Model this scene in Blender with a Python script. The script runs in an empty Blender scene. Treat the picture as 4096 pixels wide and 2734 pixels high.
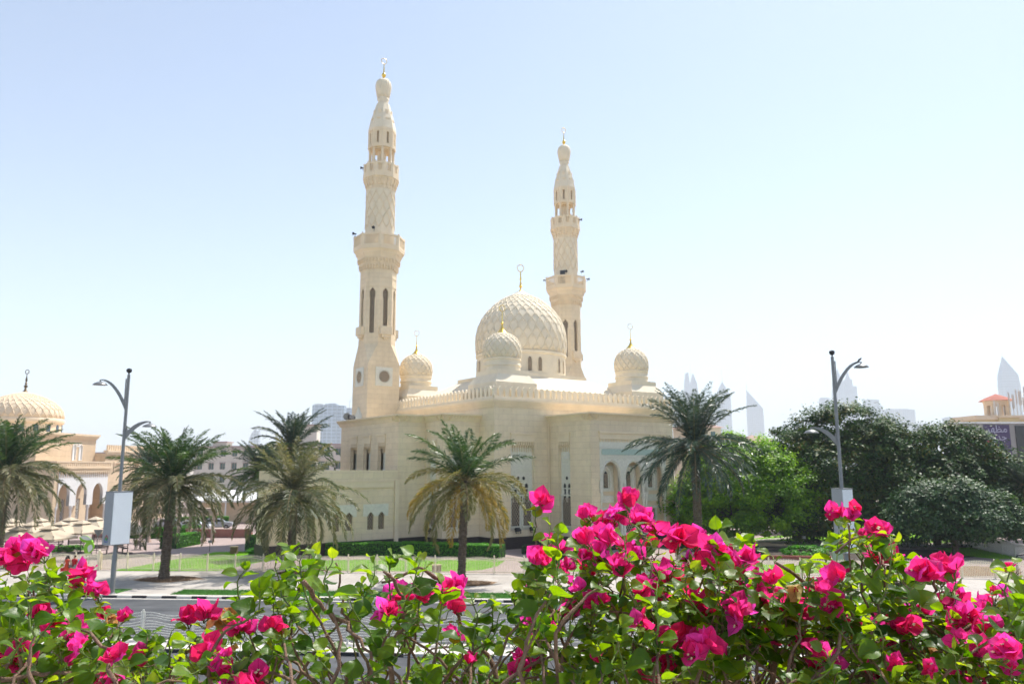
HAZE = 0.00024
import bpy, bmesh, math, random
import numpy as np
from mathutils import Vector, Matrix
random.seed(7); RNG = np.random.default_rng(11)
sc = bpy.context.scene
# ------------------------------------------------------------------ camera
H = 8.6; F = 3048.0; PITCH = math.atan(499/3048.0); ROLL = math.radians(0.2)
cF = Vector((0, math.cos(PITCH), math.sin(PITCH)))
r0 = Vector((1, 0, 0)); u0 = Vector((0, -math.sin(PITCH), math.cos(PITCH)))
cR = r0*math.cos(ROLL) - u0*math.sin(ROLL); cU = u0*math.cos(ROLL) + r0*math.sin(ROLL)
cam_d = bpy.data.cameras.new('camera'); cam = bpy.data.objects.new('camera', cam_d)
sc.collection.objects.link(cam); sc.camera = cam
cam_d.sensor_width = 36; cam_d.lens = 36*F/4096; cam_d.clip_start = 0.05; cam_d.clip_end = 20000
cam.matrix_world = Matrix(((cR.x, cU.x, -cF.x, 0), (cR.y, cU.y, -cF.y, 0), (cR.z, cU.z, -cF.z, H), (0, 0, 0, 1)))
cam_d.dof.use_dof = True; cam_d.dof.focus_distance = 1.95; cam_d.dof.aperture_fstop = 11
# ------------------------------------------------------------------ light
SUN_AZ, SUN_EL = math.radians(42), math.radians(60)      # azimuth from +Y towards +X
w = bpy.data.worlds.new('World'); sc.world = w; w.use_nodes = True
nt = w.node_tree; bg = nt.nodes['Background']
sky = nt.nodes.new('ShaderNodeTexSky'); sky.sky_type = 'NISHITA'; sky.sun_disc = False
sky.sun_elevation = SUN_EL; sky.sun_rotation = SUN_AZ
sky.air_density = 0.85; sky.dust_density = 0.5; sky.ozone_density = 1.2; sky.altitude = 0
tint = nt.nodes.new('ShaderNodeMix'); tint.data_type = 'RGBA'; tint.blend_type = 'MULTIPLY'; tint.inputs[0].default_value = 1; tint.inputs[7].default_value = (.955, 1.0, .985, 1)
nt.links.new(sky.outputs[0], tint.inputs[6]); hs = nt.nodes.new('ShaderNodeHueSaturation'); hs.inputs['Saturation'].default_value = .74; nt.links.new(tint.outputs[2], hs.inputs['Color']); nt.links.new(hs.outputs[0], bg.inputs[0]); bg.inputs[1].default_value = 0.12
sd = bpy.data.lights.new('sun', 'SUN'); sun = bpy.data.objects.new('sun', sd); sc.collection.objects.link(sun)
sd.energy = 4.0; sd.angle = math.radians(0.6); sd.color = (1, 0.95, 0.87)
sdir = Vector((math.sin(SUN_AZ)*math.cos(SUN_EL), math.cos(SUN_AZ)*math.cos(SUN_EL), math.sin(SUN_EL)))
sun.rotation_euler = (-sdir).to_track_quat('-Z', 'Y').to_euler(); sun.location = (40, 40, 120)
vs = sc.view_settings; vs.view_transform = 'Standard'; vs.look = 'None'; vs.gamma = 1; vs.exposure = 1.0
cy = sc.cycles; cy.use_adaptive_sampling = True; cy.adaptive_threshold = 0.03
cy.use_denoising = True; cy.max_bounces = 7; cy.diffuse_bounces = 4; cy.transmission_bounces = 4
cy.transparent_max_bounces = 8; cy.volume_bounces = 1; cy.caustics_reflective = False; cy.caustics_refractive = False
# ------------------------------------------------------------------ helpers
def ray(px, py): return cF*F + cR*(px-2048) - cU*(py-1367)          # photo pixel (4096 wide) -> direction
def gz(px, py, z=0.0):
    d = ray(px, py); return Vector((0, 0, H)) + d*((z-H)/d.z)
def at(px, py, Y):
    d = ray(px, py); return Vector((0, 0, H)) + d*(Y/d.y)
col = sc.collection
def tag(o, label=None, cat=None, group=None, kind=None):
    for k, v in (('label', label), ('category', cat), ('group', group), ('kind', kind)):
        if v: o[k] = v
    return o
def empty(name, loc=(0, 0, 0), rz=0.0, label=None, cat=None, group=None):
    o = bpy.data.objects.new(name, None); col.objects.link(o); o.location = loc; o.rotation_euler = (0, 0, rz)
    o.empty_display_size = 0.3
    return tag(o, label, cat, group)
def kids(o): return list(o.children)
def copy_tree(o, parent=None):
    c = o.copy(); col.objects.link(c)
    if parent: c.parent = parent
    for ch in kids(o): copy_tree(ch, c)
    return c

class MB:
    """collects polygons; build() links them as one mesh object with box-projected UVs in metres"""
    def __init__(s): s.v = []; s.f = []; s.m = Matrix.Identity(4)
    def add(s, vs, fs):
        b = len(s.v)
        s.v += [tuple(s.m @ Vector(v)) for v in vs]; s.f += [tuple(b+i for i in f) for f in fs]
    def box(s, x0, x1, y0, y1, z0, z1):
        s.add([(x0,y0,z0),(x1,y0,z0),(x1,y1,z0),(x0,y1,z0),(x0,y0,z1),(x1,y0,z1),(x1,y1,z1),(x0,y1,z1)],
              [(0,3,2,1),(4,5,6,7),(0,1,5,4),(1,2,6,5),(2,3,7,6),(3,0,4,7)])
    def quad(s, a, b, c, d): s.add([a, b, c, d], [(0,1,2,3)])
    def poly(s, pts): s.add(pts, [tuple(range(len(pts)))])
    def lathe(s, prof, n=24, cx=0, cy=0, a0=0.0, a1=None, flute=0, fd=0.0):
        """prof: list of (r, z)"""
        closed = a1 is None; a1 = a0+2*math.pi if closed else a1
        m = n if closed else n+1; vs = []
        for r, z in prof:
            for i in range(m):
                a = a0+(a1-a0)*i/n
                rr = r*(1+fd*math.cos(flute*a)) if flute else r
                vs.append((cx+rr*math.cos(a), cy+rr*math.sin(a), z))
        fs = []
        for j in range(len(prof)-1):
            for i in range(n):
                k = (i+1) % m
                fs.append((j*m+i, j*m+k, (j+1)*m+k, (j+1)*m+i))
        if closed and prof[-1][0] > 1e-3: fs.append(tuple((len(prof)-1)*m+i for i in range(m)))
        if closed and prof[0][0] > 1e-3: fs.append(tuple(reversed(range(m))))
        s.add(vs, fs)
    def prism(s, pts, z0, z1, scale1=1.0, c=(0, 0)):
        n = len(pts)
        vs = [(x, y, z0) for x, y in pts] + [(c[0]+(x-c[0])*scale1, c[1]+(y-c[1])*scale1, z1) for x, y in pts]
        s.add(vs, [(i, (i+1) % n, n+(i+1) % n, n+i) for i in range(n)] + [tuple(range(n, 2*n)), tuple(reversed(range(n)))])
    def extr(s, pts, o, u, v, w):
        """2D outline pts in plane (u,v) at o, extruded by vector w"""
        o, u, v, w = Vector(o), Vector(u), Vector(v), Vector(w); n = len(pts)
        a = [tuple(o+u*p[0]+v*p[1]) for p in pts]; b = [tuple(o+u*p[0]+v*p[1]+w) for p in pts]
        s.add(a+b, [(i, (i+1) % n, n+(i+1) % n, n+i) for i in range(n)] + [tuple(range(n, 2*n)), tuple(reversed(range(n)))])
    def tube(s, pts, r, n=6, r1=None, cap=True):
        pts = [Vector(p) for p in pts]; N = len(pts); vs = []
        rr = r if isinstance(r, (list, tuple)) else [r+((r1 if r1 is not None else r)-r)*i/max(1, N-1) for i in range(N)]
        up = Vector((0, 0, 1)); prev = None
        for i, p in enumerate(pts):
            t = (pts[min(i+1, N-1)]-pts[max(i-1, 0)])
            if t.length < 1e-9: t = Vector((0, 0, 1))
            t.normalize()
            if prev is None:
                a = t.cross(up)
                if a.length < 1e-3: a = t.cross(Vector((1, 0, 0)))
            else: a = prev - t*prev.dot(t)
            if a.length < 1e-6: a = t.orthogonal()
            a.normalize(); prev = a; b = t.cross(a)
            for k in range(n):
                q = 2*math.pi*k/n; vs.append(tuple(p+(a*math.cos(q)+b*math.sin(q))*rr[i]))
        fs = [(i*n+k, i*n+(k+1) % n, (i+1)*n+(k+1) % n, (i+1)*n+k) for i in range(N-1) for k in range(n)]
        if cap: fs += [tuple(reversed(range(n))), tuple((N-1)*n+k for k in range(n))]
        s.add(vs, fs)
    def torus(s, c, R, r, u=(1, 0, 0), v=(0, 0, 1), n=20, m=6, sq=1.0):
        c, u, v = Vector(c), Vector(u), Vector(v)
        s.tube([c+u*R*math.cos(2*math.pi*i/n)+v*R*sq*math.sin(2*math.pi*i/n) for i in range(n+1)], r, m, cap=False)
    def build(s, name, mat, parent=None, scale=1.0, smooth=False, **kw):
        V = np.array(s.v, dtype=np.float64)*scale
        me = bpy.data.meshes.new(name); me.from_pydata(V.tolist(), [], s.f)
        uvl = me.uv_layers.new(name='UVMap'); nl = len(me.loops)
        li = np.empty(nl, dtype=np.int32); me.loops.foreach_get('vertex_index', li)
        npoly = len(me.polygons); nor = np.empty(npoly*3); me.polygons.foreach_get('normal', nor); nor = nor.reshape(-1, 3)
        tot = np.empty(npoly, dtype=np.int32); me.polygons.foreach_get('loop_total', tot)
        nn = np.repeat(nor, tot, axis=0); P = V[li]
        hx, hy = -nn[:, 1], nn[:, 0]; hl = np.sqrt(hx*hx+hy*hy)+1e-9
        flat = np.abs(nn[:, 2]) > 0.8
        u = np.where(flat, P[:, 0], (P[:, 0]*hx+P[:, 1]*hy)/hl); v = np.where(flat, P[:, 1], P[:, 2])
        uvl.data.foreach_set('uv', np.stack([u, v], 1).ravel())
        if smooth:
            me.polygons.foreach_set('use_smooth', np.ones(npoly, dtype=bool))
            if smooth != 'all': me.set_sharp_from_angle(angle=math.radians(35))
        me.materials.append(mat); me.update()
        o = bpy.data.objects.new(name, me); col.objects.link(o)
        if parent: o.parent = parent
        return tag(o, **kw)

def quads(name, V, mat, parent=None, uv=None, rnd=None, n=4, smooth=False, faces=None, **kw):
    """bulk mesh: V (k*n,3), n verts per face unless faces given"""
    V = np.asarray(V, dtype=np.float32).reshape(-1, 3); me = bpy.data.meshes.new(name)
    if faces is None: faces = np.arange(len(V), dtype=np.int32).reshape(-1, n)
    faces = np.asarray(faces, dtype=np.int32); k, n = faces.shape
    me.vertices.add(len(V)); me.vertices.foreach_set('co', V.ravel())
    me.loops.add(k*n); me.loops.foreach_set('vertex_index', faces.ravel())
    me.polygons.add(k); me.polygons.foreach_set('loop_start', np.arange(0, k*n, n, dtype=np.int32))
    try: me.polygons.foreach_set('loop_total', np.full(k, n, dtype=np.int32))
    except Exception: pass
    if uv is not None:
        l = me.uv_layers.new(name='UVMap'); l.data.foreach_set('uv', np.asarray(uv, dtype=np.float32)[faces.ravel()].ravel())
    if rnd is not None:
        a = me.attributes.new('rnd', 'FLOAT', 'POINT'); a.data.foreach_set('value', np.asarray(rnd, dtype=np.float32))
    me.update(calc_edges=True); me.validate()
    if smooth: me.polygons.foreach_set('use_smooth', np.ones(len(me.polygons), dtype=bool))
    me.materials.append(mat); o = bpy.data.objects.new(name, me); col.objects.link(o)
    if parent: o.parent = parent
    return tag(o, **kw)

# ------------------------------------------------------------------ materials
class NT:
    def __init__(s, name):
        s.m = bpy.data.materials.new(name); s.m.use_nodes = True; s.t = s.m.node_tree
        s.b = s.t.nodes['Principled BSDF']; s.out = s.t.nodes['Material Output']
    def n(s, t, **k):
        x = s.t.nodes.new(t)
        for a, b in k.items(): setattr(x, a, b)
        return x
    def l(s, a, b): s.t.links.new(a, b)
    def noise(s, scale, detail=4, vec=None, rough=0.6, coord='Object'):
        x = s.n('ShaderNodeTexNoise'); x.inputs['Scale'].default_value = scale; x.inputs['Detail'].default_value = detail
        x.inputs['Roughness'].default_value = rough
        if vec is None:
            tc = s.n('ShaderNodeTexCoord'); vec = tc.outputs[coord]
        s.l(vec, x.inputs['Vector']); return x
    def ramp(s, fac, stops):
        r = s.n('ShaderNodeValToRGB'); e = r.color_ramp.elements
        while len(e) < len(stops): e.new(0.5)
        for k, (p, c) in enumerate(stops): e[k].position = p; e[k].color = (*c, 1)
        s.l(fac, r.inputs[0]); return r
    def mix(s, fac, a, b, mode='MIX'):
        x = s.n('ShaderNodeMix'); x.data_type = 'RGBA'; x.blend_type = mode
        for i, val in ((0, fac), (6, a), (7, b)):
            if isinstance(val, (int, float)): x.inputs[i].default_value = val
            elif isinstance(val, tuple): x.inputs[i].default_value = (*val, 1)
            else: s.l(val, x.inputs[i])
        return x.outputs[2]
    def bump(s, h, strength=0.3, dist=0.02):
        b = s.n('ShaderNodeBump'); b.inputs['Strength'].default_value = strength; b.inputs['Distance'].default_value = dist
        s.l(h, b.inputs['Height']); s.l(b.outputs[0], s.b.inputs['Normal'])
    def color(s, c):
        if isinstance(c, tuple): s.b.inputs['Base Color'].default_value = (*c, 1)
        else: s.l(c, s.b.inputs['Base Color'])
    def set(s, rough=0.7, metal=0.0, spec=0.3):
        s.b.inputs['Roughness'].default_value = rough; s.b.inputs['Metallic'].default_value = metal
        s.b.inputs['Specular IOR Level'].default_value = spec; return s

def hx(r, g, b): return (r, g, b)
def mottled(name, c, amt=0.15, scale=2.0, rough=0.7, metal=0.0, spec=0.3, bump=0.15, fine=20):
    x = NT(name); x.set(rough, metal, spec)
    n1 = x.noise(scale, 6); n2 = x.noise(scale*fine, 3)
    lo = tuple(v*(1-amt) for v in c); hi = tuple(min(1, v*(1+amt)) for v in c)
    r = x.ramp(n1.outputs[0], [(0.3, lo), (0.7, hi)])
    x.color(r.outputs[0])
    if bump: x.bump(n2.outputs[0], bump, 0.02)
    return x.m
def blockwork(name, c, joint, bw=1.15, bh=0.62, amt=0.08, jm=0.012):
    x = NT(name); x.set(0.8, 0, 0.2)
    uv = x.n('ShaderNodeUVMap')
    br = x.n('ShaderNodeTexBrick'); br.offset = 0.5; br.squash = 1
    br.inputs['Scale'].default_value = 1.0; br.inputs['Brick Width'].default_value = bw; br.inputs['Row Height'].default_value = bh
    br.inputs['Mortar Size'].default_value = jm; br.inputs['Mortar Smooth'].default_value = 0.3; br.inputs['Bias'].default_value = 0.0
    br.inputs['Color1'].default_value = (*[v*(1-amt) for v in c], 1); br.inputs['Color2'].default_value = (*[min(1, v*(1+amt)) for v in c], 1)
    br.inputs['Mortar'].default_value = (*joint, 1)
    x.l(uv.outputs[0], br.inputs['Vector'])
    n1 = x.noise(0.35, 6); st = x.ramp(n1.outputs[0], [(0.3, (0.88, 0.87, 0.85)), (0.65, (1.0, 1.0, 1.0))]); mp = x.n('ShaderNodeMapping'); mp.inputs['Scale'].default_value = (2.2, 2.2, .12); tcx = x.n('ShaderNodeTexCoord'); x.l(tcx.outputs['Object'], mp.inputs[0]); n3 = x.noise(1.0, 5, mp.outputs[0]); sk_ = x.ramp(n3.outputs[0], [(0.30, (0.93, 0.915, 0.895)), (0.5, (1, 1, 1))])
    x.color(x.mix(1.0, x.mix(1.0, br.outputs['Color'], st.outputs[0], 'MULTIPLY'), sk_.outputs[0], 'MULTIPLY'))
    n2 = x.noise(9, 5); m = x.n('ShaderNodeMath', operation='MULTIPLY_ADD'); m.inputs[1].default_value = -0.6
    x.l(br.outputs['Fac'], m.inputs[0]); x.l(n2.outputs[0], m.inputs[2]); x.bump(m.outputs[0], 0.25, 0.02)
    return x.m
M = {}
M['stone'] = blockwork('cream_stone_blocks', (0.80, 0.668, 0.48), (0.55, 0.44, 0.33), amt=0.035)
M['plain'] = mottled('cream_stone_smooth', (0.77, 0.64, 0.46), 0.07, 0.8, 0.8, bump=0.1)
M['dome'] = mottled('pale_dome_plaster', (0.76, 0.665, 0.51), 0.07, 1.0, 0.8, bump=0.15)
M['white_stone'] = mottled('white_carved_stone', (0.71, 0.69, 0.60), 0.12, 5, 0.75, bump=0.5, fine=6)
M['green_stone'] = mottled('pale_green_frieze', (0.42, 0.53, 0.47), 0.15, 6, 0.75, bump=0.4, fine=4)
M['lattice'] = mottled('lattice_stone', (0.52, 0.41, 0.29), 0.08, 3)
M['dark'] = mottled('dark_glass', (0.03, 0.03, 0.035), 0.2, 3, 0.25, spec=0.5, bump=0)
M['plinth'] = mottled('dark_granite_plinth', (0.035, 0.025, 0.025), 0.25, 4, 0.5, bump=0.1)
M['gold'] = mottled('gilded_metal', (0.85, 0.58, 0.12), 0.1, 4, 0.28, 1.0, 0.5, 0)
M['black'] = mottled('black_metal', (0.02, 0.02, 0.022), 0.2, 5, 0.45, 0.0, 0.5, 0.05)
M['grey_metal'] = mottled('grey_painted_steel', (0.20, 0.205, 0.205), 0.08, 3, 0.4, 0.3, 0.5, 0.03)
M['fence'] = mottled('cream_painted_steel', (0.78, 0.70, 0.52), 0.06, 3, 0.5, 0, 0.4, 0.05)
M['rail'] = mottled('pale_grey_painted_steel', (0.58, 0.58, 0.54), 0.1, 3, 0.45, 0.1, 0.4, 0.05)
# ================================================================== the large mosque (built in 7 m camera units, scaled by S)
S = 8.6/7.0
TH = math.radians(35.7)
MC = Vector((-1.57*S, 66.70*S, 0))
mosque = empty('mosque', MC, TH, 'large cream stone mosque with patterned domes and pierced parapet behind the lawn', 'mosque')
def mloc(x, y, z):
    c, s_ = math.cos(TH), math.sin(TH); return Vector((MC.x+(x*c-y*s_)*S, MC.y+(x*s_+y*c)*S, z*S))

def wall(mb, o, u, L, z0, z1, holes, depth, n, side=0.0):
    """vertical wall from o along u (length L) between z0,z1, outward normal n, rectangular holes (a,b,zb,zt) with reveals"""
    o, u, n = Vector(o), Vector(u), Vector(n); Z = Vector((0, 0, 1))
    xs = sorted({0.0, L} | {h[0] for h in holes} | {h[1] for h in holes}); zs = sorted({z0, z1} | {h[2] for h in holes} | {h[3] for h in holes})
    for i in range(len(xs)-1):
        for j in range(len(zs)-1):
            cx, cz = (xs[i]+xs[i+1])/2, (zs[j]+zs[j+1])/2
            if any(h[0] < cx < h[1] and h[2] < cz < h[3] for h in holes): continue
            p = lambda a, z: tuple(o+u*a+Z*z)
            mb.quad(p(xs[i], zs[j]), p(xs[i+1], zs[j]), p(xs[i+1], zs[j+1]), p(xs[i], zs[j+1]))
    for a, b, zb, zt in holes:
        p = lambda q, z, d: tuple(o+u*q+Z*z-n*d)
        mb.quad(p(a, zb, 0), p(a, zt, 0), p(a, zt, depth), p(a, zb, depth)); mb.quad(p(b, zt, 0), p(b, zb, 0), p(b, zb, depth), p(b, zt, depth))
        mb.quad(p(a, zt, 0), p(b, zt, 0), p(b, zt, depth), p(a, zt, depth)); mb.quad(p(b, zb, 0), p(a, zb, 0), p(a, zb, depth), p(b, zb, depth))

def frame_m(o, u, n):
    """matrix: local x along the wall, local -y outward, z up"""
    u = Vector(u); n = Vector(n); m = Matrix.Identity(4)
    for i in range(3): m[i][0] = u[i]; m[i][1] = -n[i]; m[i][2] = (0, 0, 1)[i]; m[i][3] = o[i]
    return m
def arch_pts(cx, w, zb, zs, zt, n=8):
    """pointed arch outline (counter-clockwise)"""
    r = [(cx-w/2, zb), (cx+w/2, zb)]
    for i in range(n+1): t = i/n; r.append((cx+w/2*(1-t**2.0)**0.62 if t < 1 else cx, zs+(zt-zs)*t**0.85))
    for i in range(n-1, -1, -1): t = i/n; r.append((cx-w/2*(1-t**2.0)**0.62, zs+(zt-zs)*t**0.85))
    return r
def lattice(mb, x0, x1, z0, z1, y, step=0.21, r=0.022, clip=None):
    """diagonal lattice in the plane y"""
    W, Hh = x1-x0, z1-z0; k = -Hh; sl = 1.55
    def seg(a, b):
        (ax, az), (bx, bz) = a, b; pts = []
        n = 14
        ins = lambda t: (x0 <= ax+(bx-ax)*t <= x1 and z0 <= az+(bz-az)*t <= z1 and (clip is None or clip(ax+(bx-ax)*t, az+(bz-az)*t)))
        run = None
        for i in range(n*4+1):
            t = i/(n*4)
            if ins(t):
                if run is None: run = t
                last = t
            elif run is not None:
                if last > run: pts.append((run, last))
                run = None
        if run is not None and last > run: pts.append((run, last))
        for a_, b_ in pts:
            p = (ax+(bx-ax)*a_, az+(bz-az)*a_); q = (ax+(bx-ax)*b_, az+(bz-az)*b_)
            mb.tube([(p[0], y, p[1]), (q[0], y, q[1])], r, 4)
    c = -Hh/sl
    while c < W:
        seg((x0+c, z0), (x0+c+Hh/sl, z1)); seg((x0+c+Hh/sl, z0), (x0+c, z1)); c += step
def teeth(mb, x0, x1, z, y, w=0.16, gap=0.1, h=0.3, d=0.2):
    n = max(2, int((x1-x0)/(w+gap))); st = (x1-x0)/n
    for i in range(n):
        a = x0+st*i+(st-w)/2
        mb.box(a, a+w, y-d, y, z, z+h*0.5); mb.box(a+w*0.12, a+w*0.88, y-d*0.6, y, z-h*0.35, z)
        mb.box(a+w*0.38, a+w*0.62, y-d*0.3, y, z-h, z-h*0.35)

def niche(o, u, n, w, z0, z1, depth=0.35, parent=mosque, two=False, label=None, low=True):
    """tall recessed bay: stalactite head, carved white panel, oculi, small arches, lattice lights. o = wall point at left of hole, z=0"""
    m = frame_m(Vector(o)-Vector(n)*depth, u, n)
    p = MB(); p.m = m                       # local: y=0 is the back of the recess, -y outward
    head = MB(); head.m = m
    head.box(0.0, w, -depth-0.08, 0, z1-0.75, z1-0.02); head.box(-0.08, w+0.08, -depth-0.16, -depth-0.02, z1-0.12, z1+0.03)
    teeth(head, 0.02, w-0.02, z1-1.05, -0.02, 0.15, 0.1, 0.6, depth+0.02)
    ho = head.build('stalactite_head', M['plain'], parent, S)
    p.box(0.0, w, -0.03, -0.002, z0, z1-0.8)
    # square medallion
    zm = z1-2.0; q = min(0.75, w*0.6)
    p.box(w/2-q/2, w/2+q/2, -0.10, -0.03, zm-q/2, zm+q/2); p.torus((w/2, -0.11, zm), q*0.33, 0.035, n=16, m=4); p.torus((w/2, -0.11, zm), q*0.15, 0.03, n=12, m=4)
    # carved band with oculi and small arches
    zb = z1-3.2; nlt = 2 if w > 1.8 else 1
    p.box(0.02, w-0.02, -0.09, -0.03, zb-0.02, zb+0.12)
    dk = MB(); dk.m = m; lt = MB(); lt.m = m
    zo = zb-0.75 if low else z0+1.15
    na = nlt+1
    for k in range(nlt):
        cx = w*(k+1)/(nlt+1) if nlt == 2 else w/2
        cx = w/2+(k-(nlt-1)/2)*0.62
        p.torus((cx, -0.06, zo), 0.21, 0.05, n=18, m=6); dk.lathe([(0.19, 0.0)], 3) if False else None
        pts = [(cx+0.17*math.cos(2*math.pi*i/16), zo+0.17*math.sin(2*math.pi*i/16)) for i in range(16)]
        dk.extr(pts, (0, -0.05, 0), (1, 0, 0), (0, 0, 1), (0, 0.015, 0))
    for k in range(na):
        cx = w/2+(k-(na-1)/2)*0.62
        if cx-0.2 < 0.05 or not low: continue
        a = arch_pts(cx, 0.34, zo-2.05, zo-0.75, zo-0.45, 6)
        dk.extr(a, (0, -0.05, 0), (1, 0, 0), (0, 0, 1), (0, 0.015, 0))
        b = arch_pts(cx, 0.46, zo-2.1, zo-0.75, zo-0.38, 6)
        p.tube([(x, -0.06, z) for x, z in b[1:]+b[:1]], 0.04, 5)
    if low:
        zl = z0+2.9
        p.box(0.02, w-0.02, -0.16, -0.03, zl, zl+0.14); p.box(0.06, w-0.06, -0.10, -0.03, zl+0.6, zl+0.7)
        for k in range(3):
            cx = w*(k+0.5)/3; p.extr([(cx-0.16, zl+0.2), (cx+0.16, zl+0.2), (cx+0.11, zl+0.55), (cx-0.11, zl+0.55)], (0, -0.08, 0), (1, 0, 0), (0, 0, 1), (0, 0.06, 0))
        nw = 2 if w > 1.8 else 1
        for k in range(nw):
            a0, a1 = w*k/nw+0.2, w*(k+1)/nw-0.2
            dk.box(a0, a1, -0.06, -0.035, z0+0.35, zl-0.15); lattice(lt, a0, a1, z0+0.35, zl-0.15, -0.11, 0.24, 0.022)
            for xx in (a0-0.05, a1+0.05): p.box(xx-0.05, xx+0.05, -0.16, -0.03, z0+0.2, zl)
            p.box(a0-0.1, a1+0.1, -0.2, -0.03, z0+0.2, z0+0.32)
    po = p.build('niche_panel', M['white_stone'], parent, S, smooth=True)
    if label: po['label'] = label
    dk.build('pane', M['dark'], po, S)
    if low: lt.build('lattice', M['lattice'], po, S)
    return po

# ---- hall walls
W = 22.3
mb = MB()
wall(mb, (0, 0, 0), (1, 0, 0), W, 1.0, 12.25, [(1.75, 4.35, 1.55, 9.95)], 0.35, (0, -1, 0))
mb.quad((0, W, 1), (0, 0, 1), (0, 0, 12.25), (0, W, 12.25)); mb.quad((W, 0, 1), (W, W, 1), (W, W, 12.25), (W, 0, 12.25)); mb.quad((W, W, 1), (0, W, 1), (0, W, 12.25), (W, W, 12.25))
mb.build('hall_wall', M['stone'], mosque, S)
niche((1.75, 0, 0), (1, 0, 0), (0, -1, 0), 2.6, 1.55, 9.95)
# projecting bays
def bay(x0, x1, y0, y1, holes_x=(), holes_y=(), zt=10.95, sides=('x', 'y')):
    """box bay; holes_y cut the y0 face, holes_x cut the x0 face (given in absolute coords)"""
    mb = MB()
    wall(mb, (x0, y0, 0), (1, 0, 0), x1-x0, 1.0, zt, [(a-x0, b-x0, c, d) for a, b, c, d in holes_y], 0.35, (0, -1, 0))
    wall(mb, (x0, y1, 0), (0, -1, 0), y1-y0, 1.0, zt, [(y1-b, y1-a, c, d) for a, b, c, d in holes_x], 0.35, (-1, 0, 0))
    mb.quad((x1, y0, 1), (x1, y1, 1), (x1, y1, zt), (x1, y0, zt)); mb.quad((x1, y1, 1), (x0, y1, 1), (x0, y1, zt), (x1, y1, zt))
    mb.build('bay_wall', M['stone'], mosque, S)
def cornice_run(mb, a, b, n, z0=10.95, z1=11.6, f=0.42, step=0.31):
    """flared cornice with scalloped leaves between plan points a,b; n outward; mitred by f at both ends if requested"""
    a, b, n = Vector((*a, 0)), Vector((*b, 0)), Vector((*n, 0)); u = (b-a); L = u.length; u.normalize()
    k = max(2, int(round(L/step))); h = z1-z0; prof = [(0.0, 0.0), (0.06, 0.12), (0.16, 0.42), (0.34, 0.78), (f, 0.86)]
    for i in range(k):
        for sub in range(4):
            t0, t1 = (i+sub/4)/k, (i+(sub+1)/4)/k
            def pt(t, d, zz, ph):
                sc_ = 1+0.22*math.cos(2*math.pi*(t*k))*0.5
                dd = d*sc_ if 0.1 < d < f-0.01 else d
                dz = 0.045*math.cos(2*math.pi*(t*k)) if d > 0.3 else 0
                return tuple(a+u*(L*t)+n*dd+Vector((0, 0, z0+h*zz-dz)))
            for j in range(len(prof)-1):
                mb.quad(pt(t0, *prof[j], 0), pt(t1, *prof[j], 0), pt(t1, *prof[j+1], 0), pt(t0, *prof[j+1], 0))
    p = lambda t, d, z: tuple(a+u*(L*t)+n*d+Vector((0, 0, z)))
    zt, zl = z1, z0+h*0.86-0.05
    mb.quad(p(0, f+0.02, zl+0.02), p(1, f+0.02, zl+0.02), p(1, f+0.02, zt), p(0, f+0.02, zt))
    mb.quad(p(0, f+0.02, zt), p(1, f+0.02, zt), p(1, -0.5, zt), p(0, -0.5, zt))
    mb.quad(p(0, f+0.02, zl+0.02), p(0, f+0.02, zt), p(0, 0, zt), p(0, 0, zl+0.02)); mb.quad(p(1, 0, zl+0.02), p(1, 0, zt), p(1, f+0.02, zt), p(1, f+0.02, zl+0.02))
    mb.quad(p(0, -0.5, zt), p(1, -0.5, zt), p(1, -0.5, z0+0.1), p(0, -0.5, z0+0.1))
NW = 9.95
bay(-3.8, -0.003, 2.3, 5.4, holes_x=[(3.45, 4.95, 1.55, 9.3)], holes_y=[(-3.2, -2.0, 1.55, 9.3)])
niche((-3.8, 4.95, 0), (0, -1, 0), (-1, 0, 0), 1.5, 1.55, 9.3)
niche((-3.2, 2.3, 0), (1, 0, 0), (0, -1, 0), 1.2, 1.55, 9.3)
bay(-6.5, -0.003, 5.403, 17.85, holes_x=[(13.94, 15.5, 6.0, NW), (10.93, 12.49, 6.0, NW), (7.85, 9.41, 6.0, NW)])
for yy in (15.5, 12.49, 9.41): niche((-6.5, yy, 0), (0, -1, 0), (-1, 0, 0), 1.56, 6.0, NW, depth=0.6, low=False)
bay(6.05, 16.25, -5.72, -0.003, holes_x=[(-2.95, -1.35, 1.55, NW)], holes_y=[(7.05, 15.25, 1.05, 10.0)])
niche((6.05, -1.35, 0), (0, -1, 0), (-1, 0, 0), 1.6, 1.55, NW)
mb = MB()
cornice_run(mb, (-3.8-0.42, 2.3), (0, 2.3), (0, -1)); cornice_run(mb, (-3.8, 5.4), (-3.8, 2.3-0.42), (-1, 0))
cornice_run(mb, (-6.5-0.42, 5.4), (-3.8, 5.4), (0, -1)); cornice_run(mb, (-6.5, 17.85+0.3), (-6.5, 5.4-0.42), (-1, 0))
cornice_run(mb, (6.05-0.42, -5.72), (16.25+.42, -5.72), (0, -1)); cornice_run(mb, (6.05, -0.01), (6.05, -5.72-0.42), (-1, 0)); cornice_run(mb, (16.25, -5.72-0.42), (16.25, -0.01), (1, 0))
mb.build('bay_cornice', M['plain'], mosque, S)
mb = MB()
mb.box(-6.3, -0.01, 5.6, 17.6, 11.2, 11.35); mb.box(-3.6, -0.01, 2.5, 5.6, 11.2, 11.34); mb.box(6.25, 16.05, -5.5, -0.01, 11.2, 11.35); mb.box(0.2, W-.2, 0.2, W-.2, 12.9, 13.05)
mb.build('flat_roof', M['plain'], mosque, S)
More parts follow.
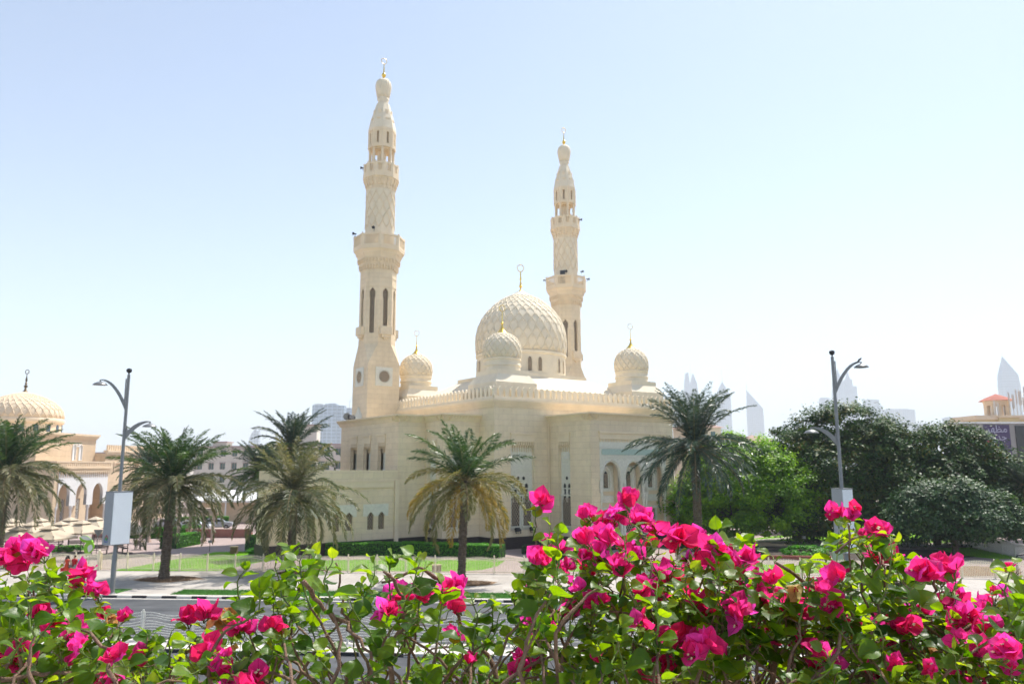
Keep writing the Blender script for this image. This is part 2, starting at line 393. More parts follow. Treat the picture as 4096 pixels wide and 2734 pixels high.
# plinth
mb = MB()
for a in ((-0.06, W+.06, -0.06, W+.06), (-3.86, -0.07, 2.24, 5.3), (-6.56, -0.08, 5.34, 17.9), (5.99, 16.31, -5.78, -0.07)): mb.box(*a, 0, 0.995)
mb.box(-17.9, -6.57, 5.1, 7.7, 0, 0.995)
mb.build('plinth', M['plinth'], mosque, S)
# annex (lower block on the left)
mb = MB()
wall(mb, (-17.8, 5.16, 0), (1, 0, 0), 11.25, 1.0, 6.75, [(2.1, 2.75, 1.85, 3.3), (3.25, 3.9, 1.85, 3.3), (5.3, 5.95, 1.85, 3.3), (6.45, 7.1, 1.85, 3.3), (8.45, 9.0, 1.85, 3.3), (9.45, 10.0, 1.85, 3.3)], 0.22, (0, -1, 0))
mb.quad((-17.8, 7.6, .6), (-17.8, 5.16, .6), (-17.8, 5.16, 6.75), (-17.8, 7.6, 6.75)); mb.quad((-17.8, 5.16, 6.3), (-6.55, 5.16, 6.3), (-6.55, 7.6, 6.3), (-17.8, 7.6, 6.3))
mb.quad((-6.55, 5.16, .6), (-6.55, 5.39, .6), (-6.55, 5.39, 6.75), (-6.55, 5.16, 6.75))
mb.quad((-17.8, 7.6, .6), (-17.8, 7.6, 6.75), (-6.55, 7.6, 6.75), (-6.55, 7.6, .6))
mb.quad((-17.8, 5.16, 6.75), (-6.55, 5.16, 6.75), (-6.55, 5.5, 6.75), (-17.8, 5.5, 6.75)); mb.quad((-6.55, 5.5, 6.75), (-6.55, 5.5, 6.3), (-17.8, 5.5, 6.3), (-17.8, 5.5, 6.75))
mb.build('annex_wall', M['stone'], mosque, S)
mb = MB()
mb.box(-17.9, -6.95, 5.04, 5.157, 5.80, 5.86); mb.box(-17.85, -6.95, 5.08, 5.157, 5.36, 5.797); mb.box(-6.9, -6.52, 4.98, 5.157, 0.6, 5.9); mb.box(-17.88, -6.95, 5.05, 5.157, 5.30, 5.357)
mb.build('annex_moulding', M['plain'], mosque, S)
for q in (2.1, 5.3, 8.45):
    x = -17.8+q; sec = 1.15 if q < 8 else 1.0; ww = 0.65 if q < 8 else 0.55
    p = MB(); L_, R_ = x-0.42, x+sec+ww+0.35
    for a, b, c, d in ((L_, x, 2.95, 3.95), (x, R_, 3.38, 3.95), (x+ww, x+sec, 2.95, 3.38), (x+sec+ww, R_, 2.95, 3.38)): p.box(a, b, 5.11, 5.158, c, d)
    for xx in (x, x+sec):
        p.extr([(xx, 3.02), (xx+.12, 3.16), (xx+ww/2, 3.34), (xx+ww-.12, 3.16), (xx+ww, 3.02), (xx+ww, 3.381), (xx, 3.381)], (0, 5.112, 0), (1, 0, 0), (0, 0, 1), (0, 0.04, 0))
    po = p.build('window_surround', M['white_stone'], mosque, S)
    dk = MB(); lt = MB()
    for xx in (x, x+sec): dk.box(xx, xx+ww, 5.33, 5.37, 1.85, 3.3); lattice(lt, xx, xx+ww, 1.85, 3.3, 5.28, 0.2, 0.02)
    dk.build('pane', M['dark'], po, S); lt.build('lattice', M['lattice'], po, S)
# ---- portal screen with pointed arches
px0, px1, py = 7.05, 15.25, -5.72+0.35
mb = MB()
mb.box(px0, px1, -5.80, py, 9.35, 9.98); mb.box(px0-.1, px1+.1, -5.9, -5.725, 9.85, 10.05)
teeth(mb, px0+.03, px1-.03, 9.12, py, 0.2, 0.12, 0.75, 0.33)
mb.build('portal_cornice', M['plain'], mosque, S)
centers = [8.42+i*2.73 for i in range(3)]
def screen(x0, x1, z0, z1, arches):
    pts = [(x0, z0)]
    for c, w_, zs, zt in arches:
        a = arch_pts(c, w_, z0, zs, zt, 9)
        a = a[2:]; a = [(c-w_/2, z0)]+list(reversed(a))+[(c+w_/2, z0)]; pts += a
    return pts+[(x1, z0), (x1, z1), (x0, z1)]
def arch_screen(mb, x0, x1, z0, z1, arches, y0, y1):
    """thick screen with arched openings, made from strips so every face stays convex"""
    def strip(a, b, za, zb_):    # za,zb lower edge heights at a,b
        mb.add([(a,y0,za),(b,y0,zb_),(b,y0,z1),(a,y0,z1),(a,y1,za),(b,y1,zb_),(b,y1,z1),(a,y1,z1)], [(0,1,2,3),(7,6,5,4),(0,4,5,1),(3,2,6,7)])
    cur = x0
    for c, w_, zs, zt in arches:
        if c-w_/2 > cur+1e-4:
            mb.box(cur, c-w_/2, y0, y1, z0, z1)
        pts = [p for p in arch_pts(c, w_, z0, zs, zt, 10)[2:]][::-1]
        pts = [(max(c-w_/2, min(c+w_/2, x)), z) for x, z in pts]
        for p, q in zip(pts, pts[1:]):
            if q[0]-p[0] > 1e-4: strip(p[0], q[0], p[1], q[1])
        for sgn in (-1, 1):
            xx = c+sgn*w_/2; mb.quad((xx, y0, z0), (xx, y1, z0), (xx, y1, zs), (xx, y0, zs))
        cur = c+w_/2
    if x1 > cur+1e-4: mb.box(cur, x1, y0, y1, z0, z1)
mb = MB()
arch_screen(mb, px0+.003, px1-.003, 4.75, 9.34, [(c, 2.0, 6.0, 7.45) for c in centers], -5.66, -5.44)
for c in centers:   # raised archivolts
    a = arch_pts(c, 2.2, 4.8, 6.0, 7.62, 10)
    mb.tube([(x, -5.67, z) for x, z in a[1:]+a[:1]], 0.06, 5)
    for xx in (c-1.3, c+1.3):
        mb.box(xx-.22, xx+.22, -5.72, -5.663, 4.75, 5.95); mb.box(xx-.14, xx+.14, -5.75, -5.723, 5.1, 5.6)
for zz in (7.75, 8.62): mb.box(px0+.02, px1-.02, -5.70, -5.664, zz, zz+.07)
mb.build('portal_screen', M['white_stone'], mosque, S)
mb = MB()
mb.extr([(px0+.35, 8.0), (px1-.35, 8.0), (px1-.25, 8.25), (px1-.35, 8.5), (px0+.35, 8.5), (px0+.25, 8.25)], (0, -5.71, 0), (1, 0, 0), (0, 0, 1), (0, 0.045, 0))
mb.build('green_frieze', M['green_stone'], mosque, S)
# recess behind the screen
mb = MB(); yb = -4.85
wall(mb, (px0, yb, 0), (1, 0, 0), px1-px0, 1.05, 9.9, [], 0.1, (0, -1, 0))
mb.quad((px0, py, 1.05), (px0, yb, 1.05), (px0, yb, 9.9), (px0, py, 9.9)); mb.quad((px1, yb, 1.05), (px1, py, 1.05), (px1, py, 9.9), (px1, yb, 9.9))
for c in (9.78, 12.51): mb.box(c-.35, c+.35, -5.4, yb, 1.05, 9.3)
mb.build('portal_recess', M['plain'], mosque, S)
mb = MB(); mb.box(px0, px1, -5.75, yb, 0.2, 1.05); mb.build('portal_step', M['plinth'], mosque, S)
for c in centers:
    p = MB(); p.m = Matrix.Translation((c, yb, 0))
    p.box(-.95, .95, -.06, -.003, 4.85, 7.1); p.box(-.62, .62, -.16, -.061, 4.9, 5.05); p.box(-.9, .9, -.2, -.003, 3.3, 3.5); p.box(-.9, .9, -.1, -.003, 3.9, 4.5)
    a = arch_pts(0, 1.05, 5.05, 6.1, 6.95, 8); p.tube([(x, -.10, z) for x, z in a[1:]+a[:1]], 0.13, 6)
    for xx in (-.62, .62): p.box(xx-.09, xx+.09, -.14, -.003, 1.1, 3.3)
    po = p.build('portal_window', M['white_stone'], mosque, S, smooth=True)
    dk = MB(); dk.m = p.m; dk.extr(arch_pts(0, .5, 5.15, 6.0, 6.6, 6), (0, -.09, 0), (1, 0, 0), (0, 0, 1), (0, .02, 0)); dk.box(-.5, .5, -.04, -.01, 1.3, 3.2)
    dk.build('pane', M['dark'], po, S)
    lt = MB(); lt.m = p.m; lattice(lt, -.5, .5, 1.3, 3.2, -.09, 0.24, 0.032); lattice(lt, -.22, .22, 5.2, 6.4, -.11, 0.16, 0.02); lt.build('lattice', M['lattice'], po, S)
for c in (7.25, 9.62, 9.94, 12.35, 12.67, 15.05):
    p = MB(); p.lathe([(0.2, 1.06), (0.2, 1.25), (0.13, 1.35), (0.12, 3.9), (0.17, 4.05), (0.14, 4.1), (0.22, 4.45), (0.22, 4.74)], 14, c, -5.55)
    p.build('column', M['white_stone'], mosque, S, smooth=True)
# drain pipe
p = MB(); p.tube([(5.93, -0.12, 1.2), (5.93, -0.12, 10.9)], 0.06, 8); p.build('drain_pipe', M['plain'], mosque, S, smooth=True)
# ---- main cornice and merlons
mb = MB()
for k, (pz0, pz1, o) in enumerate(((12.25, 12.42, 0.08), (12.42, 12.56, 0.16), (12.56, 12.72, 0.25), (12.72, 12.9, 0.33))):
    mb.box(-o, W+o, -o, 0.3, pz0, pz1-.001); mb.box(-o, 0.3, 0.301, W+o, pz0, pz1-.002); mb.box(W-.3, W+o, 0.301, W+o, pz0, pz1-.002); mb.box(0.301, W-.301, W-.3, W+o, pz0, pz1-.002)
mb.build('main_cornice', M['plain'], mosque, S)
mb = MB(); g = 0.656; n = 34
for (o, u) in (((0, 0), (1, 0)), ((0, 0), (0, 1)), ((W, 0), (0, 1)), ((0, W), (1, 0))):
    u3 = Vector((*u, 0)); nrm = Vector((u[1], -u[0], 0)); t = 0.17
    base = Vector((*o, 0)); a = base-nrm*t/2+u3*(0.0 if u[0] else 0.1)
    L_ = W-(0 if u[0] else 0.2)
    mb.extr([(0, 12.9), (L_, 12.9), (L_, 13.17), (0, 13.17)], a, u3, (0, 0, 1), nrm*t)
    for i in range(n+1 if u[0] else n):
        c = i*g+(0 if u[0] else (0.0 if i else g*0.0))
        if not u[0] and i == 0: continue
        mb.extr([(c-.17, 13.171), (c+.17, 13.171), (c+.17, 13.35), (c+.235, 13.72), (c+.235, 13.82), (c+.15, 13.86), (c+.11, 13.98), (c, 14.08), (c-.11, 13.98), (c-.15, 13.86), (c-.235, 13.82), (c-.235, 13.72), (c-.17, 13.35)], base-nrm*t/2, u3, (0, 0, 1), nrm*t)
mb.build('merlon_parapet', M['dome'], mosque, S)
# ---- domes
def interp(prof, t):
    """radius at height z=t from (r,z) list"""
    for (r0_, z0_), (r1_, z1_) in zip(prof, prof[1:]):
        if z0_ <= t <= z1_ and z1_ > z0_: return r0_+(r1_-r0_)*(t-z0_)/(z1_-z0_)
    return prof[-1][0]
def ribs(mb, prof, cx, cy, z0, z1, n, turns, r, wob=0.0, steps=40, boss=0.0):
    """crossing helical ribs on a surface of revolution; arc length parametrised"""
    zs = np.linspace(z0, z1, 200); rs = np.array([interp(prof, z) for z in zs])
    ds = np.sqrt(np.diff(zs)**2+np.diff(rs)**2); da = np.cumsum(np.r_[0, ds/np.maximum(rs[1:], 0.25*max(rs))]); da /= da[-1]
    tt = np.linspace(0, 1, steps+1)
    zz = np.interp(tt, da, zs); rr = np.interp(tt, da, rs)
    for k in range(n):
        for sg in (1, -1):
            pts = []
            for i in range(steps+1):
                wv = wob*math.sin(tt[i]*turns*n*2*math.pi)*sg
                a = 2*math.pi*(k/n)+sg*turns*2*math.pi*tt[i]+wv
                pts.append((cx+(rr[i]+r*0.3)*math.cos(a), cy+(rr[i]+r*0.3)*math.sin(a), zz[i]))
            mb.tube(pts, r*(1.0), 4, r1=r*0.8, cap=False)
    if boss:
        m = int(round(2*turns*n))
        for j in range(m):
            t = (j+0.5)/m; z = float(np.interp(t, tt, zz)); q = float(np.interp(t, tt, rr))
            for k in range(n):
                a = 2*math.pi*(k+(0.5 if j % 2 == 0 else 0.0)+0.5*0)/n
                s_ = boss*max(0.35, q/max(rs)); c = Vector((cx+q*math.cos(a), cy+q*math.sin(a), z))
                nn = Vector((math.cos(a), math.sin(a), 0.25+1.2*t)).normalized(); uu = Vector((-math.sin(a), math.cos(a), 0)); vv = nn.cross(uu)
                ring = [[tuple(c+nn*h_+(uu*math.cos(b)+vv*math.sin(b))*w_) for b in [2*math.pi*i/7 for i in range(7)]] for w_, h_ in ((s_, 0.0), (s_*0.7, s_*0.45), (s_*0.25, s_*0.6))]
                mb.add(ring[0]+ring[1]+ring[2], [(i, (i+1) % 7, 7+(i+1) % 7, 7+i) for i in range(7)]+[(7+i, 7+(i+1) % 7, 14+(i+1) % 7, 14+i) for i in range(7)]+[tuple(range(14, 21))])
def finial(parent, cx, cy, z, R, cone, stem, ring_r, tm=1.0, bulbs=False):
    mb = MB()
    prof = [(R, z), (R*0.55, z+cone*0.3), (R*0.22, z+cone*0.65), (R*0.12, z+cone)]
    zz = z+cone
    if bulbs:
        prof += [(0.06, zz), (0.17, zz+.10), (0.19, zz+.22), (0.07, zz+.4), (0.14, zz+.52), (0.07, zz+.65), (0.06, zz+.8), (0.13, zz+1.0), (0.06, zz+1.35), (0.08, zz+1.65), (0.04, zz+1.9)]; zz += 1.9
    else:
        prof += [(0.05, zz), (0.12*tm, zz+.08), (0.12*tm, zz+.16), (0.05, zz+.25), (0.05, zz+.3), (0.022, zz+stem)]; zz += stem
    mb.lathe(prof, 16, cx, cy)
    mb.torus((cx, cy, zz+ring_r), ring_r, 0.032*(1.3 if bulbs else 1), u=(math.cos(-TH+.2), math.sin(-TH+.2), 0), n=24, m=6, sq=1.12)
    return mb.build('finial', M['gold'], parent, S, smooth=True)
c0 = 11.15
mb = MB(); mb.box(c0-8.1, c0+8.1, c0-8.1, c0+8.1, 13.05, 14.35)
q = 8.1; z0_, z1_, k = 14.35, 16.05, 5.0
mb.add([(c0-q,c0-q,z0_),(c0+q,c0-q,z0_),(c0+q,c0+q,z0_),(c0-q,c0+q,z0_),(c0-k,c0-k,z1_),(c0+k,c0-k,z1_),(c0+k,c0+k,z1_),(c0-k,c0+k,z1_)], [(0,1,5,4),(1,2,6,5),(2,3,7,6),(3,0,4,7)])
mb.box(c0-k, c0+k, c0-k, c0+k, 16.05, 16.4); mb.build('dome_base', M['dome'], mosque, S)
DP = [(4.82, 18.9), (4.93, 19.5), (4.95, 20.2), (4.9, 21.0), (4.72, 21.9), (4.35, 22.8), (3.8, 23.6), (3.1, 24.35), (2.2, 25.05), (1.35, 25.5), (0.75, 25.85), (0.4, 26.05)]
mb = MB(); mb.lathe([(4.80, 16.4), (4.80, 18.55), (4.93, 18.62), (4.95, 18.86), (4.86, 18.92)], 64, c0, c0)
dr = mb.build('drum', M['dome'], mosque, S, smooth=True)
for k in range(8):       # paired drum windows
    for dd in (-0.115, 0.115):
        a = math.radians(-90-25+5)+k*math.pi/4+dd+math.radians(1)
        p = MB(); R_ = 4.8; u = (-math.sin(a), math.cos(a), 0); nn = (math.cos(a), math.sin(a), 0)
        p.m = frame_m((c0+R_*math.cos(a), c0+R_*math.sin(a), 0), u, nn)
        A = arch_pts(0, .52, 16.75, 17.85, 18.25, 6); p.tube([(x, -.01, z) for x, z in A[1:]+A[:1]], 0.07, 5)
        wo = p.build('drum_window', M['dome'], mosque, S, smooth=True)
        p2 = MB(); p2.m = p.m; p2.extr(A, (0, -.015, 0), (1, 0, 0), (0, 0, 1), (0, .03, 0)); p2.build('pane', M['dark'], wo, S)
        p3 = MB(); p3.m = p.m; lattice(p3, -.22, .22, 16.8, 18.1, -.045, .14, .02); p3.build('lattice', M['lattice'], wo, S)
mb = MB(); mb.lathe(DP, 72, c0, c0); md = mb.build('main_dome', M['dome'], mosque, S, smooth='all')
mb = MB(); ribs(mb, DP, c0, c0, 18.95, 25.5, 32, 0.205, 0.065, 0.010, 56, boss=0.13); mb.build('rib_pattern', M['dome'], md, S, smooth='all')
finial(md, c0, c0, 26.0, 0.42, 0.5, 0, 0.36, bulbs=True)
SP = [(1.72, 16.95), (1.78, 17.4), (1.78, 17.9), (1.68, 18.35), (1.42, 18.8), (1.0, 19.15), (0.6, 19.36), (0.5, 19.42)]
for i, (cx, cy) in enumerate(((2.85, 2.85), (19.6, 2.85), (2.85, 19.6), (19.6, 19.6))):
    mb = MB(); q = 2.3; k = 1.78
    mb.box(cx-q, cx+q, cy-q, cy+q, 13.05, 14.55)
    mb.add([(cx-q,cy-q,14.55),(cx+q,cy-q,14.55),(cx+q,cy+q,14.55),(cx-q,cy+q,14.55),(cx-k,cy-k,15.35),(cx+k,cy-k,15.35),(cx+k,cy+k,15.35),(cx-k,cy+k,15.35)], [(0,1,5,4),(1,2,6,5),(2,3,7,6),(3,0,4,7)])
    mb.box(cx-k, cx+k, cy-k, cy+k, 15.35, 15.75)
    mb.lathe([(1.7, 15.75), (1.7, 16.15), (1.77, 16.2), (1.77, 16.32), (1.7, 16.4), (1.7, 16.72), (1.78, 16.78), (1.78, 16.9), (1.72, 16.95)], 40, cx, cy)
    mb.build('small_dome_base', M['dome'], mosque, S, smooth=True)
    mb = MB(); mb.lathe(SP, 48, cx, cy); so = mb.build('small_dome', M['dome'], mosque, S, smooth='all')
    mb = MB(); ribs(mb, SP, cx, cy, 16.97, 19.3, 18, 0.23, 0.055, 0.0, 32); mb.build('rib_pattern', M['dome'], so, S, smooth='all')
    finial(so, cx, cy, 19.38, 0.58, 0.85, 1.3, 0.27)
# ---- minarets
def minaret(cx, cy, label, spk):
    o = mloc(cx, cy, 0); T = empty('minaret', o, TH, label, 'minaret', 'minarets of the mosque')
    q = 1.86
    def oct(r, rot=math.pi/8): return [(r/math.cos(math.pi/8)*math.cos(rot+i*math.pi/4), r/math.cos(math.pi/8)*math.sin(rot+i*math.pi/4)) for i in range(8)]
    RO = 1.84
    mb = MB(); mb.prism([(-q, -q), (q, -q), (q, q), (-q, q)], 0.0, 17.8)
    sq = [(-q,-q),(q,-q),(q,q),(-q,q)]; oc = oct(RO)
    # broach transition
    sqv = [(x, y, 17.8) for x, y in sq]; ov = [(x, y, 20.0) for x, y in oc]; c_ = {}
    vs = sqv+ov; fs = []
    def near(x, y): return min(range(4), key=lambda k: (sq[k][0]-x)**2+(sq[k][1]-y)**2)
    for i in range(8):
        j = (i+1) % 8; a, b = near(*oc[i]), near(*oc[j])
        if a == b: fs.append((a, 4+j, 4+i) if False else (a, 4+i if False else 4+j, 4+i))
        else: fs.append((a, b, 4+j, 4+i))
    mb.add(vs, [tuple(f) for f in fs])
    mb.build('tower_base', M['stone'], T, S)
    mb = MB(); Z0, Z1 = 20.0, 28.3
    for i in range(8):    # octagon faces with tall slots
        a, b = oc[i], oc[(i+1) % 8]; u = Vector((b[0]-a[0], b[1]-a[1], 0)); L_ = u.length; u.normalize(); nn = Vector((u.y, -u.x, 0))
        zb = 21.95 if i % 2 else 21.2
        wall(mb, (a[0], a[1], 0), u, L_, Z0, Z1, [(L_/2-.33, L_/2+.33, zb, 26.2)], 0.3, nn)
    mb.build('shaft_wall', M['stone'], T, S)
    for i in range(8):
        a, b = oc[i], oc[(i+1) % 8]; u = Vector((b[0]-a[0], b[1]-a[1], 0)); L_ = u.length; u.normalize(); nn = Vector((u.y, -u.x, 0)); zb = 21.95 if i % 2 else 21.2
        m = frame_m(Vector((a[0], a[1], 0)), u, nn); p = MB(); p.m = m; x0, x1 = L_/2-.33, L_/2+.33
        for xx in (x0-.06, x1-.06+.0): p.box(xx, xx+.12, -.03, .1, zb, 25.0)
        p.extr([(x0, 26.21), (x0, 25.7), (L_/2-.1, 26.1), (L_/2+.1, 26.1), (x1, 25.7), (x1, 26.21)], (0, 0.02, 0), (1, 0, 0), (0, 0, 1), (0, .2, 0)) if False else None
        p.add([(x0, .02, 26.19), (x0, .02, 25.75), (L_/2, .02, 26.19), (x1, .02, 25.75), (x1, .02, 26.19)], [(0, 1, 2), (2, 3, 4)])
        p.box(0.12, L_-.12, -.035, -.003, 26.35, 26.45); p.box(0.12, L_-.12, -.035, -.003, 27.3, 27.38)
        wo = p.build('tall_window', M['plain'], T, S)
        p = MB(); p.m = m; p.box(x0, x1, .26, .31, zb, 26.2); p.build('pane', M['dark'], wo, S)
        p = MB(); p.m = m; lattice(p, x0, x1, zb, 26.2, .2, .22, .027); p.build('lattice', M['lattice'], wo, S)
        if zb > 21.5:
            p = MB(); p.m = m; p.box(.12, L_-.12, -.42, -.003, 21.0, 21.9); p.box(.3, L_-.3, -.44, -.42, 21.25, 21.65); p.box(.3, L_-.3, -.3, -.003, 20.72, 20.998); p.box(.55, L_-.55, -.18, -.003, 20.5, 20.718)
            p.build('corbelled_box', M['plain'], T, S)
    for i, (u, nn) in enumerate((((1, 0, 0), (0, -1, 0)), ((0, -1, 0), (-1, 0, 0)))):
        p = MB(); p.m = frame_m(Vector(nn)*q, u, nn)
        p.box(-.98, .98, -.10, -.003, 15.5, 17.5); p.torus((0, -.11, 16.5), .72, .06, n=28, m=6); p.torus((0, -.11, 16.5), .62, .03, n=28, m=4)
        wo = p.build('round_window', M['white_stone'], T, S, smooth=True)
        pts = [(.62*math.cos(2*math.pi*k/28), 16.5+.62*math.sin(2*math.pi*k/28)) for k in range(28)]
        p2 = MB(); p2.m = p.m; p2.extr(pts, (0, -.115, 0), (1, 0, 0), (0, 0, 1), (0, .012, 0)); p2.build('pane', M['dark'], wo, S)
        p3 = MB(); p3.m = p.m; lattice(p3, -.6, .6, 15.9, 17.1, -.13, .22, .034, clip=lambda x, z: x*x+(z-16.5)**2 < .36); p3.build('lattice', M['lattice'], wo, S)
    if cx < 5:
        p = MB(); p.m = frame_m((-q, 0.1, 0), (0, -1, 0), (-1, 0, 0))
        for s_, e_ in ((.85, -.06), (.62, -.1)):
            p.extr([(-s_, 11.2), (s_, 11.2), (s_, 12.4), (0, 13.35), (-s_, 12.4)], (0, e_, 0), (1, 0, 0), (0, 0, 1), (0, .05, 0))
        p.build('pointed_doorway', M['white_stone'], T, S)
    # corbel crown and lower balcony
    mb = MB()
    for z0_, z1_, r0_, r1_ in ((28.3, 28.75, 1.84, 1.98), (28.75, 28.8, 2.05, 2.05), (28.8, 29.4, 1.98, 2.12), (29.4, 29.46, 2.2, 2.2), (29.46, 29.9, 2.12, 2.3), (29.9, 30.05, 2.36, 2.36), (30.05, 30.35, 2.36, 2.55), (30.35, 30.6, 2.6, 2.6)):
        a = oct(r0_); mb.prism(a, z0_, z1_, r1_/r0_)
    for zz, rr, nt_, hh in ((28.75, 2.0, 5, .5), (29.42, 2.17, 5, .42)):
        o8 = oct(rr)
        for i in range(8):
            a, b = Vector((*o8[i], 0)), Vector((*o8[(i+1) % 8], 0)); u = b-a; L_ = u.length; u.normalize(); nn = Vector((u.y, -u.x, 0)); m_old = mb.m; mb.m = frame_m(a, u, nn)
            for k in range(nt_): x = L_*(k+.5)/nt_; mb.box(x-.09, x+.09, -.07, .1, zz-hh*.35, zz); mb.box(x-.05, x+.05, -.04, .1, zz-hh, zz-hh*.35)
            mb.m = m_old
    mb.build('corbel_crown', M['plain'], T, S)
    def balcony(z0_, z1_, r, fr, n_):
        mb = MB(); N = n_; pts = [(r/math.cos(math.pi/N)*math.cos(math.pi/N+2*math.pi*i/N), r/math.cos(math.pi/N)*math.sin(math.pi/N+2*math.pi*i/N)) for i in range(N)]
        gr = MB()
        for i in range(N):
            a, b = Vector((*pts[i], 0)), Vector((*pts[(i+1) % N], 0)); u = b-a; L_ = u.length; u.normalize(); nn = Vector((u.y, -u.x, 0))
            mb.m = frame_m(a, u, nn); gr.m = mb.m
            mb.box(0, L_, 0, .14, z0_, z0_+.25); mb.box(0, L_, -.02, .16, z1_-.2, z1_)
            mb.box(0, fr, .001, .139, z0_+.251, z1_-.201); mb.box(L_-fr, L_, .001, .139, z0_+.251, z1_-.201)
            lattice(gr, fr, L_-fr, z0_+.25, z1_-.2, .07, .17, .035)
        mb.m = Matrix.Identity(4); gr.m = Matrix.Identity(4)
        for x, y in pts: mb.lathe([(.1, z1_), (.1, z1_+.05), (.07, z1_+.15), (0.01, z1_+.2)], 8, x*.97, y*.97)
        b_ = mb.build('balcony', M['plain'], T, S); gr.build('grille', M['plain'], b_, S)
    balcony(30.6, 32.05, 2.62, .28, 8)
    # round patterned shaft
    mb = MB(); mb.lathe([(1.6, 30.7), (1.6, 37.4), (1.63, 37.5)], 40); rs_ = mb.build('round_shaft', M['dome'], T, S, smooth=True)
    mb = MB(); ribs(mb, [(1.6, 30.7), (1.6, 37.5)], 0, 0, 33.1, 37.3, 12, 0.21, 0.055, 0.03, 44); mb.build('rib_pattern', M['plain'], rs_, S, smooth='all')
    mb = MB(); mb.lathe([(1.6, 37.5), (1.66, 37.6), (1.62, 37.9), (1.95, 38.75), (2.05, 38.8), (2.05, 39.2)], 12, a0=math.pi/12)
    for k in range(24):
        a = 2*math.pi*k/24
        for rr, zt, hh in ((1.92, 38.75, .5), (1.74, 38.3, .7)):
            mb.m = Matrix.Rotation(a, 4, 'Z'); mb.box(rr-.25, rr+.02, -.1, .1, zt-hh*.5, zt); mb.box(rr-.25, rr-.08, -.05, .05, zt-hh, zt-hh*.5)
    mb.m = Matrix.Identity(4); mb.build('upper_corbel', M['plain'], T, S)
    balcony(39.2, 40.45, 1.93, .3, 12)
    # lantern
    mb = MB()
    for i in range(8): a = math.pi/8+i*math.pi/4; mb.lathe([(.2, 39.25), (.2, 40.6), (.15, 40.7), (.15, 42.2), (.2, 42.3), (.17, 42.4), (.24, 42.6), (.24, 42.7)], 12, 1.3*math.cos(a), 1.3*math.sin(a))
    mb.lathe([(.5, 39.2), (.5, 42.8)], 12)
    mb.build('lantern_columns', M['plain'], T, S, smooth=True)
    mb = MB(); o8 = oct(1.45)
    for i in range(8):
        a, b = Vector((*o8[i], 0)), Vector((*o8[(i+1) % 8], 0)); u = b-a; L_ = u.length; u.normalize(); nn = Vector((u.y, -u.x, 0))
        wall(mb, a, u, L_, 42.7, 44.75, [(L_/2-.13, L_/2+.13, 42.9, 44.25)], .25, nn)
        mb.m = frame_m(a, u, nn); mb.box(L_/2-.28, L_/2+.28, -.05, -.002, 42.55, 42.8); mb.box(.02, L_-.02, -.04, -.002, 44.4, 44.5); mb.box(L_/2-.45, L_/2-.35, -.03, -.002, 42.8, 44.4); mb.box(L_/2+.35, L_/2+.45, -.03, -.002, 42.8, 44.4); mb.m = Matrix.Identity(4)
    mb.prism(oct(1.46), 42.45, 42.7); mb.prism(oct(1.2), 42.3, 42.45)
    wo = mb.build('lantern', M['plain'], T, S)
    mb = MB(); mb.prism(oct(1.18), 42.75, 44.7); mb.build('lantern_core', M['lattice'], T, S)
    mb = MB(); mb.prism(oct(1.46), 44.75, 46.2, 0.82); mb.prism(oct(1.18), 46.2, 48.1, 0.56); mb.build('cone', M['dome'], T, S)
    mb = MB()
    for i in range(8):
        a = i*math.pi/4; mb.m = Matrix.Rotation(a, 4, 'Z')
        mb.box(1.0, 1.32, -.22, .22, 45.85, 46.0); mb.box(1.0, 1.24, -.13, .13, 45.65, 45.85); mb.box(1.0, 1.09, -.16, .16, 46.0, 47.1); mb.m = Matrix.Identity(4)
    mb.build('bracket', M['plain'], T, S)
    mb = MB()
    mb.lathe([(.66, 48.05), (.5, 48.25), (.66, 48.55), (.68, 48.75)], 24)
    mb.lathe([(.66, 48.75), (.76, 49.3), (.88, 49.9), (.9, 50.3), (.82, 50.75), (.6, 51.05), (.3, 51.2), (.1, 51.25)], 80, flute=20, fd=.035)
    mb.build('fluted_bulb', M['dome'], T, S, smooth='all')
    mb = MB(); mb.lathe([(.2, 51.2), (.1, 51.4), (.22, 51.55), (.26, 51.7), (.2, 51.88), (.09, 51.98), (.09, 52.1), (.035, 53.1)], 16)
    mb.torus((0, 0, 53.45), .33, .035, u=(math.cos(-TH+.5), math.sin(-TH+.5), 0), n=24, m=6, sq=1.05); mb.build('finial', M['gold'], T, S, smooth=True)
    if spk:
        p = MB(); a = math.radians(-110)-TH; p.m = Matrix.Rotation(a, 4, 'Z'); p.box(1.56, 1.64, -.35, .35, 30.75, 32.9); p.build('balcony_door', M['dark'], T, S)
    return T
min_a = minaret(-1.75, 20.1, 'taller looking minaret at the left end of the mosque', False)
min_b = minaret(27.0, 22.3, 'farther minaret rising to the right behind the main dome', True)
def speaker(x, y, z, dirn, label, s=1.0):
    """horn loudspeaker; x,y,z in mosque units"""
    p = mloc(x, y, z); t = empty('loudspeaker', p, dirn, label, 'loudspeaker', 'horn loudspeakers on the minaret balconies')
    m = MB(); m.m = Matrix.Rotation(math.pi/2, 4, 'Y'); m.lathe([(.07*s, -.25*s), (.09*s, -.05*s), (.14*s, .15*s), (.27*s, .42*s), (.28*s, .44*s), (.2*s, .36*s)], 16); m.build('horn', M['grey_metal'] if s < .1 else M['black'], t, smooth=True)
    m = MB(); m.tube([(0, 0, 0), (0, 0, -.5*s)], .03, 6); m.tube([(-.12*s, 0, 0), (.05*s, 0, 0)], .1*s, 8); m.build('bracket', M['black'], t)
def onb(cx, cy, ang, r, z): return (cx+r*math.cos(ang), cy+r*math.sin(ang), z)
A0 = math.radians(-90)-TH   # towards the camera in mosque axes
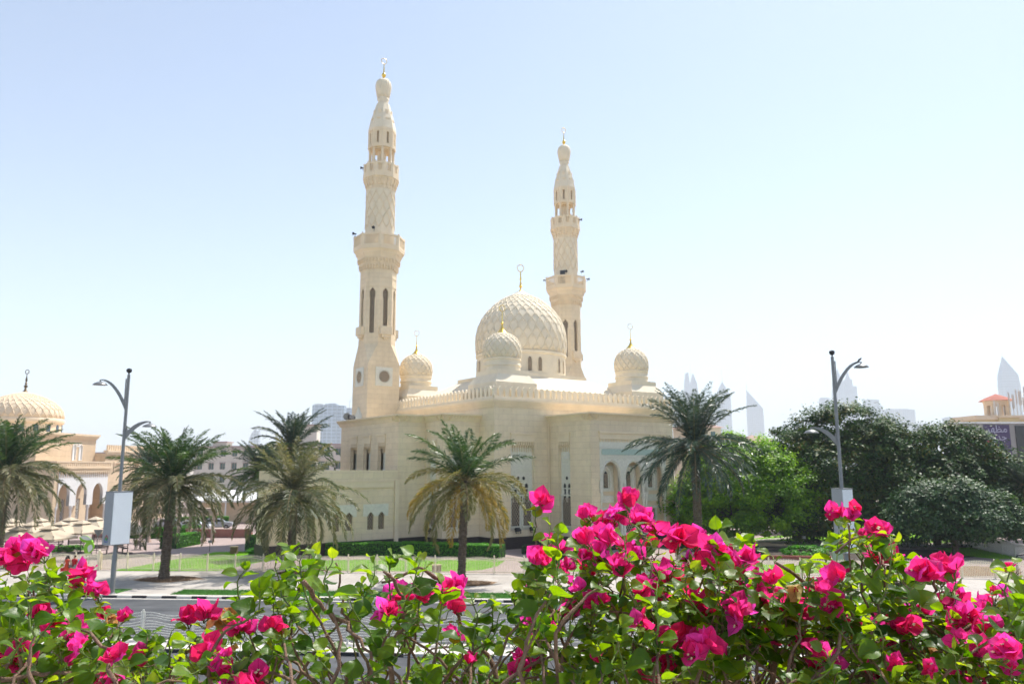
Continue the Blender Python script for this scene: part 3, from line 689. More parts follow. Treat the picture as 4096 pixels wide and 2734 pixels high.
for (cx, cy, off, r, z, dr, lab) in (
    (-1.75, 20.1, -1.15, 2.75, 32.35, -2.6, 'horn loudspeaker pointing left from the lower balcony of the left minaret'),
    (-1.75, 20.1, -.15, 1.95, 32.75, -1.7, 'horn loudspeaker facing the street from the lower balcony of the left minaret'),
    (-1.75, 20.1, -1.3, 2.05, 40.2, -2.8, 'small horn loudspeaker on the upper balcony of the left minaret'),
    (27.0, 22.3, -.05, 1.95, 32.6, -1.6, 'horn loudspeaker facing the street from the lower balcony of the right minaret'),
    (27.0, 22.3, .9, 2.5, 32.7, -.5, 'upper horn loudspeaker pointing right from the lower balcony of the right minaret'),
    (27.0, 22.3, 1.35, 2.9, 31.9, .1, 'outermost horn loudspeaker at the right edge of the right minaret balcony'),
    (27.0, 22.3, -1.5, 2.8, 31.9, 3.0, 'horn loudspeaker at the left edge of the right minaret balcony'),
    (27.0, 22.3, 1.2, 2.1, 40.2, .1, 'small horn loudspeaker on the upper balcony of the right minaret')):
    speaker(*onb(cx, cy, A0+off, r, z), dr, lab, .8)
# roof equipment and floodlights
d = empty('satellite_dish', mloc(-6.2, 17.3, 11.62), 0, 'small round grey satellite dish on the left edge of the mosque roof', 'satellite dish')
m = MB(); m.m = Matrix.Translation((0, 0, .55)) @ Matrix.Rotation(math.radians(95), 4, 'X') @ Matrix.Rotation(.3, 4, 'Y'); m.lathe([(.0, .0), (.3, .04), (.45, .12), (.46, .13)], 20); m.build('dish', M['grey_metal'], d, smooth=True)
m = MB(); m.tube([(0, 0, 0), (0, 0, .5)], .04, 6); m.build('mast', M['black'], d)
def flood(p, rz, label, s=1.0):
    t = empty('floodlight', p, rz, label, 'floodlight', 'black floodlights of the mosque')
    m = MB(); m.m = Matrix.Rotation(-.5, 4, 'X'); m.box(-.28*s, .28*s, -.1*s, .1*s, .18*s, .55*s); m.box(-.31*s, .31*s, -.13*s, -.1*s, .15*s, .58*s); m.build('lamp_head', M['black'], t)
    m = MB(); m.box(-.33*s, -.29*s, -.05*s, .05*s, 0, .4*s); m.box(.29*s, .33*s, -.05*s, .05*s, 0, .4*s); m.box(-.33*s, .33*s, -.05*s, .05*s, -.03, 0); m.build('bracket', M['black'], t)
flood(mloc(-5.9, 16.7, 11.62), TH, 'black floodlight on the roof at the foot of the left minaret', 1.3)
flood(mloc(2.3, -.35, 1.35), TH, 'black floodlight under the left light of the tall niche in the main front')
flood(mloc(3.9, -.35, 1.35), TH, 'black floodlight under the right light of the tall niche in the main front')
flood(mloc(5.75, -2.2, 1.35), TH-1.2, 'black floodlight at the narrow niche beside the drain pipe')
flood(mloc(-4.1, 4.2, 1.35), TH-1.57, 'black floodlight under the niche half hidden by palm fronds')
# ================================================================== ground, road and kerbs
def ground_mat(name, c, c2, scale=0.15, rough=0.9, tile=None, joint=None, bump=.2, streak=False):
    x = NT(name); x.set(rough, 0, 0.2)
    n1 = x.noise(scale, 7); n2 = x.noise(scale*60, 3)
    r = x.ramp(n1.outputs[0], [(0.3, c), (0.7, c2)]); colr = r.outputs[0]
    if tile:
        tc = x.n('ShaderNodeTexCoord'); br = x.n('ShaderNodeTexBrick'); br.inputs['Scale'].default_value = 1
        br.inputs['Brick Width'].default_value = tile[0]; br.inputs['Row Height'].default_value = tile[1]; br.inputs['Mortar Size'].default_value = .012
        br.inputs['Color1'].default_value = (1, 1, 1, 1); br.inputs['Color2'].default_value = (.86, .85, .84, 1); br.inputs['Mortar'].default_value = (*(joint or (.6, .6, .6)), 1)
        x.l(tc.outputs['Object'], br.inputs['Vector']); colr = x.mix(1, colr, br.outputs['Color'], 'MULTIPLY')
    if streak:
        mp = x.n('ShaderNodeMapping'); mp.inputs['Scale'].default_value = (.02, .9, 1); tcs = x.n('ShaderNodeTexCoord'); x.l(tcs.outputs['Object'], mp.inputs[0]); n4 = x.noise(1.0, 4, mp.outputs[0]); s4 = x.ramp(n4.outputs[0], [(.35, (.72, .72, .73)), (.6, (1.12, 1.12, 1.1))]); colr = x.mix(1, colr, s4.outputs[0], 'MULTIPLY')
    f = x.ramp(n2.outputs[0], [(0.3, (.88, .88, .88)), (0.7, (1, 1, 1))]); x.color(x.mix(1, colr, f.outputs[0], 'MULTIPLY'))
    x.bump(n2.outputs[0], bump, .02); return x.m
M['sand'] = ground_mat('sandy_ground', (.42, .36, .28), (.50, .43, .35), .05)
M['paver'] = ground_mat('pale_pavers', (.39, .36, .33), (.50, .465, .425), .3, tile=(1.2, 1.2), joint=(.6, .58, .55))
M['pinkpaver'] = ground_mat('pink_block_paving', (.36, .29, .275), (.43, .345, .32), .2, tile=(.3, .15), joint=(.8, .75, .72))
M['asphalt'] = ground_mat('asphalt', (.062, .066, .074), (.115, .118, .125), .35, .85, streak=True)
M['grass'] = ground_mat('lawn_grass', (.13, .32, .01), (.23, .45, .02), .25, .9, bump=.6)
M['grass2'] = ground_mat('thick_verge_grass', (.03, .12, .012), (.06, .18, .02), .4, .9, bump=.6)
M['mulch'] = ground_mat('dry_brown_soil', (.17, .11, .07), (.30, .20, .12), 1.5, .95, bump=.7)
M['paint_y'] = mottled('yellow_road_paint', (.62, .40, .06), .15, 4, .7)
M['paint_w'] = mottled('white_road_paint', (.62, .62, .6), .12, 4, .7)
RA = math.radians(-5.2); RD = Vector((math.cos(RA), math.sin(RA), 0)); RN = Vector((-math.sin(RA), math.cos(RA), 0))
def rp(s, t, z=0.0): p = RD*s+RN*t; return (p.x, p.y, z)
def sheet(name, pts, z, mat, **kw):
    mb = MB(); mb.poly([(p[0], p[1], z) for p in pts]); return mb.build(name, mat, **kw)
ST = dict(kind='structure')
sheet('ground', [(-9000, -300), (9000, -300), (9000, 12000), (-9000, 12000)], -0.155, M['sand'], **ST)
def slab(name, s0, s1, t0, t1, z0, z1, mat, **kw):
    mb = MB(); m = Matrix.Identity(4); m[0][0], m[1][0], m[0][1], m[1][1] = RD.x, RD.y, RN.x, RN.y; mb.box(s0, s1, t0, t1, z0, z1)
    o = mb.build(name, mat, **kw); o.rotation_euler = (0, 0, RA); return o
slab('road', -160, 160, 2, 51.6, -0.3, -0.15, M['asphalt'], **ST)
slab('pavement', -160, 160, 51.75, 64.3, -0.3, 0.0, M['paver'], **ST)
slab('park_ground', -160, 160, 64.301, 190, -0.3, -0.004, M['pinkpaver'], **ST)
x = NT('painted_kerb'); x.set(.8, 0, .2); tc = x.n('ShaderNodeTexCoord'); sp = x.n('ShaderNodeSeparateXYZ'); x.l(tc.outputs['Object'], sp.inputs[0])
m1 = x.n('ShaderNodeMath', operation='MULTIPLY'); m1.inputs[1].default_value = .47; x.l(sp.outputs[0], m1.inputs[0]); m2 = x.n('ShaderNodeMath', operation='FRACT'); x.l(m1.outputs[0], m2.inputs[0])
m3 = x.n('ShaderNodeMath', operation='GREATER_THAN'); m3.inputs[1].default_value = .5; x.l(m2.outputs[0], m3.inputs[0])
x.color(x.mix(m3.outputs[0], (.50, .48, .45), (.03, .03, .035))); M['kerb'] = x.m
M['kerbtop'] = mottled('worn_concrete', (.50, .47, .43), .12, 3, .9)
slab('kerb', -160, 160, 51.6, 51.75, -0.3, 0.005, M['kerb'], **ST); slab('kerb_top', -160, 160, 51.76, 52.25, -0.02, 0.012, M['kerbtop'], **ST)
slab('gutter', -160, 160, 51.25, 51.595, -0.3, -0.145, M['kerbtop'], **ST)
slab('median', -160, 160, 37.05, 38.95, -0.3, 0.0, M['kerbtop'], **ST)
slab('median_kerb', -160, 160, 36.9, 37.045, -0.3, 0.005, M['kerb'], **ST); slab('median_kerb_far', -160, 160, 38.955, 39.1, -0.3, 0.004, M['kerb'], **ST)
sheet('road_line', [gz(925, 2668)[:2], gz(940, 2668)[:2], gz(1000, 2608)[:2], gz(985, 2606)[:2]], -0.142, M['paint_y'], **ST)
# verge: long grass strip broken at the lamp
def verge(s0, s1, t0=52.3, t1=54.35):
    return slab('verge_grass', s0, s1, t0, t1, -0.01, 0.03, M['grass2'], **ST)
verge(-28.5, 22.5); verge(-60, -32.5)
slab('bare_verge', 26.5, 70, 52.3, 54.6, -0.01, 0.025, M['mulch'], **ST)
def tufts(name, pts, n, h, mat, parent=None, w=.02, z=0.0, lean=.4, **kw):
    """grass blades inside polygon pts"""
    P = np.array([(p[0], p[1]) for p in pts]); mn, mx = P.min(0), P.max(0); out = []
    def inside(q):
        c = np.zeros(len(q), bool); j = len(P)-1
        for i in range(len(P)):
            cond = ((P[i, 1] > q[:, 1]) != (P[j, 1] > q[:, 1])) & (q[:, 0] < (P[j, 0]-P[i, 0])*(q[:, 1]-P[i, 1])/(P[j, 1]-P[i, 1]+1e-12)+P[i, 0]); c ^= cond; j = i
        return c
    q = RNG.uniform(mn, mx, (n*2, 2)); q = q[inside(q)][:n]; k = len(q)
    a = RNG.uniform(0, 2*np.pi, k); hh = h*RNG.uniform(.6, 1.3, k); L = RNG.normal(0, lean, (k, 2))*hh[:, None]
    V = np.zeros((k, 3, 3)); V[:, 0, :2] = q; V[:, 1, :2] = q+np.stack([np.cos(a), np.sin(a)], 1)*w; V[:, 2, :2] = q+L; V[:, :2, 2] = z; V[:, 2, 2] = z+hh
    return quads(name, V.reshape(-1, 3), mat, parent, rnd=np.repeat(RNG.random(k), 3), n=3, **kw)
def leafmat(name, cols, trans=.35, rough=.45, spec=.4, tcol=None):
    x = NT(name); x.set(rough, 0, spec); at_ = x.n('ShaderNodeAttribute'); at_.attribute_name = 'rnd'
    st = [(i/(len(cols)-1), c) for i, c in enumerate(cols)]; r = x.ramp(at_.outputs['Fac'], st); x.color(r.outputs[0])
    tr = x.n('ShaderNodeBsdfTranslucent'); x.l(x.mix(1.0, r.outputs[0], tcol or (1.4, 1.5, .7), 'MULTIPLY'), tr.inputs[0])
    ms = x.n('ShaderNodeMixShader'); ms.inputs[0].default_value = trans; x.l(x.b.outputs[0], ms.inputs[1]); x.l(tr.outputs[0], ms.inputs[2]); x.l(ms.outputs[0], x.out.inputs[0]); return x.m
M['blade'] = leafmat('grass_blades', [(.09, .28, .01), (.19, .44, .015), (.30, .54, .04)], .3)
M['blade2'] = leafmat('dark_grass_blades', [(.02, .09, .015), (.05, .16, .02), (.08, .22, .03)], .3)
def strip_pts(s0, s1, t0, t1): return [rp(s0, t0), rp(s1, t0), rp(s1, t1), rp(s0, t1)]
tufts('grass_tufts', strip_pts(-28.5, 22.5, 52.32, 54.3), 40000, .13, M['blade2'], z=.03, kind='stuff', label='short dark green grass on the verge beside the kerb', cat='grass')
lawnA = [gz(455, 2281), gz(640, 2247), gz(770, 2224), gz(860, 2207), gz(1010, 2204), gz(1100, 2212), gz(1120, 2222), gz(1060, 2242), gz(960, 2262), gz(880, 2281)]
lawnB = [gz(1180, 2281), gz(1215, 2255), gz(1300, 2240), gz(1500, 2236), gz(1960, 2236), gz(2020, 2240), gz(1990, 2262), gz(1930, 2277), gz(1840, 2283)]
lawnC = [gz(2120, 2280), gz(2140, 2258), gz(2260, 2248), gz(2700, 2246), gz(3560, 2270), gz(3620, 2290), gz(3300, 2290), gz(2300, 2284)]
lawnD = [gz(2880, 2168), gz(3140, 2138), gz(3340, 2136), gz(3340, 2160), gz(3180, 2164)]
lawnE = [gz(3180, 2124), gz(3300, 2118), gz(3860, 2128), gz(3830, 2170), gz(3500, 2166), gz(3320, 2132)]
lawnF = [gz(3740, 2190), gz(3880, 2188), gz(3960, 2205), gz(4090, 2232), gz(3990, 2234), gz(3850, 2222)]
for L_, n_ in ((lawnA, 30000), (lawnB, 26000), (lawnC, 16000), (lawnD, 8000), (lawnE, 8000), (lawnF, 6000)):
    sheet('lawn', L_, 0.004, M['grass'], **ST); tufts('grass_tufts', L_, n_, .07, M['blade'], z=.004, kind='stuff', label='short green lawn grass beyond the fence', cat='grass')
sheet('dry_patch', [gz(3690, 2270), gz(3900, 2262), gz(4080, 2272), gz(4090, 2300), gz(3700, 2304)], 0.006, M['mulch'], **ST)
sheet('path', [gz(2780, 2176), gz(3200, 2142), gz(3560, 2120), gz(3700, 2120), gz(3340, 2134), gz(3100, 2160), gz(3250, 2166), gz(4050, 2176), gz(4050, 2186), gz(3100, 2184), gz(2900, 2196)], 0.012, M['paver'], **ST)
sheet('painted_tree_shade', [gz(2700, 2200), gz(3150, 2196), gz(3740, 2196), gz(3900, 2226), gz(3700, 2240), gz(2700, 2240)], 0.009, ground_mat('shade_toned_ground', (.05, .04, .035), (.09, .075, .06), .5), **ST)  # shade under the right trees, put into the ground as a dark sheet
# ================================================================== fences and railing
def fence_run(pts, label, spacing=2.45, group=None, top=1.42, mat='fence'):
    T = empty('picket_fence', (pts[0][0], pts[0][1], 0), 0, label, 'fence', group)
    def panel_mesh(L):
        mb = MB(); n = int(L/.125); arch = lambda x: .12*math.sin(math.pi*x/L)
        for i in range(1, n):
            x = L*i/n; h = 1.13+arch(x)
            mb.box(x-.018, x+.018, -.014, .014, .06, h+.06); mb.add([(x-.034, -.016, h+.06), (x+.034, -.016, h+.06), (x+.034, .016, h+.06), (x-.034, .016, h+.06), (x, 0, h+.15)], [(0, 1, 4), (1, 2, 4), (2, 3, 4), (3, 0, 4), (3, 2, 1, 0)])
        for dz in (1.13, .98):
            for i in range(12):
                xa, xb = L*i/12, L*(i+1)/12; za, zb = dz+arch(xa), dz+arch(xb)
                mb.add([(xa,-.02,za-.025),(xb,-.02,zb-.025),(xb,.02,zb-.025),(xa,.02,za-.025),(xa,-.02,za+.025),(xb,-.02,zb+.025),(xb,.02,zb+.025),(xa,.02,za+.025)], [(0,3,2,1),(4,5,6,7),(0,1,5,4),(2,3,7,6)])
        mb.box(0, L, -.02, .02, .1, .15); return mb
    pan = post = None; org = Vector((pts[0][0], pts[0][1], 0))
    for a, b in zip(pts, pts[1:]):
        a, b = Vector((a[0], a[1], 0)), Vector((b[0], b[1], 0)); D = b-a; n = max(1, round(D.length/spacing)); L = D.length/n; rz = math.atan2(D.y, D.x)
        pan = None
        for i in range(n):
            p = a+D*(i/n)-org
            if pan is None: pan = panel_mesh(L).build('picket_panel', M[mat], T); q = pan
            else: q = pan.copy(); col.objects.link(q)
            q.location = p; q.rotation_euler = (0, 0, rz)
            if post is None:
                pm = MB(); pm.box(-.05, .05, -.05, .05, 0, 1.3); pm.box(-.055, .055, -.055, .055, 1.3, 1.34); pm.lathe([(.02, 1.34), (.055, 1.38), (.055, 1.43), (.02, 1.47)], 8)
                post = pm.build('post', M[mat], T); q = post
            else: q = post.copy(); col.objects.link(q)
            q.location = p; q.rotation_euler = (0, 0, rz)
    return T
fl = [rp(s, 63.9+.0018*(s*0)) for s in (-46, -29.5)]
fence_run([rp(-58, 64.4), rp(-34.3, 64.2)], 'cream picket fence in front of the cafe umbrellas, left of the gate post')
fence_run([rp(-34.3, 64.2), rp(0, 63.95), rp(46, 63.9)], 'long cream picket fence with arched rails in front of the lawns')
gp = empty('gate_post', gz(392, 2279), 0, 'thick cream gate post with a ball cap in the fence behind the left lamp post', 'post')
m = MB(); m.lathe([(.11, 0), (.11, 1.45), (.14, 1.47), (.14, 1.53)], 14); m.build('shaft', M['fence'], gp, smooth=True)
m = MB(); m.lathe([(.05, 1.53), (.11, 1.58), (.11, 1.64), (.04, 1.70)], 12); m.build('ball_cap', M['fence'], gp, smooth=True)
fence_run([gz(3700, 2160), gz(3835, 2178), gz(3960, 2205), gz(4120, 2240), gz(4300, 2275)], 'far picket fence curving along the park edge at the right', mat='rail')
# median guard rail with wavy rods
T = empty('guard_rail', rp(-60, 38.75), RA, 'pale grey guard rail with wavy horizontal rods along the road median', 'railing')
def wavy_panel(L):
    mb = MB()
    for j in range(9):
        z0_ = .22+j*.125; pts = []
        for i in range(17):
            x = L*i/16; ph = (x/L)*2*math.pi; pts.append((x, 0, z0_+.10*math.sin(ph+j*.15)*(0.4+j*.09)+(.08*math.sin(math.pi*x/L) if j > 5 else 0)))
        mb.tube(pts, .02, 5)
    for x in (.06, L-.06): mb.box(x-.012, x+.012, -.012, .012, .15, 1.4)
    return mb
pan = wavy_panel(2.6).build('rod_panel', M['rail'], T, smooth='all')
pm = MB(); pm.box(-.035, .035, -.05, .05, 0, 1.48); pm.box(-.06, .06, -.08, .08, 0, .03); post = pm.build('post', M['rail'], T)
for k in range(45):
    for s_, q in ((2.68*k+.04, pan), (2.68*k, post)):
        if k: q = q.copy(); col.objects.link(q)
        q.location = (s_, 0, 0)
# ================================================================== vegetation builders
M['frond'] = leafmat('palm_leaflets_green', [(.018, .05, .014), (.045, .10, .025), (.11, .17, .05)], .28, .4)
M['frond_dry'] = leafmat('palm_leaflets_greying', [(.055, .075, .035), (.11, .125, .06), (.20, .195, .11), (.28, .22, .09)], .25, .5)
M['frond_yel'] = leafmat('palm_leaflets_yellowing', [(.10, .11, .04), (.20, .19, .08), (.34, .24, .05), (.42, .24, .03)], .3, .5)
M['frond_teal'] = leafmat('palm_leaflets_bluish', [(.02, .05, .03), (.045, .08, .05), (.10, .14, .11)], .2, .35, .5)
M['rachis'] = mottled('palm_frond_stalk', (.22, .20, .07), .2, 4)
M['rachis_dry'] = mottled('dry_frond_stalk', (.33, .24, .12), .2, 4)
x = NT('palm_trunk_bark'); x.set(.95, 0, .1); n1 = x.noise(6, 6); r = x.ramp(n1.outputs[0], [(.3, (.07, .052, .04)), (.7, (.20, .155, .115))]); x.color(r.outputs[0]); x.bump(n1.outputs[0], .5, .03); M['trunk_palm'] = x.m
x = NT('brown_bark'); x.set(.95, 0, .1); n1 = x.noise(8, 6); r = x.ramp(n1.outputs[0], [(.3, (.06, .045, .035)), (.7, (.15, .12, .09))]); x.color(r.outputs[0]); x.bump(n1.outputs[0], .5, .03); M['bark'] = x.m

def frond_geo(rng, L, el, az, droop, nl=60, ll=.42, seg=14, base=(0, 0, 0), twist=0.0):
    """returns leaflet verts (k,4,3), rachis points"""
    pts = [np.array(base, float)]; dirs = []; e = el; st = L/seg
    for i in range(seg):
        d = np.array([math.cos(e)*math.cos(az), math.cos(e)*math.sin(az), math.sin(e)]); dirs.append(d); pts.append(pts[-1]+d*st); e -= droop/seg*(0.5+1.3*i/seg)
    pts = np.array(pts); dirs.append(dirs[-1]); dirs = np.array(dirs)
    t = np.linspace(.10, .995, nl); idx = t*seg; i0 = np.minimum(idx.astype(int), seg-1); fr = (idx-i0)[:, None]
    P = pts[i0]*(1-fr)+pts[i0+1]*fr; D = dirs[i0]
    side = np.array([-math.sin(az), math.cos(az), 0.]); U = np.cross(side, D); U /= np.linalg.norm(U, axis=1)[:, None]; U = -U
    U = np.where(U[:, 2:3]*0+1 > 0, U, U)
    out = []; ln = ll*np.clip(np.sin(np.pi*np.clip(t*0.86+.14, 0, 1))**.55, .25, 1)
    for sg in (1, -1):
        a = rng.normal(.75, .12, nl); v = rng.normal(.35, .25, nl)
        S_ = side*math.cos(twist)+np.array([0, 0, 1.])*math.sin(twist)
        dd = D*np.cos(a)[:, None]*.95+S_*sg*np.sin(a)[:, None]+U*(-v)[:, None]*-1*.6
        dd[:, 2] -= rng.uniform(.0, .35, nl); dd /= np.linalg.norm(dd, axis=1)[:, None]
        l_ = ln*rng.uniform(.8, 1.15, nl); w_ = .036
        mid = P+dd*(l_*.5)[:, None]; tip = P+dd*l_[:, None]; tip[:, 2] -= l_*rng.uniform(.05, .3, nl)
        wv = np.cross(dd, rng.normal(0, 1, (nl, 3))); wv /= np.linalg.norm(wv, axis=1)[:, None]+1e-9
        out.append(np.stack([P-wv*w_*.4, mid-wv*w_, tip, mid+wv*w_], 1))
    return np.concatenate(out), pts
def make_palm(name, seed, h, heart_r=.3, trunk_r=.27, L=4.3, n_up=26, n_low=26, label=None, group='date palms', mat_up='frond', mat_low='frond_dry', lowdroop=1.5, up=1.0, ll=.5, up_el=42):
    rng = np.random.default_rng(seed); rnd = random.Random(seed); T = empty(name, (0, 0, 0), 0, label, 'palm tree', group)
    mb = MB(); n = 14; rows = int(h/.16); lean = rnd.uniform(-.02, .02)
    prof = []
    for i in range(rows+1):
        z = h*i/rows; f = 1.25-.3*min(1, i/4)+(.12 if i > rows*.85 else 0); prof += [(trunk_r*f*(1.0+.03*rnd.random()), z), (trunk_r*f*.88, z+h/rows*.75)]
    mb.lathe(prof, n)
    for i in range(int(h/.16)*9):      # leaf-base stubs
        a = rnd.uniform(0, 6.28); z = rnd.uniform(.05, h); f = 1.25-.3*min(1, z/.7)
        c, s_ = math.cos(a), math.sin(a); r_ = trunk_r*f
        b = Vector((r_*c*.95, r_*s_*.95, z)); o_ = Vector((c*.06, s_*.06, .05)); sd_ = Vector((-s_, c, 0))*.06
        mb.add([tuple(b-sd_), tuple(b+sd_), tuple(b+o_+sd_*.4), tuple(b+o_-sd_*.4), tuple(b+Vector((0, 0, .12)))], [(0, 1, 2, 3), (3, 2, 4), (0, 3, 4), (2, 1, 4)])
    mb.build('trunk', M['trunk_palm'], T)
    hb = MB()
    for i in range(46):
        a = i*2.4; e = rnd.uniform(-.5, 1.2); p0 = Vector((0, 0, h-.1+rnd.uniform(-.3, .2))); d = Vector((math.cos(a)*math.cos(e), math.sin(a)*math.cos(e), math.sin(e)))
        hb.tube([p0+d*trunk_r*.6, p0+d*(trunk_r+rnd.uniform(.15, .5))], .055, 5, r1=.03)
    hb.build('frond_bases', M['rachis_dry'], T)
    for nm, cnt, els, drs, mat, rm in (('crown', n_up, (math.radians(up_el), math.radians(88)), (.45, 1.1), mat_up, 'rachis'), ('hanging_fronds', n_low, (math.radians(-35), math.radians(30)), (lowdroop*.6, lowdroop), mat_low, 'rachis_dry')):
        V = []; R_ = []; rb = MB()
        for i in range(cnt):
            az = i*2.39996+rnd.uniform(-.25, .25); t = (i+.5)/cnt; el = els[1]+(els[0]-els[1])*t+rnd.uniform(-.12, .12)
            Lf = L*rnd.uniform(.82, 1.08)*(up if nm == 'crown' else 1.0)*(0.8+.2*min(1, t*1.6) if nm == 'crown' else 1)
            g, pts = frond_geo(rng, Lf, el, az, rnd.uniform(*drs), 84, ll, 14, (0, 0, h+rnd.uniform(-.15, .15)), rnd.uniform(-.5, .5))
            V.append(g); R_.append(np.clip(np.full(len(g), rnd.random())*.6+rng.random(len(g))*.4, 0, 1)); rb.tube([tuple(p) for p in pts[::1]], .028, 4, r1=.008, cap=False)
        V = np.concatenate(V); R_ = np.concatenate(R_); cr = quads(nm, V.reshape(-1, 3), M[mat], T, rnd=np.repeat(R_, 4), n=4)
        rb.build('frond_stalks', M[rm], cr)
    return T
def leaf_quads(P, N, size, rng, jitter=.6, aspect=1.8):
    k = len(P); N = N+rng.normal(0, jitter, (k, 3)); N /= np.linalg.norm(N, axis=1)[:, None]+1e-9
    A = np.cross(N, rng.normal(0, 1, (k, 3))); A /= np.linalg.norm(A, axis=1)[:, None]+1e-9; B = np.cross(N, A)
    s = size*rng.uniform(.6, 1.3, k)[:, None]; a = A*s*aspect*.5; b = B*s*.5
    return np.stack([P-a, P-a*.1+b, P+a, P-a*.1-b], 1).reshape(-1, 3)
def tree(name, base, blobs, nleaf, size, mat, label, cat='tree', group=None, seed=1, trunk=None, aspect=1.8, jitter=.6, cl=3.0):
    """blobs: (dx,dy,z,rx,ry,rz). leaves gather in clumps on the shells"""
    rng = np.random.default_rng(seed); T = empty(name, (base[0], base[1], 0), 0, label, cat, group); b = np.array(blobs, float)
    area = (b[:, 3]*b[:, 5]); pr = area/area.sum(); ncl = int(nleaf/70)
    w_ = rng.choice(len(b), ncl, p=pr); d = rng.normal(0, 1, (ncl, 3)); d /= np.linalg.norm(d, axis=1)[:, None]; d[:, 2] = np.where(d[:, 2] < -.85, -d[:, 2]*.6, d[:, 2])
    rad = rng.uniform(.72, 1.04, ncl)[:, None]; C = b[w_, :3]+d*b[w_, 3:]*rad
    # drop clumps deep inside other blobs
    keep = np.ones(ncl, bool)
    for j in range(len(b)):
        q = ((C-b[j, :3])/b[j, 3:]); keep &= ~((np.linalg.norm(q, axis=1) < .62) & (w_ != j))
    C = C[keep]; D = d[keep]; m = len(C); per = max(10, int(nleaf/m)); cs = size*cl
    off = rng.normal(0, 1, (m, per, 3))*cs*np.array([1, 1, .6])*rng.uniform(.6, 1.5, (m, 1, 1)); P = (C[:, None]+off).reshape(-1, 3)
    N = np.repeat(D, per, 0)+np.array([0, 0, .9]); P[:, 2] = np.maximum(P[:, 2], .15)
    V = leaf_quads(P, N, size, rng, jitter, aspect); cr = np.clip(np.repeat(rng.random(m), per)*.5+rng.random(m*per)*.5, 0, 1)
    quads('crown', V, mat, T, rnd=np.repeat(cr, 4), n=4)
    mb = MB(); rr = random.Random(seed); th = trunk or 2.2; tr_ = .22+.03*len(blobs)**.5
    mb.tube([(0, 0, -.05), (.05, 0, th*.5), (0, .03, th)], [tr_*1.25, tr_, tr_*.9], 10)
    for j in range(len(b)):
        e = Vector(b[j, :3]); s_ = Vector((0, 0, th*.9)); mid = s_.lerp(e, .5)+Vector((rr.uniform(-.3, .3), rr.uniform(-.3, .3), .2)); mb.tube([s_, mid, e], [tr_*.6, tr_*.35, tr_*.1], 7)
        for q in range(4):
            dd = Vector((rr.uniform(-1, 1), rr.uniform(-1, 1), rr.uniform(-.2, 1))).normalized(); mb.tube([mid.lerp(e, .5), e+Vector((dd.x*b[j, 3], dd.y*b[j, 4], dd.z*b[j, 5]))*.8], .07, 5, r1=.02)
    mb.build('trunk', M['bark'], T); return T
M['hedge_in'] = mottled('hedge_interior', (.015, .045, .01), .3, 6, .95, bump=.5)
M['hedge'] = leafmat('hedge_leaves', [(.03, .14, .008), (.07, .27, .012), (.15, .42, .02)], .35)
M['hedge_dk'] = leafmat('dark_shrub_leaves', [(.015, .04, .02), (.03, .07, .035), (.05, .10, .05)], .2)
def hedge(pts, h, wd, label, dens=170, size=.075, mat='hedge', group='clipped hedges', cat='hedge'):
    """pts: ground polyline of the centre line"""
    pts = [Vector((p[0], p[1], 0)) for p in pts]; T = empty('hedge', pts[0], 0, label, cat, group); o = pts[0]; rng = np.random.default_rng(int(abs(o.x*13+o.y*7)))
    VV = []; rn = []; mb = MB()
    for i, (a, b) in enumerate(zip(pts, pts[1:])):
        u = b-a; L = u.length; u.normalize(); n = Vector((-u.y, u.x, 0)); a2, L2 = a-o, L
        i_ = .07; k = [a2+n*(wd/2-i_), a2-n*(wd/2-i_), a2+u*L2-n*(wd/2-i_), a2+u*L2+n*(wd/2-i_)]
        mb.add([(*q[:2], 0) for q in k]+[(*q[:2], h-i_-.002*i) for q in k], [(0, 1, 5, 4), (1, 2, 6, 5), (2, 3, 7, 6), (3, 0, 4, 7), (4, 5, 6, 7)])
        faces = [(a2-n*wd/2, u*L, Vector((0, 0, h)), -n), (a2+n*wd/2, u*L, Vector((0, 0, h)), n), (a2-n*wd/2+Vector((0, 0, h)), u*L, n*wd, Vector((0, 0, 1))), (a2-n*wd/2, n*wd, Vector((0, 0, h)), -u), (a2-n*wd/2+u*L, n*wd, Vector((0, 0, h)), u)]
        for oo, e1, e2, nn in faces:
            c = int(e1.length*e2.length*dens); ab = rng.random((c, 2)); P = np.array(oo)+ab[:, :1]*np.array(e1)+ab[:, 1:]*np.array(e2)+rng.normal(0, .022, (c, 3))-np.array(nn)*rng.random((c, 1))*.06
            P[:, 2] = np.clip(P[:, 2]+.03*np.sin(P[:, 0]*1.7)*(P[:, 2] > h*.8), .03, None)
            VV.append(leaf_quads(P, np.tile(np.array(nn), (c, 1))*.8+np.array([0, 0, .3]), size, rng, .6, 1.6)); rn.append(np.repeat(rng.random(c), 4))
    mb.build('inner_box', M['hedge_in'], T); quads('foliage', np.concatenate(VV), M[mat], T, rnd=np.concatenate(rn), n=4); return T  # the core is a solid box, darker green than the leaves
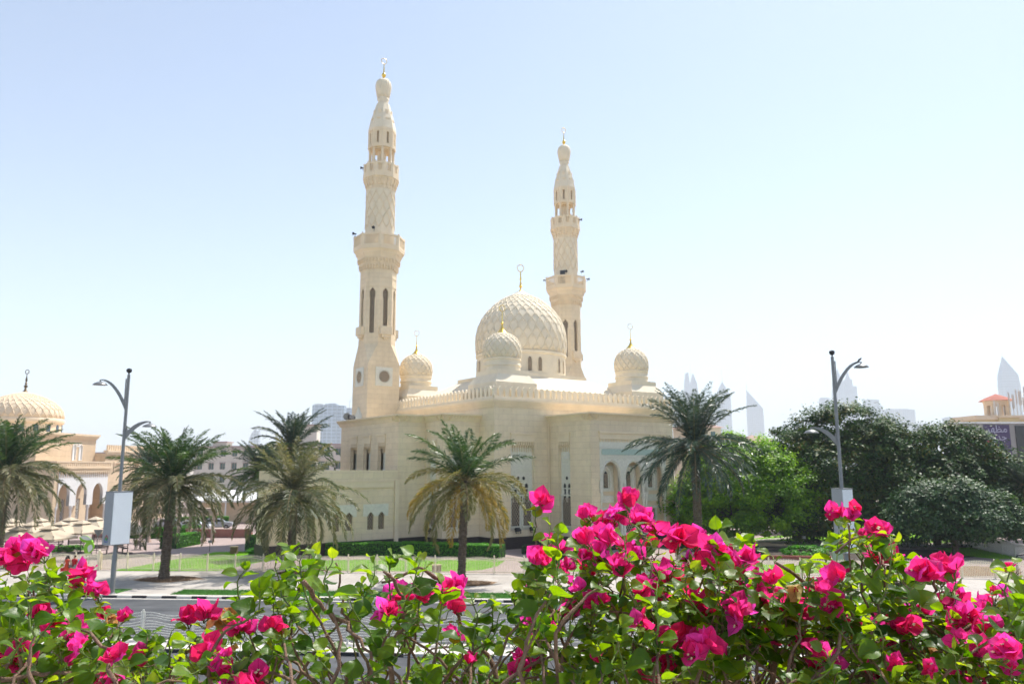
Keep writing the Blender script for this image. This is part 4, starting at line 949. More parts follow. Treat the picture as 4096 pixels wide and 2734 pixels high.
# ================================================================== planting
PALMS = []
pA = make_palm('date_palm', 3, 7.3, trunk_r=.38, L=6.0, n_up=36, n_low=44, ll=.85, up=.98, label='date palm with a full crown and brown trunk beside the left lamp post')
p = gz(655, 2312); pA.location = (p.x, p.y, 0); pA.rotation_euler = (.0, .025, .4)
pB = make_palm('date_palm', 12, 7.45, trunk_r=.32, L=6.0, n_up=20, n_low=30, lowdroop=1.7, ll=.85, up_el=30, mat_low='frond_yel', up=.98, label='date palm with yellowing hanging fronds in front of the mosque hall')
p = gz(1845, 2329); pB.location = (p.x, p.y, 0); pB.rotation_euler = (.02, -.03, 2.0)
pC = make_palm('date_palm', 21, 6.3, trunk_r=.36, L=6.6, n_up=18, n_low=42, lowdroop=1.7, ll=.9, mat_up='frond_dry', up=.92, label='greyish date palm with broad hanging fronds in front of the low annex')
p = gz(1160, 2286); pC.location = (p.x, p.y, 0); pC.rotation_euler = (-.02, .035, 1.0)
pE = make_palm('date_palm', 33, 10.4, trunk_r=.42, L=7.2, n_up=38, n_low=42, mat_up='frond_teal', mat_low='frond_teal', ll=.95, up=.98, lowdroop=1.25, up_el=52, label='tall dark date palm in front of the right end of the mosque')
p = at(2782, 1866, 72); pE.location = (p.x, p.y, 0)
def palm_copy(src, px, py, Y, ztop_src, ztop, label, rz=0):
    c = copy_tree(src); a = at(px, 1866, Y); c.location = (a.x, a.y, 0); k = ztop/ztop_src; c.scale = (k, k, k); c.rotation_euler = (0, 0, rz); c['label'] = label; return c
c = palm_copy(pA, 25, 0, 70, 7.3, 8.2, 'date palm cut by the left edge of the picture, in front of the arcade', 1.3)
pD = make_palm('date_palm', 44, 10.6, trunk_r=.3, L=6.2, n_up=32, n_low=34, mat_up='frond_teal', mat_low='frond', ll=.8, label='tall dark palm rising behind the greyish palm, left of the low annex')
a = at(1165, 1866, 88); pD.location = (a.x, a.y, 0)
palm_copy(pD, 1045, 0, 84, 10.6, 7.9, 'dark palm half hidden behind the greyish palm, shorter than its tall neighbour', 2.1)
palm_copy(pD, 590, 0, 112, 10.6, 8.4, 'distant palm peeping out behind the left lamp post', .7)
palm_copy(pD, 4085, 0, 82, 10.6, 6.4, 'palm at the right edge of the picture, its fronds over the grey shop wall', .4)
palm_copy(pD, 4015, 0, 92, 10.6, 7.0, 'greener palm in front of the grey shop wall with the purple poster', 1.4)
palm_copy(pA, 4190, 0, 92, 7.3, 6.6, 'palm just past the right edge of the picture', 2.4)
# planting rings under the palms
for px, py, r_, lab in ((655, 2314, 2.2, 'left'), (1845, 2331, 1.9, 'middle'), (1160, 2290, 1.4, '')):
    q = gz(px, py); rr = random.Random(px); sheet('palm_bed', [(q.x+.5+r_*1.2*math.cos(k*.42)*rr.uniform(.85, 1.1), q.y-.1+r_*.75*math.sin(k*.42)*rr.uniform(.85, 1.1)) for k in range(15)], .006+px*1e-6, M['mulch'], **ST)
    tufts('leaf_litter', [(q.x+.4+r_*math.cos(k*.42), q.y-.1+r_*.7*math.sin(k*.42)) for k in range(15)], 2500, .07, leafmat('dry_litter', [(.12, .07, .04), (.28, .17, .09)], .1), z=.01, w=.07, lean=1.2, kind='stuff', label='brown dry litter around the foot of the palm', cat='leaf litter')
M['tree_lt'] = leafmat('bright_tree_leaves', [(.05, .13, .006), (.17, .33, .008), (.38, .55, .02)], .55)
M['tree_dk'] = leafmat('glossy_dark_leaves', [(.014, .042, .016), (.028, .07, .022), (.05, .11, .035), (.10, .15, .03)], .2, .5, .3)
M['tree_rd'] = leafmat('new_reddish_leaves', [(.015, .045, .012), (.03, .075, .018), (.06, .12, .02), (.16, .12, .02)], .2, .5, .2)
def P2(px, Y): a = at(px, 1866, Y); return (a.x, a.y)
# bright rounded tree
b0 = P2(2960, 88); rr = random.Random(5)
bl = [(-4.6, -1, 4.6, 3.6, 3.6, 3.4), (-1.5, -2, 6.6, 4.2, 4.2, 4.4), (1.8, -1, 7.6, 3.9, 4, 4.0), (-3.0, 1, 8.0, 3.2, 3.2, 3.6), (-1.0, 0, 9.9, 2.8, 3, 2.4), (4.6, -1, 5.6, 3.8, 3.8, 4.0), (6.2, 0, 4.2, 2.8, 3, 3.2), (2.2, -2.4, 4.2, 3.8, 3.5, 3.4), (-2.2, -2.8, 3.6, 3.8, 3.5, 3.0), (-6.3, 0, 3.8, 2.6, 2.8, 2.6), (0.3, 2.5, 6, 5, 4, 4.5), (4.2, .5, 8.2, 2.6, 2.6, 2.4)]
tree('round_tree', b0, bl, 95000, .19, M['tree_lt'], 'bright green rounded tree behind the tall dark palm', seed=4, cl=2.2)
# big dark trees
b1 = P2(3340, 90)
bl = [(-7.0, 0, 8.2, 2.8, 3.5, 2.4), (-4.6, 0, 10.6, 3.2, 3.4, 2.6), (-1.5, 0, 12.6, 3.2, 3.4, 2.6), (1.6, 0, 13.6, 3.2, 3.4, 2.5), (4.8, 0, 11.8, 3.4, 3.4, 2.6), (7.3, .5, 10, 3.2, 3, 2.4), (-5.4, -1, 6.4, 3.4, 3.6, 3.2), (-2, -2, 8.2, 4, 4, 3.8), (2.5, -2, 9, 4.2, 4, 4.2), (6, -1.4, 7.4, 4, 4, 3.8), (-3.6, -2, 4, 4, 4, 3), (1, -3, 4.6, 4.4, 4, 3.2), (5.4, -2.4, 4.0, 4.2, 4, 3.0), (0, 2, 8, 7, 4, 5), (-6, -1, 2.6, 3, 3.4, 2.4), (-1.5, -2, 2.2, 3.4, 3.4, 2.1), (3.5, -2, 2.2, 3.4, 3.4, 2.1)]
tree('dark_tree', b1, bl, 100000, .21, M['tree_rd'], 'tall dark tree with a lumpy top behind the right lamp post', seed=8, group='dark glossy trees at the right', cl=2.3)
b2 = P2(3720, 86)
bl = [(-3.6, 0, 11.0, 3.2, 3.2, 2.5), (-.6, .5, 10.2, 3.0, 3, 2.6), (2.2, 0, 10.9, 2.9, 3, 2.4), (4.8, 0, 10.2, 2.8, 3, 2.5), (7.2, 0, 7.4, 2.6, 3, 2.6), (8.4, 0, 5, 2.4, 3, 2.6), (-2.2, -1, 6.6, 4, 4, 3.6), (2.2, -1.6, 6.4, 4.2, 4, 3.6), (5.4, -1, 5.4, 3.2, 3.4, 3.2), (-1.6, -2.4, 3.8, 4, 4, 2.9), (3.2, -2.4, 3.6, 4, 4, 2.8), (6.4, -1, 3.4, 2.6, 3, 2.4), (-3, -1.5, 2.2, 3, 3, 2.0), (2.5, -1, 2.0, 3, 3, 1.9)]
tree('dark_tree', b2, bl, 76000, .20, M['tree_rd'], 'lower dark tree in the middle of the right group, left of the grey shop wall', seed=9, group='dark glossy trees at the right', cl=2.3)
b3 = P2(3790, 77)
bl = [(-2.6, 0, 5.0, 2.8, 3, 2.1), (.2, -.5, 5.2, 3.0, 3, 2.2), (3.0, 0, 4.2, 2.8, 3, 2.0), (5.2, 0, 3.2, 2.2, 2.6, 1.7), (-3.6, -.5, 3.6, 2.8, 2.8, 2.0), (.6, -1.8, 3.4, 3.2, 3, 2.0), (6.4, .3, 2.6, 1.5, 2, 1.2)]
tree('dark_tree', b3, bl, 50000, .18, M['tree_dk'], 'low spreading tree with shiny grey green leaves in front of the dark trees', seed=10, group='dark glossy trees at the right', trunk=1.6, cl=2.2)
b4 = P2(3000, 104)
bl = [(0, 0, 5, 3.5, 3, 3.4), (4, 0, 5, 3.5, 3, 3.4), (8, 0, 5.5, 3.5, 3, 3.6), (-4, 0, 4, 3, 3, 3), (12, 0, 6, 4, 3, 4)]
tree('dark_tree', b4, bl, 16000, .22, M['tree_dk'], 'shadowy tree behind the bright rounded tree', seed=14, group='dark glossy trees at the right')
# hedges
def off(p, q): return (p.x+q[0], p.y+q[1])
h = hedge([gz(640, 2202), gz(697, 2194)], 1.35, 1.6, 'block of hedge just left of the brown palm trunk, nearest the path') if False else None
hedge([off(gz(660, 2196), (0, .7)), off(gz(762, 2176), (0, .5))], 1.35, 2.0, 'short thick hedge behind the brown palm trunk beside the black bin')
hedge([off(gz(585, 2154), (0, .8)), off(gz(790, 2146), (0, .8))], 1.25, 1.5, 'hedge row behind the black benches')
hedge([off(gz(690, 2112), (0, .8)), off(gz(905, 2106), (0, .8))], 1.5, 1.5, 'farthest hedge row by the pergola columns')
hedge([off(gz(470, 2150), (0, .8)), off(gz(580, 2152), (0, .8))], 1.4, 1.4, 'dark hedge behind the single beige umbrella')
hedge([off(gz(950, 2208), (.9, .9)), off(gz(1060, 2203), (0, 1.2))], 1.6, 2.4, 'broad dark hedge left of the greyish palm')
hedge([off(gz(1290, 2223), (.2, .8)), off(gz(1560, 2221), (0, 1.0)), off(gz(1700, 2222), (0, .9)), off(gz(2030, 2234), (-.5, .9))], 1.22, 1.8, 'long clipped hedge in front of the mosque wall')
hedge([off(gz(2090, 2214), (0, .8)), off(gz(2330, 2216), (0, .8))], .75, 1.9, 'low dark shrub bed right of the long hedge', mat='hedge_dk', dens=110, cat='shrub bed')
hedge([off(gz(2560, 2190), (0, .8)), off(gz(2760, 2192), (0, .8))], .9, 1.4, 'low dark hedge under the tall dark palm', mat='hedge_dk', dens=110)
def shrub(px, py, r, hh, label, mat='hedge', n=5000, size=.09):
    g = gz(px, py); return tree('shrub', (g.x, g.y), [(0, 0, hh*.5, r, r, hh*.55), (r*.4, 0, hh*.45, r*.7, r*.7, hh*.5), (-r*.4, .1, hh*.45, r*.7, r*.7, hh*.45)], n, size, M[mat], label, 'shrub', seed=int(px), trunk=.4, cl=1.2)
shrub(765, 2138, 1.0, 1.7, 'round bright shrub at the end of the hedge row near the black bin')
shrub(1050, 2220, 1.5, .75, 'low mound shaped bright bush beside the broad dark hedge', n=7000)
shrub(240, 2206, 2.0, .55, 'low green bed in front of the cafe umbrellas', n=6000); shrub(85, 2222, 1.8, .55, 'low bright green bush left of the people, behind the fence', n=5000)
shrub(3000, 2214, 1.4, .9, 'dark low bush behind the fence left of the wooden ledge', 'hedge_dk', 5000)
shrub(3230, 2222, 2.2, .9, 'wide low bush behind the fence near the right lamp post', 'hedge', 7000)
# ================================================================== street lamps
def lamp(px, py, arm_dir, label, bw, htop, zb0, zb1, box_rot, db, low_dir, low_z, dark=False):
    g = gz(px, py); T = empty('street_lamp', (g.x, g.y, 0), 0, label, 'street lamp', 'street lamps with advertising boxes')
    m = MB(); m.lathe([(.24, 0), (.24, .06), (.17, .1), (.17, 2.6), (.15, 2.65), (.15, 2.75), (.13, 2.8), (.105, htop)], 20); m.build('pole', M['grey_metal'], T, smooth=True)
    m = MB(); m.lathe([(.05, htop), (.05, htop+.1), (.16, htop+.18), (.2, htop+.3), (.16, htop+.42), (.02, htop+.47)], 16); m.build('ball_finial', M['black'], T, smooth=True)
    for d, z0_, ln, up in ((arm_dir, htop-2.3, 1.75, 1.9), (low_dir, low_z, 1.6, 1.0)):
        a = Vector((math.cos(d), math.sin(d), 0)); pts = []
        for i in range(11): t = i/10; pts.append(a*(.1+ln*t)+Vector((0, 0, z0_+up*(1-(1-t)**2.0))))
        m = MB()
        for i in range(10):
            p, q = pts[i], pts[i+1]; w0, w1 = .24*(1-i/10)+.03, .24*(1-(i+1)/10)+.03; s_ = Vector((-a.y, a.x, 0))*.03
            up0 = Vector((0, 0, 1))*w0; up1 = Vector((0, 0, 1))*w1
            m.add([tuple(p-s_-up0), tuple(p+s_-up0), tuple(q+s_-up1), tuple(q-s_-up1), tuple(p-s_+up0), tuple(p+s_+up0), tuple(q+s_+up1), tuple(q-s_+up1)], [(0,3,2,1),(4,5,6,7),(0,1,5,4),(1,2,6,5),(2,3,7,6),(3,0,4,7)])
        m.box(*( (a.x*.16-.03, a.x*.16+.03) if True else (0, 0)), a.y*.16-.03, a.y*.16+.03, z0_-.1, z0_+2.0 if up > 1.5 else z0_+.6)
        ar = m.build('arm', M['grey_metal'], T)
        tip = pts[-1]+a*(.05)+Vector((0, 0, -.18)); m = MB(); m.m = Matrix.Translation(tip) @ Matrix.Rotation(d, 4, 'Z')
        m.lathe([(.5, -.2), (.49, -.17), (.37, -.06), (.18, .02), (.06, .06), (.05, .2)], 24); m.m = m.m @ Matrix.Diagonal((1, .62, 1, 1)); m.build('lamp_shade', M['grey_metal'], ar, smooth=True)
    m = MB(); m.m = Matrix.Rotation(box_rot, 4, 'Z'); hb = bw/2; m.box(-hb, hb, -db, db, zb0, zb1)
    bx = m.build('advertising_box', M['box_grey'], T)
    m = MB(); m.m = Matrix.Rotation(box_rot, 4, 'Z'); m.box(-hb+.03, hb-.03, -db-.012, -db-.003, zb0+.04, zb1-.04); fc = m.build('blank_poster', M['poster'], bx)
    m = MB(); m.m = Matrix.Rotation(box_rot, 4, 'Z'); m.box(-hb-.02, hb+.02, -db-.02, db+.02, zb1+.001, zb1+.05); m.box(-.2, .2, -.2, .2, zb0-.08, zb0-.001); m.build('box_cap', M['grey_metal'], bx)
    # small round badge at the bottom of the narrow side
    m = MB(); m.m = Matrix.Rotation(box_rot, 4, 'Z') @ Matrix.Translation((-hb-.006, 0, zb0+.45)) @ Matrix.Rotation(-math.pi/2, 4, 'Z'); bd = None
    for c_, pts in (('badge_red', [(-.22, .02), (0, .26), (.22, .02), (.17, -.02), (0, .17), (-.17, -.02)]), ('badge_blue', [(-.2, -.02), (-.15, -.02), (-.12, -.2), (.12, -.2), (.15, -.02), (.2, -.02), (.16, -.26), (-.16, -.26)])):
        q = MB(); q.m = m.m
        n_ = len(pts)//2
        if c_ == 'badge_red': q.add([(x, -.004, z) for x, z in pts], [(0, 1, 4, 5), (1, 2, 3, 4)])
        else: q.add([(x, -.004, z) for x, z in pts], [(0, 1, 2, 7), (7, 2, 3, 6), (6, 3, 4, 5)])
        q.build('emblem', M[c_], bx)
    q = MB(); q.m = m.m; q.torus((0, -.01, -.02), .10, .022, n=18, m=5); q.torus((0, -.01, -.02), .045, .02, n=14, m=5); q.build('emblem_ring', M['badge_green'], bx)
    return T
M['box_grey'] = mottled('light_grey_panel', (.33, .345, .36), .05, 2, .5, bump=0); M['poster'] = mottled('blank_white_poster', (.76, .80, .84), .03, 1, .35, spec=.5, bump=0)
M['badge_red'] = mottled('red_enamel', (.45, .04, .03), .1, 3, .5, bump=0); M['badge_blue'] = mottled('blue_enamel', (.03, .08, .35), .1, 3, .5, bump=0); M['badge_green'] = mottled('green_enamel', (.1, .4, .12), .1, 3, .5, bump=0)
lamp(447, 2374, math.pi+.15, 'street lamp with a pale blank advertising box on the left', 1.45, 15.3, 3.35, 6.95, math.radians(60), .46, .05, 10.9)
lamp(3398, 2386, -.1, 'street lamp on the right with a bird on its upper shade', .95, 16.1, 2.85, 7.05, math.radians(23), .46, math.pi-.1, 10.2)
# bird on the right lamp
g = gz(3398, 2386); bd = empty('bird', (g.x+1.75, g.y-.2, 15.82), 0, 'small dark bird perched on the upper shade of the right lamp', 'bird')
m = MB(); m.m = Matrix.Rotation(math.radians(50), 4, 'Y'); m.lathe([(.01, -.22), (.035, -.12), (.06, -.02), (.075, .06), (.06, .13), (.045, .17), (.05, .2), (.04, .24), (.01, .27)], 12); m.tube([(0, 0, .25), (0, 0, .31)], .012, 5, r1=.003); m.add([(-.03, -.02, -.18), (.03, -.02, -.18), (.04, 0, -.36), (-.04, 0, -.36)], [(0, 1, 2, 3)])
m.build('body', M['black'], bd, smooth='all')
# ================================================================== cafe umbrellas
M['canvas'] = mottled('cream_canvas', (.48, .40, .30), .06, 1.5, .85, bump=.1)
M['wood_dk'] = mottled('dark_wood', (.05, .035, .028), .25, 6, .6)
def umbrella():
    T = empty('cafe_umbrella', (0, 0, 0), 0, 'x', 'umbrella', 'cream cafe umbrellas')
    m = MB(); q = 1.75; z0_, z1_ = 2.15, 3.0; n = 6
    cs = [(-q, -q), (q, -q), (q, q), (-q, q)]
    for i in range(4):
        a, b = Vector((*cs[i], 0)), Vector((*cs[(i+1) % 4], 0))
        for j in range(8):
            for k in range(n):
                t0, t1 = j/8, (j+1)/8; s0, s1 = k/n, (k+1)/n
                def pt(t, s_): e = a.lerp(b, t); sag = -.10*math.sin(math.pi*s_)*math.sin(math.pi*t); return (e.x*(1-s_*.82), e.y*(1-s_*.82), z0_+(z1_-z0_)*s_+sag*(1-s_)+.0)
                m.quad(pt(t0, s0), pt(t1, s0), pt(t1, s1), pt(t0, s1))
        for j in range(12):     # scalloped valance
            p, r_ = a.lerp(b, j/12), a.lerp(b, (j+1)/12); c = a.lerp(b, (j+.5)/12)
            m.add([(p.x, p.y, z0_), (r_.x, r_.y, z0_), (r_.x, r_.y, z0_-.14), (c.x, c.y, z0_-.24), (p.x, p.y, z0_-.14)], [(0, 1, 2, 3, 4)])
    m.build('canopy', M['canvas'], T)
    m = MB(); q = .62; m.add([(-q, -q, 3.0), (q, -q, 3.0), (q, q, 3.0), (-q, q, 3.0), (0, 0, 3.34)], [(0, 1, 4), (1, 2, 4), (2, 3, 4), (3, 0, 4)]); m.add([(-q, -q, 3.0), (q, -q, 3.0), (q, q, 3.0), (-q, q, 3.0), (-q, -q, 2.93), (q, -q, 2.93), (q, q, 2.93), (-q, q, 2.93)], [(0, 1, 5, 4), (1, 2, 6, 5), (2, 3, 7, 6), (3, 0, 4, 7)])
    m.build('vent_cap', M['canvas'], T)
    m = MB(); m.tube([(0, 0, 0), (0, 0, 3.0)], .04, 8)
    for c in cs: m.tube([(0, 0, 2.75), (c[0]*.95, c[1]*.95, 2.33)], .02, 5)
    m.build('pole', M['wood_dk'], T); m = MB(); m.box(-.35, .35, -.35, .35, 0, .09); m.build('base', M['black'], T); return T
ub = umbrella(); UM = [(-20, 72.2), (100, 73), (222, 74), (45, 78), (150, 78.8), (262, 79.5), (350, 81), (70, 84), (180, 85), (300, 86), (400, 87), (535, 80.5)]
nm = ['front row, left edge', 'front row beside the left palm trunk', 'front row, nearest the two people', 'second row, left edge', 'second row behind the middle of the front row', 'second row behind the yield sign', 'second row just left of the advertising box',
      'back row at the left arch', 'back row below the first columns', 'back row below the middle arch', 'back row next to the advertising box', 'standing alone right of the advertising box']
for i, (px, Y) in enumerate(UM):
    u = ub if i == 0 else copy_tree(ub); a = at(px, 1866, Y); u.location = (a.x, a.y, 0); u.rotation_euler = (0, 0, math.radians(-20+(i*37 % 11)*2)); u['label'] = 'square cream cafe umbrella, '+nm[i]
# benches and tables
def bench():
    T = empty('bench', (0, 0, 0), 0, 'x', 'bench', 'dark slatted benches')
    m = MB(); [m.box(-.85, .85, -.25+i*.13, -.15+i*.13, .43, .46) for i in range(4)]; m.build('seat', M['wood_dk'], T)
    m = MB(); [m.box(-.85, .85, .30+i*.02, .33+i*.02, .56+i*.14, .66+i*.14) for i in range(3)]; m.build('backrest', M['wood_dk'], T)
    for x in (-.7, .7):
        m = MB(); m.box(x-.04, x+.04, -.25, -.19, 0, .43); m.box(x-.04, x+.04, .22, .29, 0, .43); m.box(x-.03, x+.03, .24, .30, .43, .98); m.box(x-.04, x+.04, -.25, .25, .36, .429); m.box(x-.03, x+.03, -.26, .26, .62, .66); m.build('leg', M['black'], T)
    return T
bn = bench(); k = 0
for px, py, rz, lab in ((560, 2196, 2.4, 'dark slatted bench right of the advertising box, under the lone umbrella'), (490, 2206, 2.4, 'dark slatted bench directly right of the lamp post'), (395, 2216, .4, 'dark bench behind the fence just left of the advertising box'), (300, 2196, .3, 'dark bench behind the two people'), (215, 2190, .2, 'dark bench under the front umbrellas, middle'), (120, 2200, .1, 'dark bench under the front umbrellas at the far left'), (395, 2180, .3, 'dark bench under the yield sign')):
    u = bn if k == 0 else copy_tree(bn); k += 1; g = gz(px, py); u.location = (g.x, g.y, 0); u.rotation_euler = (0, 0, rz); u['label'] = lab
g = gz(775, 2174); t = empty('waste_bin', (g.x, g.y, 0), 0, 'black waste bin at the end of the short thick hedge', 'bin')
m = MB(); m.lathe([(.3, 0), (.32, .1), (.32, 1.15), (.36, 1.18), (.36, 1.26)], 18); m.build('body', M['black'], t, smooth=True); m = MB(); m.lathe([(.37, 1.26), (.35, 1.4), (.2, 1.5), (.02, 1.52)], 18); m.build('lid', M['black'], t, smooth=True)
# yield sign seen from behind
g = gz(383, 2236); t = empty('road_sign', (g.x, g.y, 0), .1, 'grey back of a triangular yield sign beside the green banner', 'sign')
m = MB(); m.tube([(0, 0, 0), (0, 0, 2.75)], .035, 8); m.build('pole', M['grey_metal'], t); m = MB(); m.extr([(-.42, 2.72), (0, 2.0), (.42, 2.72), (.36, 2.78), (-.36, 2.78)], (0, .04, 0), (1, 0, 0), (0, 0, 1), (0, .02, 0)); m.build('plate', M['grey_metal'], t)
# green leaf-shaped banner
M['banner_g'] = mottled('lime_green_fabric', (.22, .50, .03), .1, 2, .5); M['banner_w'] = mottled('white_fabric', (.62, .66, .64), .06, 2, .5)
g = at(372, 1866, 72); t = empty('leaf_banner', (g.x, g.y, 0), 0, 'lime green and white leaf shaped banner near the yield sign', 'banner')
def leafshape(c, ax, L, Wd, n=14, k=1.0):
    ax = Vector(ax).normalized(); pr = Vector((-ax.z, 0, ax.x)); r = []
    for i in range(n+1): t_ = i/n; r.append((t_, math.sin(math.pi*t_**.8)**.9*Wd/2*k))
    pts = [Vector(c)+ax*(a*L)+pr*b for a, b in r]+[Vector(c)+ax*(a*L)-pr*b for a, b in r[::-1][1:-1]]
    return [(p.x, p.z) for p in pts]
m = MB(); m.extr(leafshape((-.72, 0, 2.35), (1, 0, -.28), 1.35, .62), (0, 0, 0), (1, 0, 0), (0, 0, 1), (0, .1, 0)); m.extr(leafshape((.45, 0, 2.1), (-.25, 0, -1), 1.5, .9), (0, -.11, 0), (1, 0, 0), (0, 0, 1), (0, .1, 0)); lf = m.build('leaf_shape', M['banner_g'], t)
m = MB(); m.extr(leafshape((-.62, 0, 2.40), (1, 0, -.22), 1.15, .34), (0, -.02, 0), (1, 0, 0), (0, 0, 1), (0, .015, 0)); m.extr(leafshape((.48, 0, 1.72), (-.2, 0, -1), .72, .46), (0, -.13, 0), (1, 0, 0), (0, 0, 1), (0, .015, 0)); m.build('white_patch', M['banner_w'], lf)
m = MB(); m.tube([(.3, .1, 0), (.3, .1, 2.0)], .03, 6); m.build('pole', M['grey_metal'], t)
# lawn furniture
def crate(px, py, label, w=.75, h=.6):
    g = gz(px, py); t = empty('wooden_box', (g.x, g.y, 0), .1, label, 'box'); m = MB()
    for i in range(7): m.box(-w/2+i*w/7+.01, -w/2+(i+1)*w/7-.01, -.2, -.16, .03, h-.05)
    m.box(-w/2, w/2, -.158, .2, .0, h-.06); m.build('slatted_body', M['crate'], t); m = MB(); m.box(-w/2-.03, w/2+.03, -.23, .23, h-.05, h); m.build('lid', M['crate2'], t)
M['crate'] = mottled('brown_slats', (.20, .12, .08), .2, 5); M['crate2'] = mottled('tan_board', (.48, .38, .26), .1, 4)
crate(1746, 2286, 'low brown slatted box with a tan lid, left of the middle palm'); crate(935, 2214, 'small dark brown slatted box on the lawn beside the broad hedge', .7, .75)
def bollard(px, py, label, h=1.0):
    g = gz(px, py); t = empty('bollard_light', (g.x, g.y, 0), 0, label, 'garden light', 'garden lights on short poles'); m = MB(); m.tube([(0, 0, 0), (0, 0, h)], .03, 6); m.build('pole', M['black'], t); m = MB(); m.box(-.16, .16, -.12, .12, h-.12, h+.08); m.box(-.2, .2, -.15, .15, h+.08, h+.12); m.build('lamp_head', M['grey_metal'], t)
bollard(838, 2204, 'short garden light at the lawn corner beside the sloping path'); bollard(3218, 2190, 'dark box light on a short pole on the shaded ground, left of the right lamp', 1.1)
# pergola
M['pinkstone'] = mottled('pinkish_column_stone', (.52, .40, .33), .08, 2)
t = empty('pergola', tuple(P2(730, 92))+(0,), RA, 'pinkish pergola with pale columns behind the hedge rows', 'pergola')
for x in (-4.6, -3.6, -.9, .0, 1.4, 3.1, 4.2):
    m = MB(); m.box(x-.22, x+.22, -.22, .22, 0, .3); m.lathe([(.2, .3), (.16, 3.0), (.24, 3.15), (.24, 3.3)], 12, x, 0); m.build('column', M['pinkstone'], t, smooth=True)
m = MB(); m.box(-5.2, 4.8, -.3, .3, 3.301, 3.8); m.box(-5.3, 4.9, -.45, .45, 3.8, 3.95); m.build('beam', M['pinkstone'], t)
# red low wall and cars beyond
t = empty('low_wall', tuple(P2(660, 99))+(0,), RA, 'low red brick wall behind the pergola', 'wall'); m = MB(); m.box(-9, 12, -.2, .2, 0, 1.0); m.build('brick_face', blockwork('red_brick', (.35, .12, .09), (.3, .25, .22), .22, .08), t); m = MB(); m.box(-9.05, 12.05, -.25, .25, 1.001, 1.08); m.build('coping', M['pinkstone'], t)
M['car_w'] = mottled('white_car_paint', (.62, .64, .66), .03, 1, .2, spec=.6, bump=0); M['car_s'] = mottled('silver_car_paint', (.35, .38, .42), .03, 1, .25, .4, .6, 0); M['rubber'] = mottled('tyre_rubber', (.02, .02, .02), .2, 5, .8, bump=0)
def car(p, rz, mat, label):
    t = empty('parked_car', p, rz, label, 'car', 'parked cars beyond the park'); m = MB()
    low = [(-2.2, .35), (2.2, .35), (2.25, .7), (2.0, .92), (1.1, 1.0), (-1.9, 1.02), (-2.2, .9)]; m.extr(low, (0, -.85, 0), (1, 0, 0), (0, 0, 1), (0, 1.7, 0))
    top = [(-1.75, 1.02), (1.1, 1.0), (.45, 1.42), (-1.2, 1.46)]; m.extr(top, (0, -.72, 0), (1, 0, 0), (0, 0, 1), (0, 1.44, 0)); m.build('body', mat, t)
    m = MB(); m.extr([(-1.5, 1.06), (.85, 1.05), (.38, 1.36), (-1.12, 1.39)], (0, -.735, 0), (1, 0, 0), (0, 0, 1), (0, 1.47, 0)); m.build('window', M['dark'], t)
    for x in (-1.35, 1.4):
        for y in (-.8, .8): m = MB(); m.m = Matrix.Translation((x, y, .32)) @ Matrix.Rotation(math.pi/2, 4, 'X'); m.lathe([(.2, -.1), (.32, -.1), (.32, .1), (.2, .1)], 18); w_ = m.build('wheel', M['rubber'], t); m2 = MB(); m2.m = m.m; m2.lathe([(.19, -.11), (.19, .11)], 12); m2.build('rim', M['grey_metal'], w_)
car((*P2(790, 108), 0), .2, M['car_w'], 'white car seen between the pergola columns'); car((*P2(700, 112), 0), .2, M['car_s'], 'silver car farther left behind the pergola')
car((*P2(880, 112), 0), .2, M['car_s'], 'silver car at the right end of the pergola')
# wooden ledge, panels and rubble under the right trees
M['tan_wood'] = mottled('weathered_tan_boards', (.42, .29, .19), .15, 4); M['terracotta'] = mottled('terracotta_kerb', (.30, .10, .07), .15, 4)
t = empty('wooden_platform', (*gz(3080, 2196)[:2], 0), RA, 'weathered tan boards laid as a low platform in the shade', 'platform')
for i in range(4): m = MB(); m.box(-6.2+i*.9, 3.2-i*1.3, i*.9, i*.9+.6, .35+.05*i, .42+.05*i); m.build('board', M['tan_wood'], t)
for x in (-5.5, -1, 2.4): m = MB(); m.box(x-.15, x+.15, .1, .5, 0, .34); m.build('support', M['wood_dk'], t)
t = empty('edging_wall', (*gz(3100, 2236)[:2], 0), RA, 'low terracotta edging behind the fence, left of the right lamp', 'wall'); m = MB(); m.box(-5, 6.5, -.15, .15, 0, .35); m.build('edging', M['terracotta'], t)
# small kiosk-like pale box and terracotta pot
g = gz(3352, 2262); t = empty('utility_box', (g.x, g.y, 0), 0, 'pale grey green utility cabinet behind the fence beside the right lamp post', 'cabinet'); m = MB(); m.box(-.45, .45, -.2, .2, 0.1, 1.15); m.build('cabinet', M['box_grey'], t); m = MB(); m.box(-.5, .5, -.25, .25, 1.15, 1.2); m.box(-.48, .48, -.22, .22, 0, .1); m.build('cap', M['grey_metal'], t)
g = gz(4040, 2250)
t = empty('hoop_barrier', (*gz(4072, 2300)[:2], 0), 0, 'dark tubular hoop at the right edge in front of the fence', 'barrier'); m = MB(); m.tube([(0, 0, 0), (0, 0, 1.35), (.12, 0, 1.55), (.4, 0, 1.6), (1.6, 0, 1.6), (1.9, 0, 1.5), (2.0, 0, 1.3), (2.0, 0, 0)], .07, 8); m.build('hoop', M['black'], t, smooth='all')
# tiny shrubs by the right kerb
for i, px in enumerate((3948, 3990, 4050, 4090)): 
    g = gz(px, 2424); tree('small_shrub', (g.x, g.y), [(0, 0, .22, .16, .16, .2)], 260, .05, M['hedge_dk'], 'tiny dark shrub planted in the bare verge by the right kerb', 'shrub', 'tiny shrubs by the right kerb', seed=90+i, trunk=.1, cl=.8)
for q in [o for o in col.objects if o.name.startswith('small_shrub')]:
    for ch in q.children:
        if ch.name.startswith('trunk'): ch.scale = (.12, .12, 1)
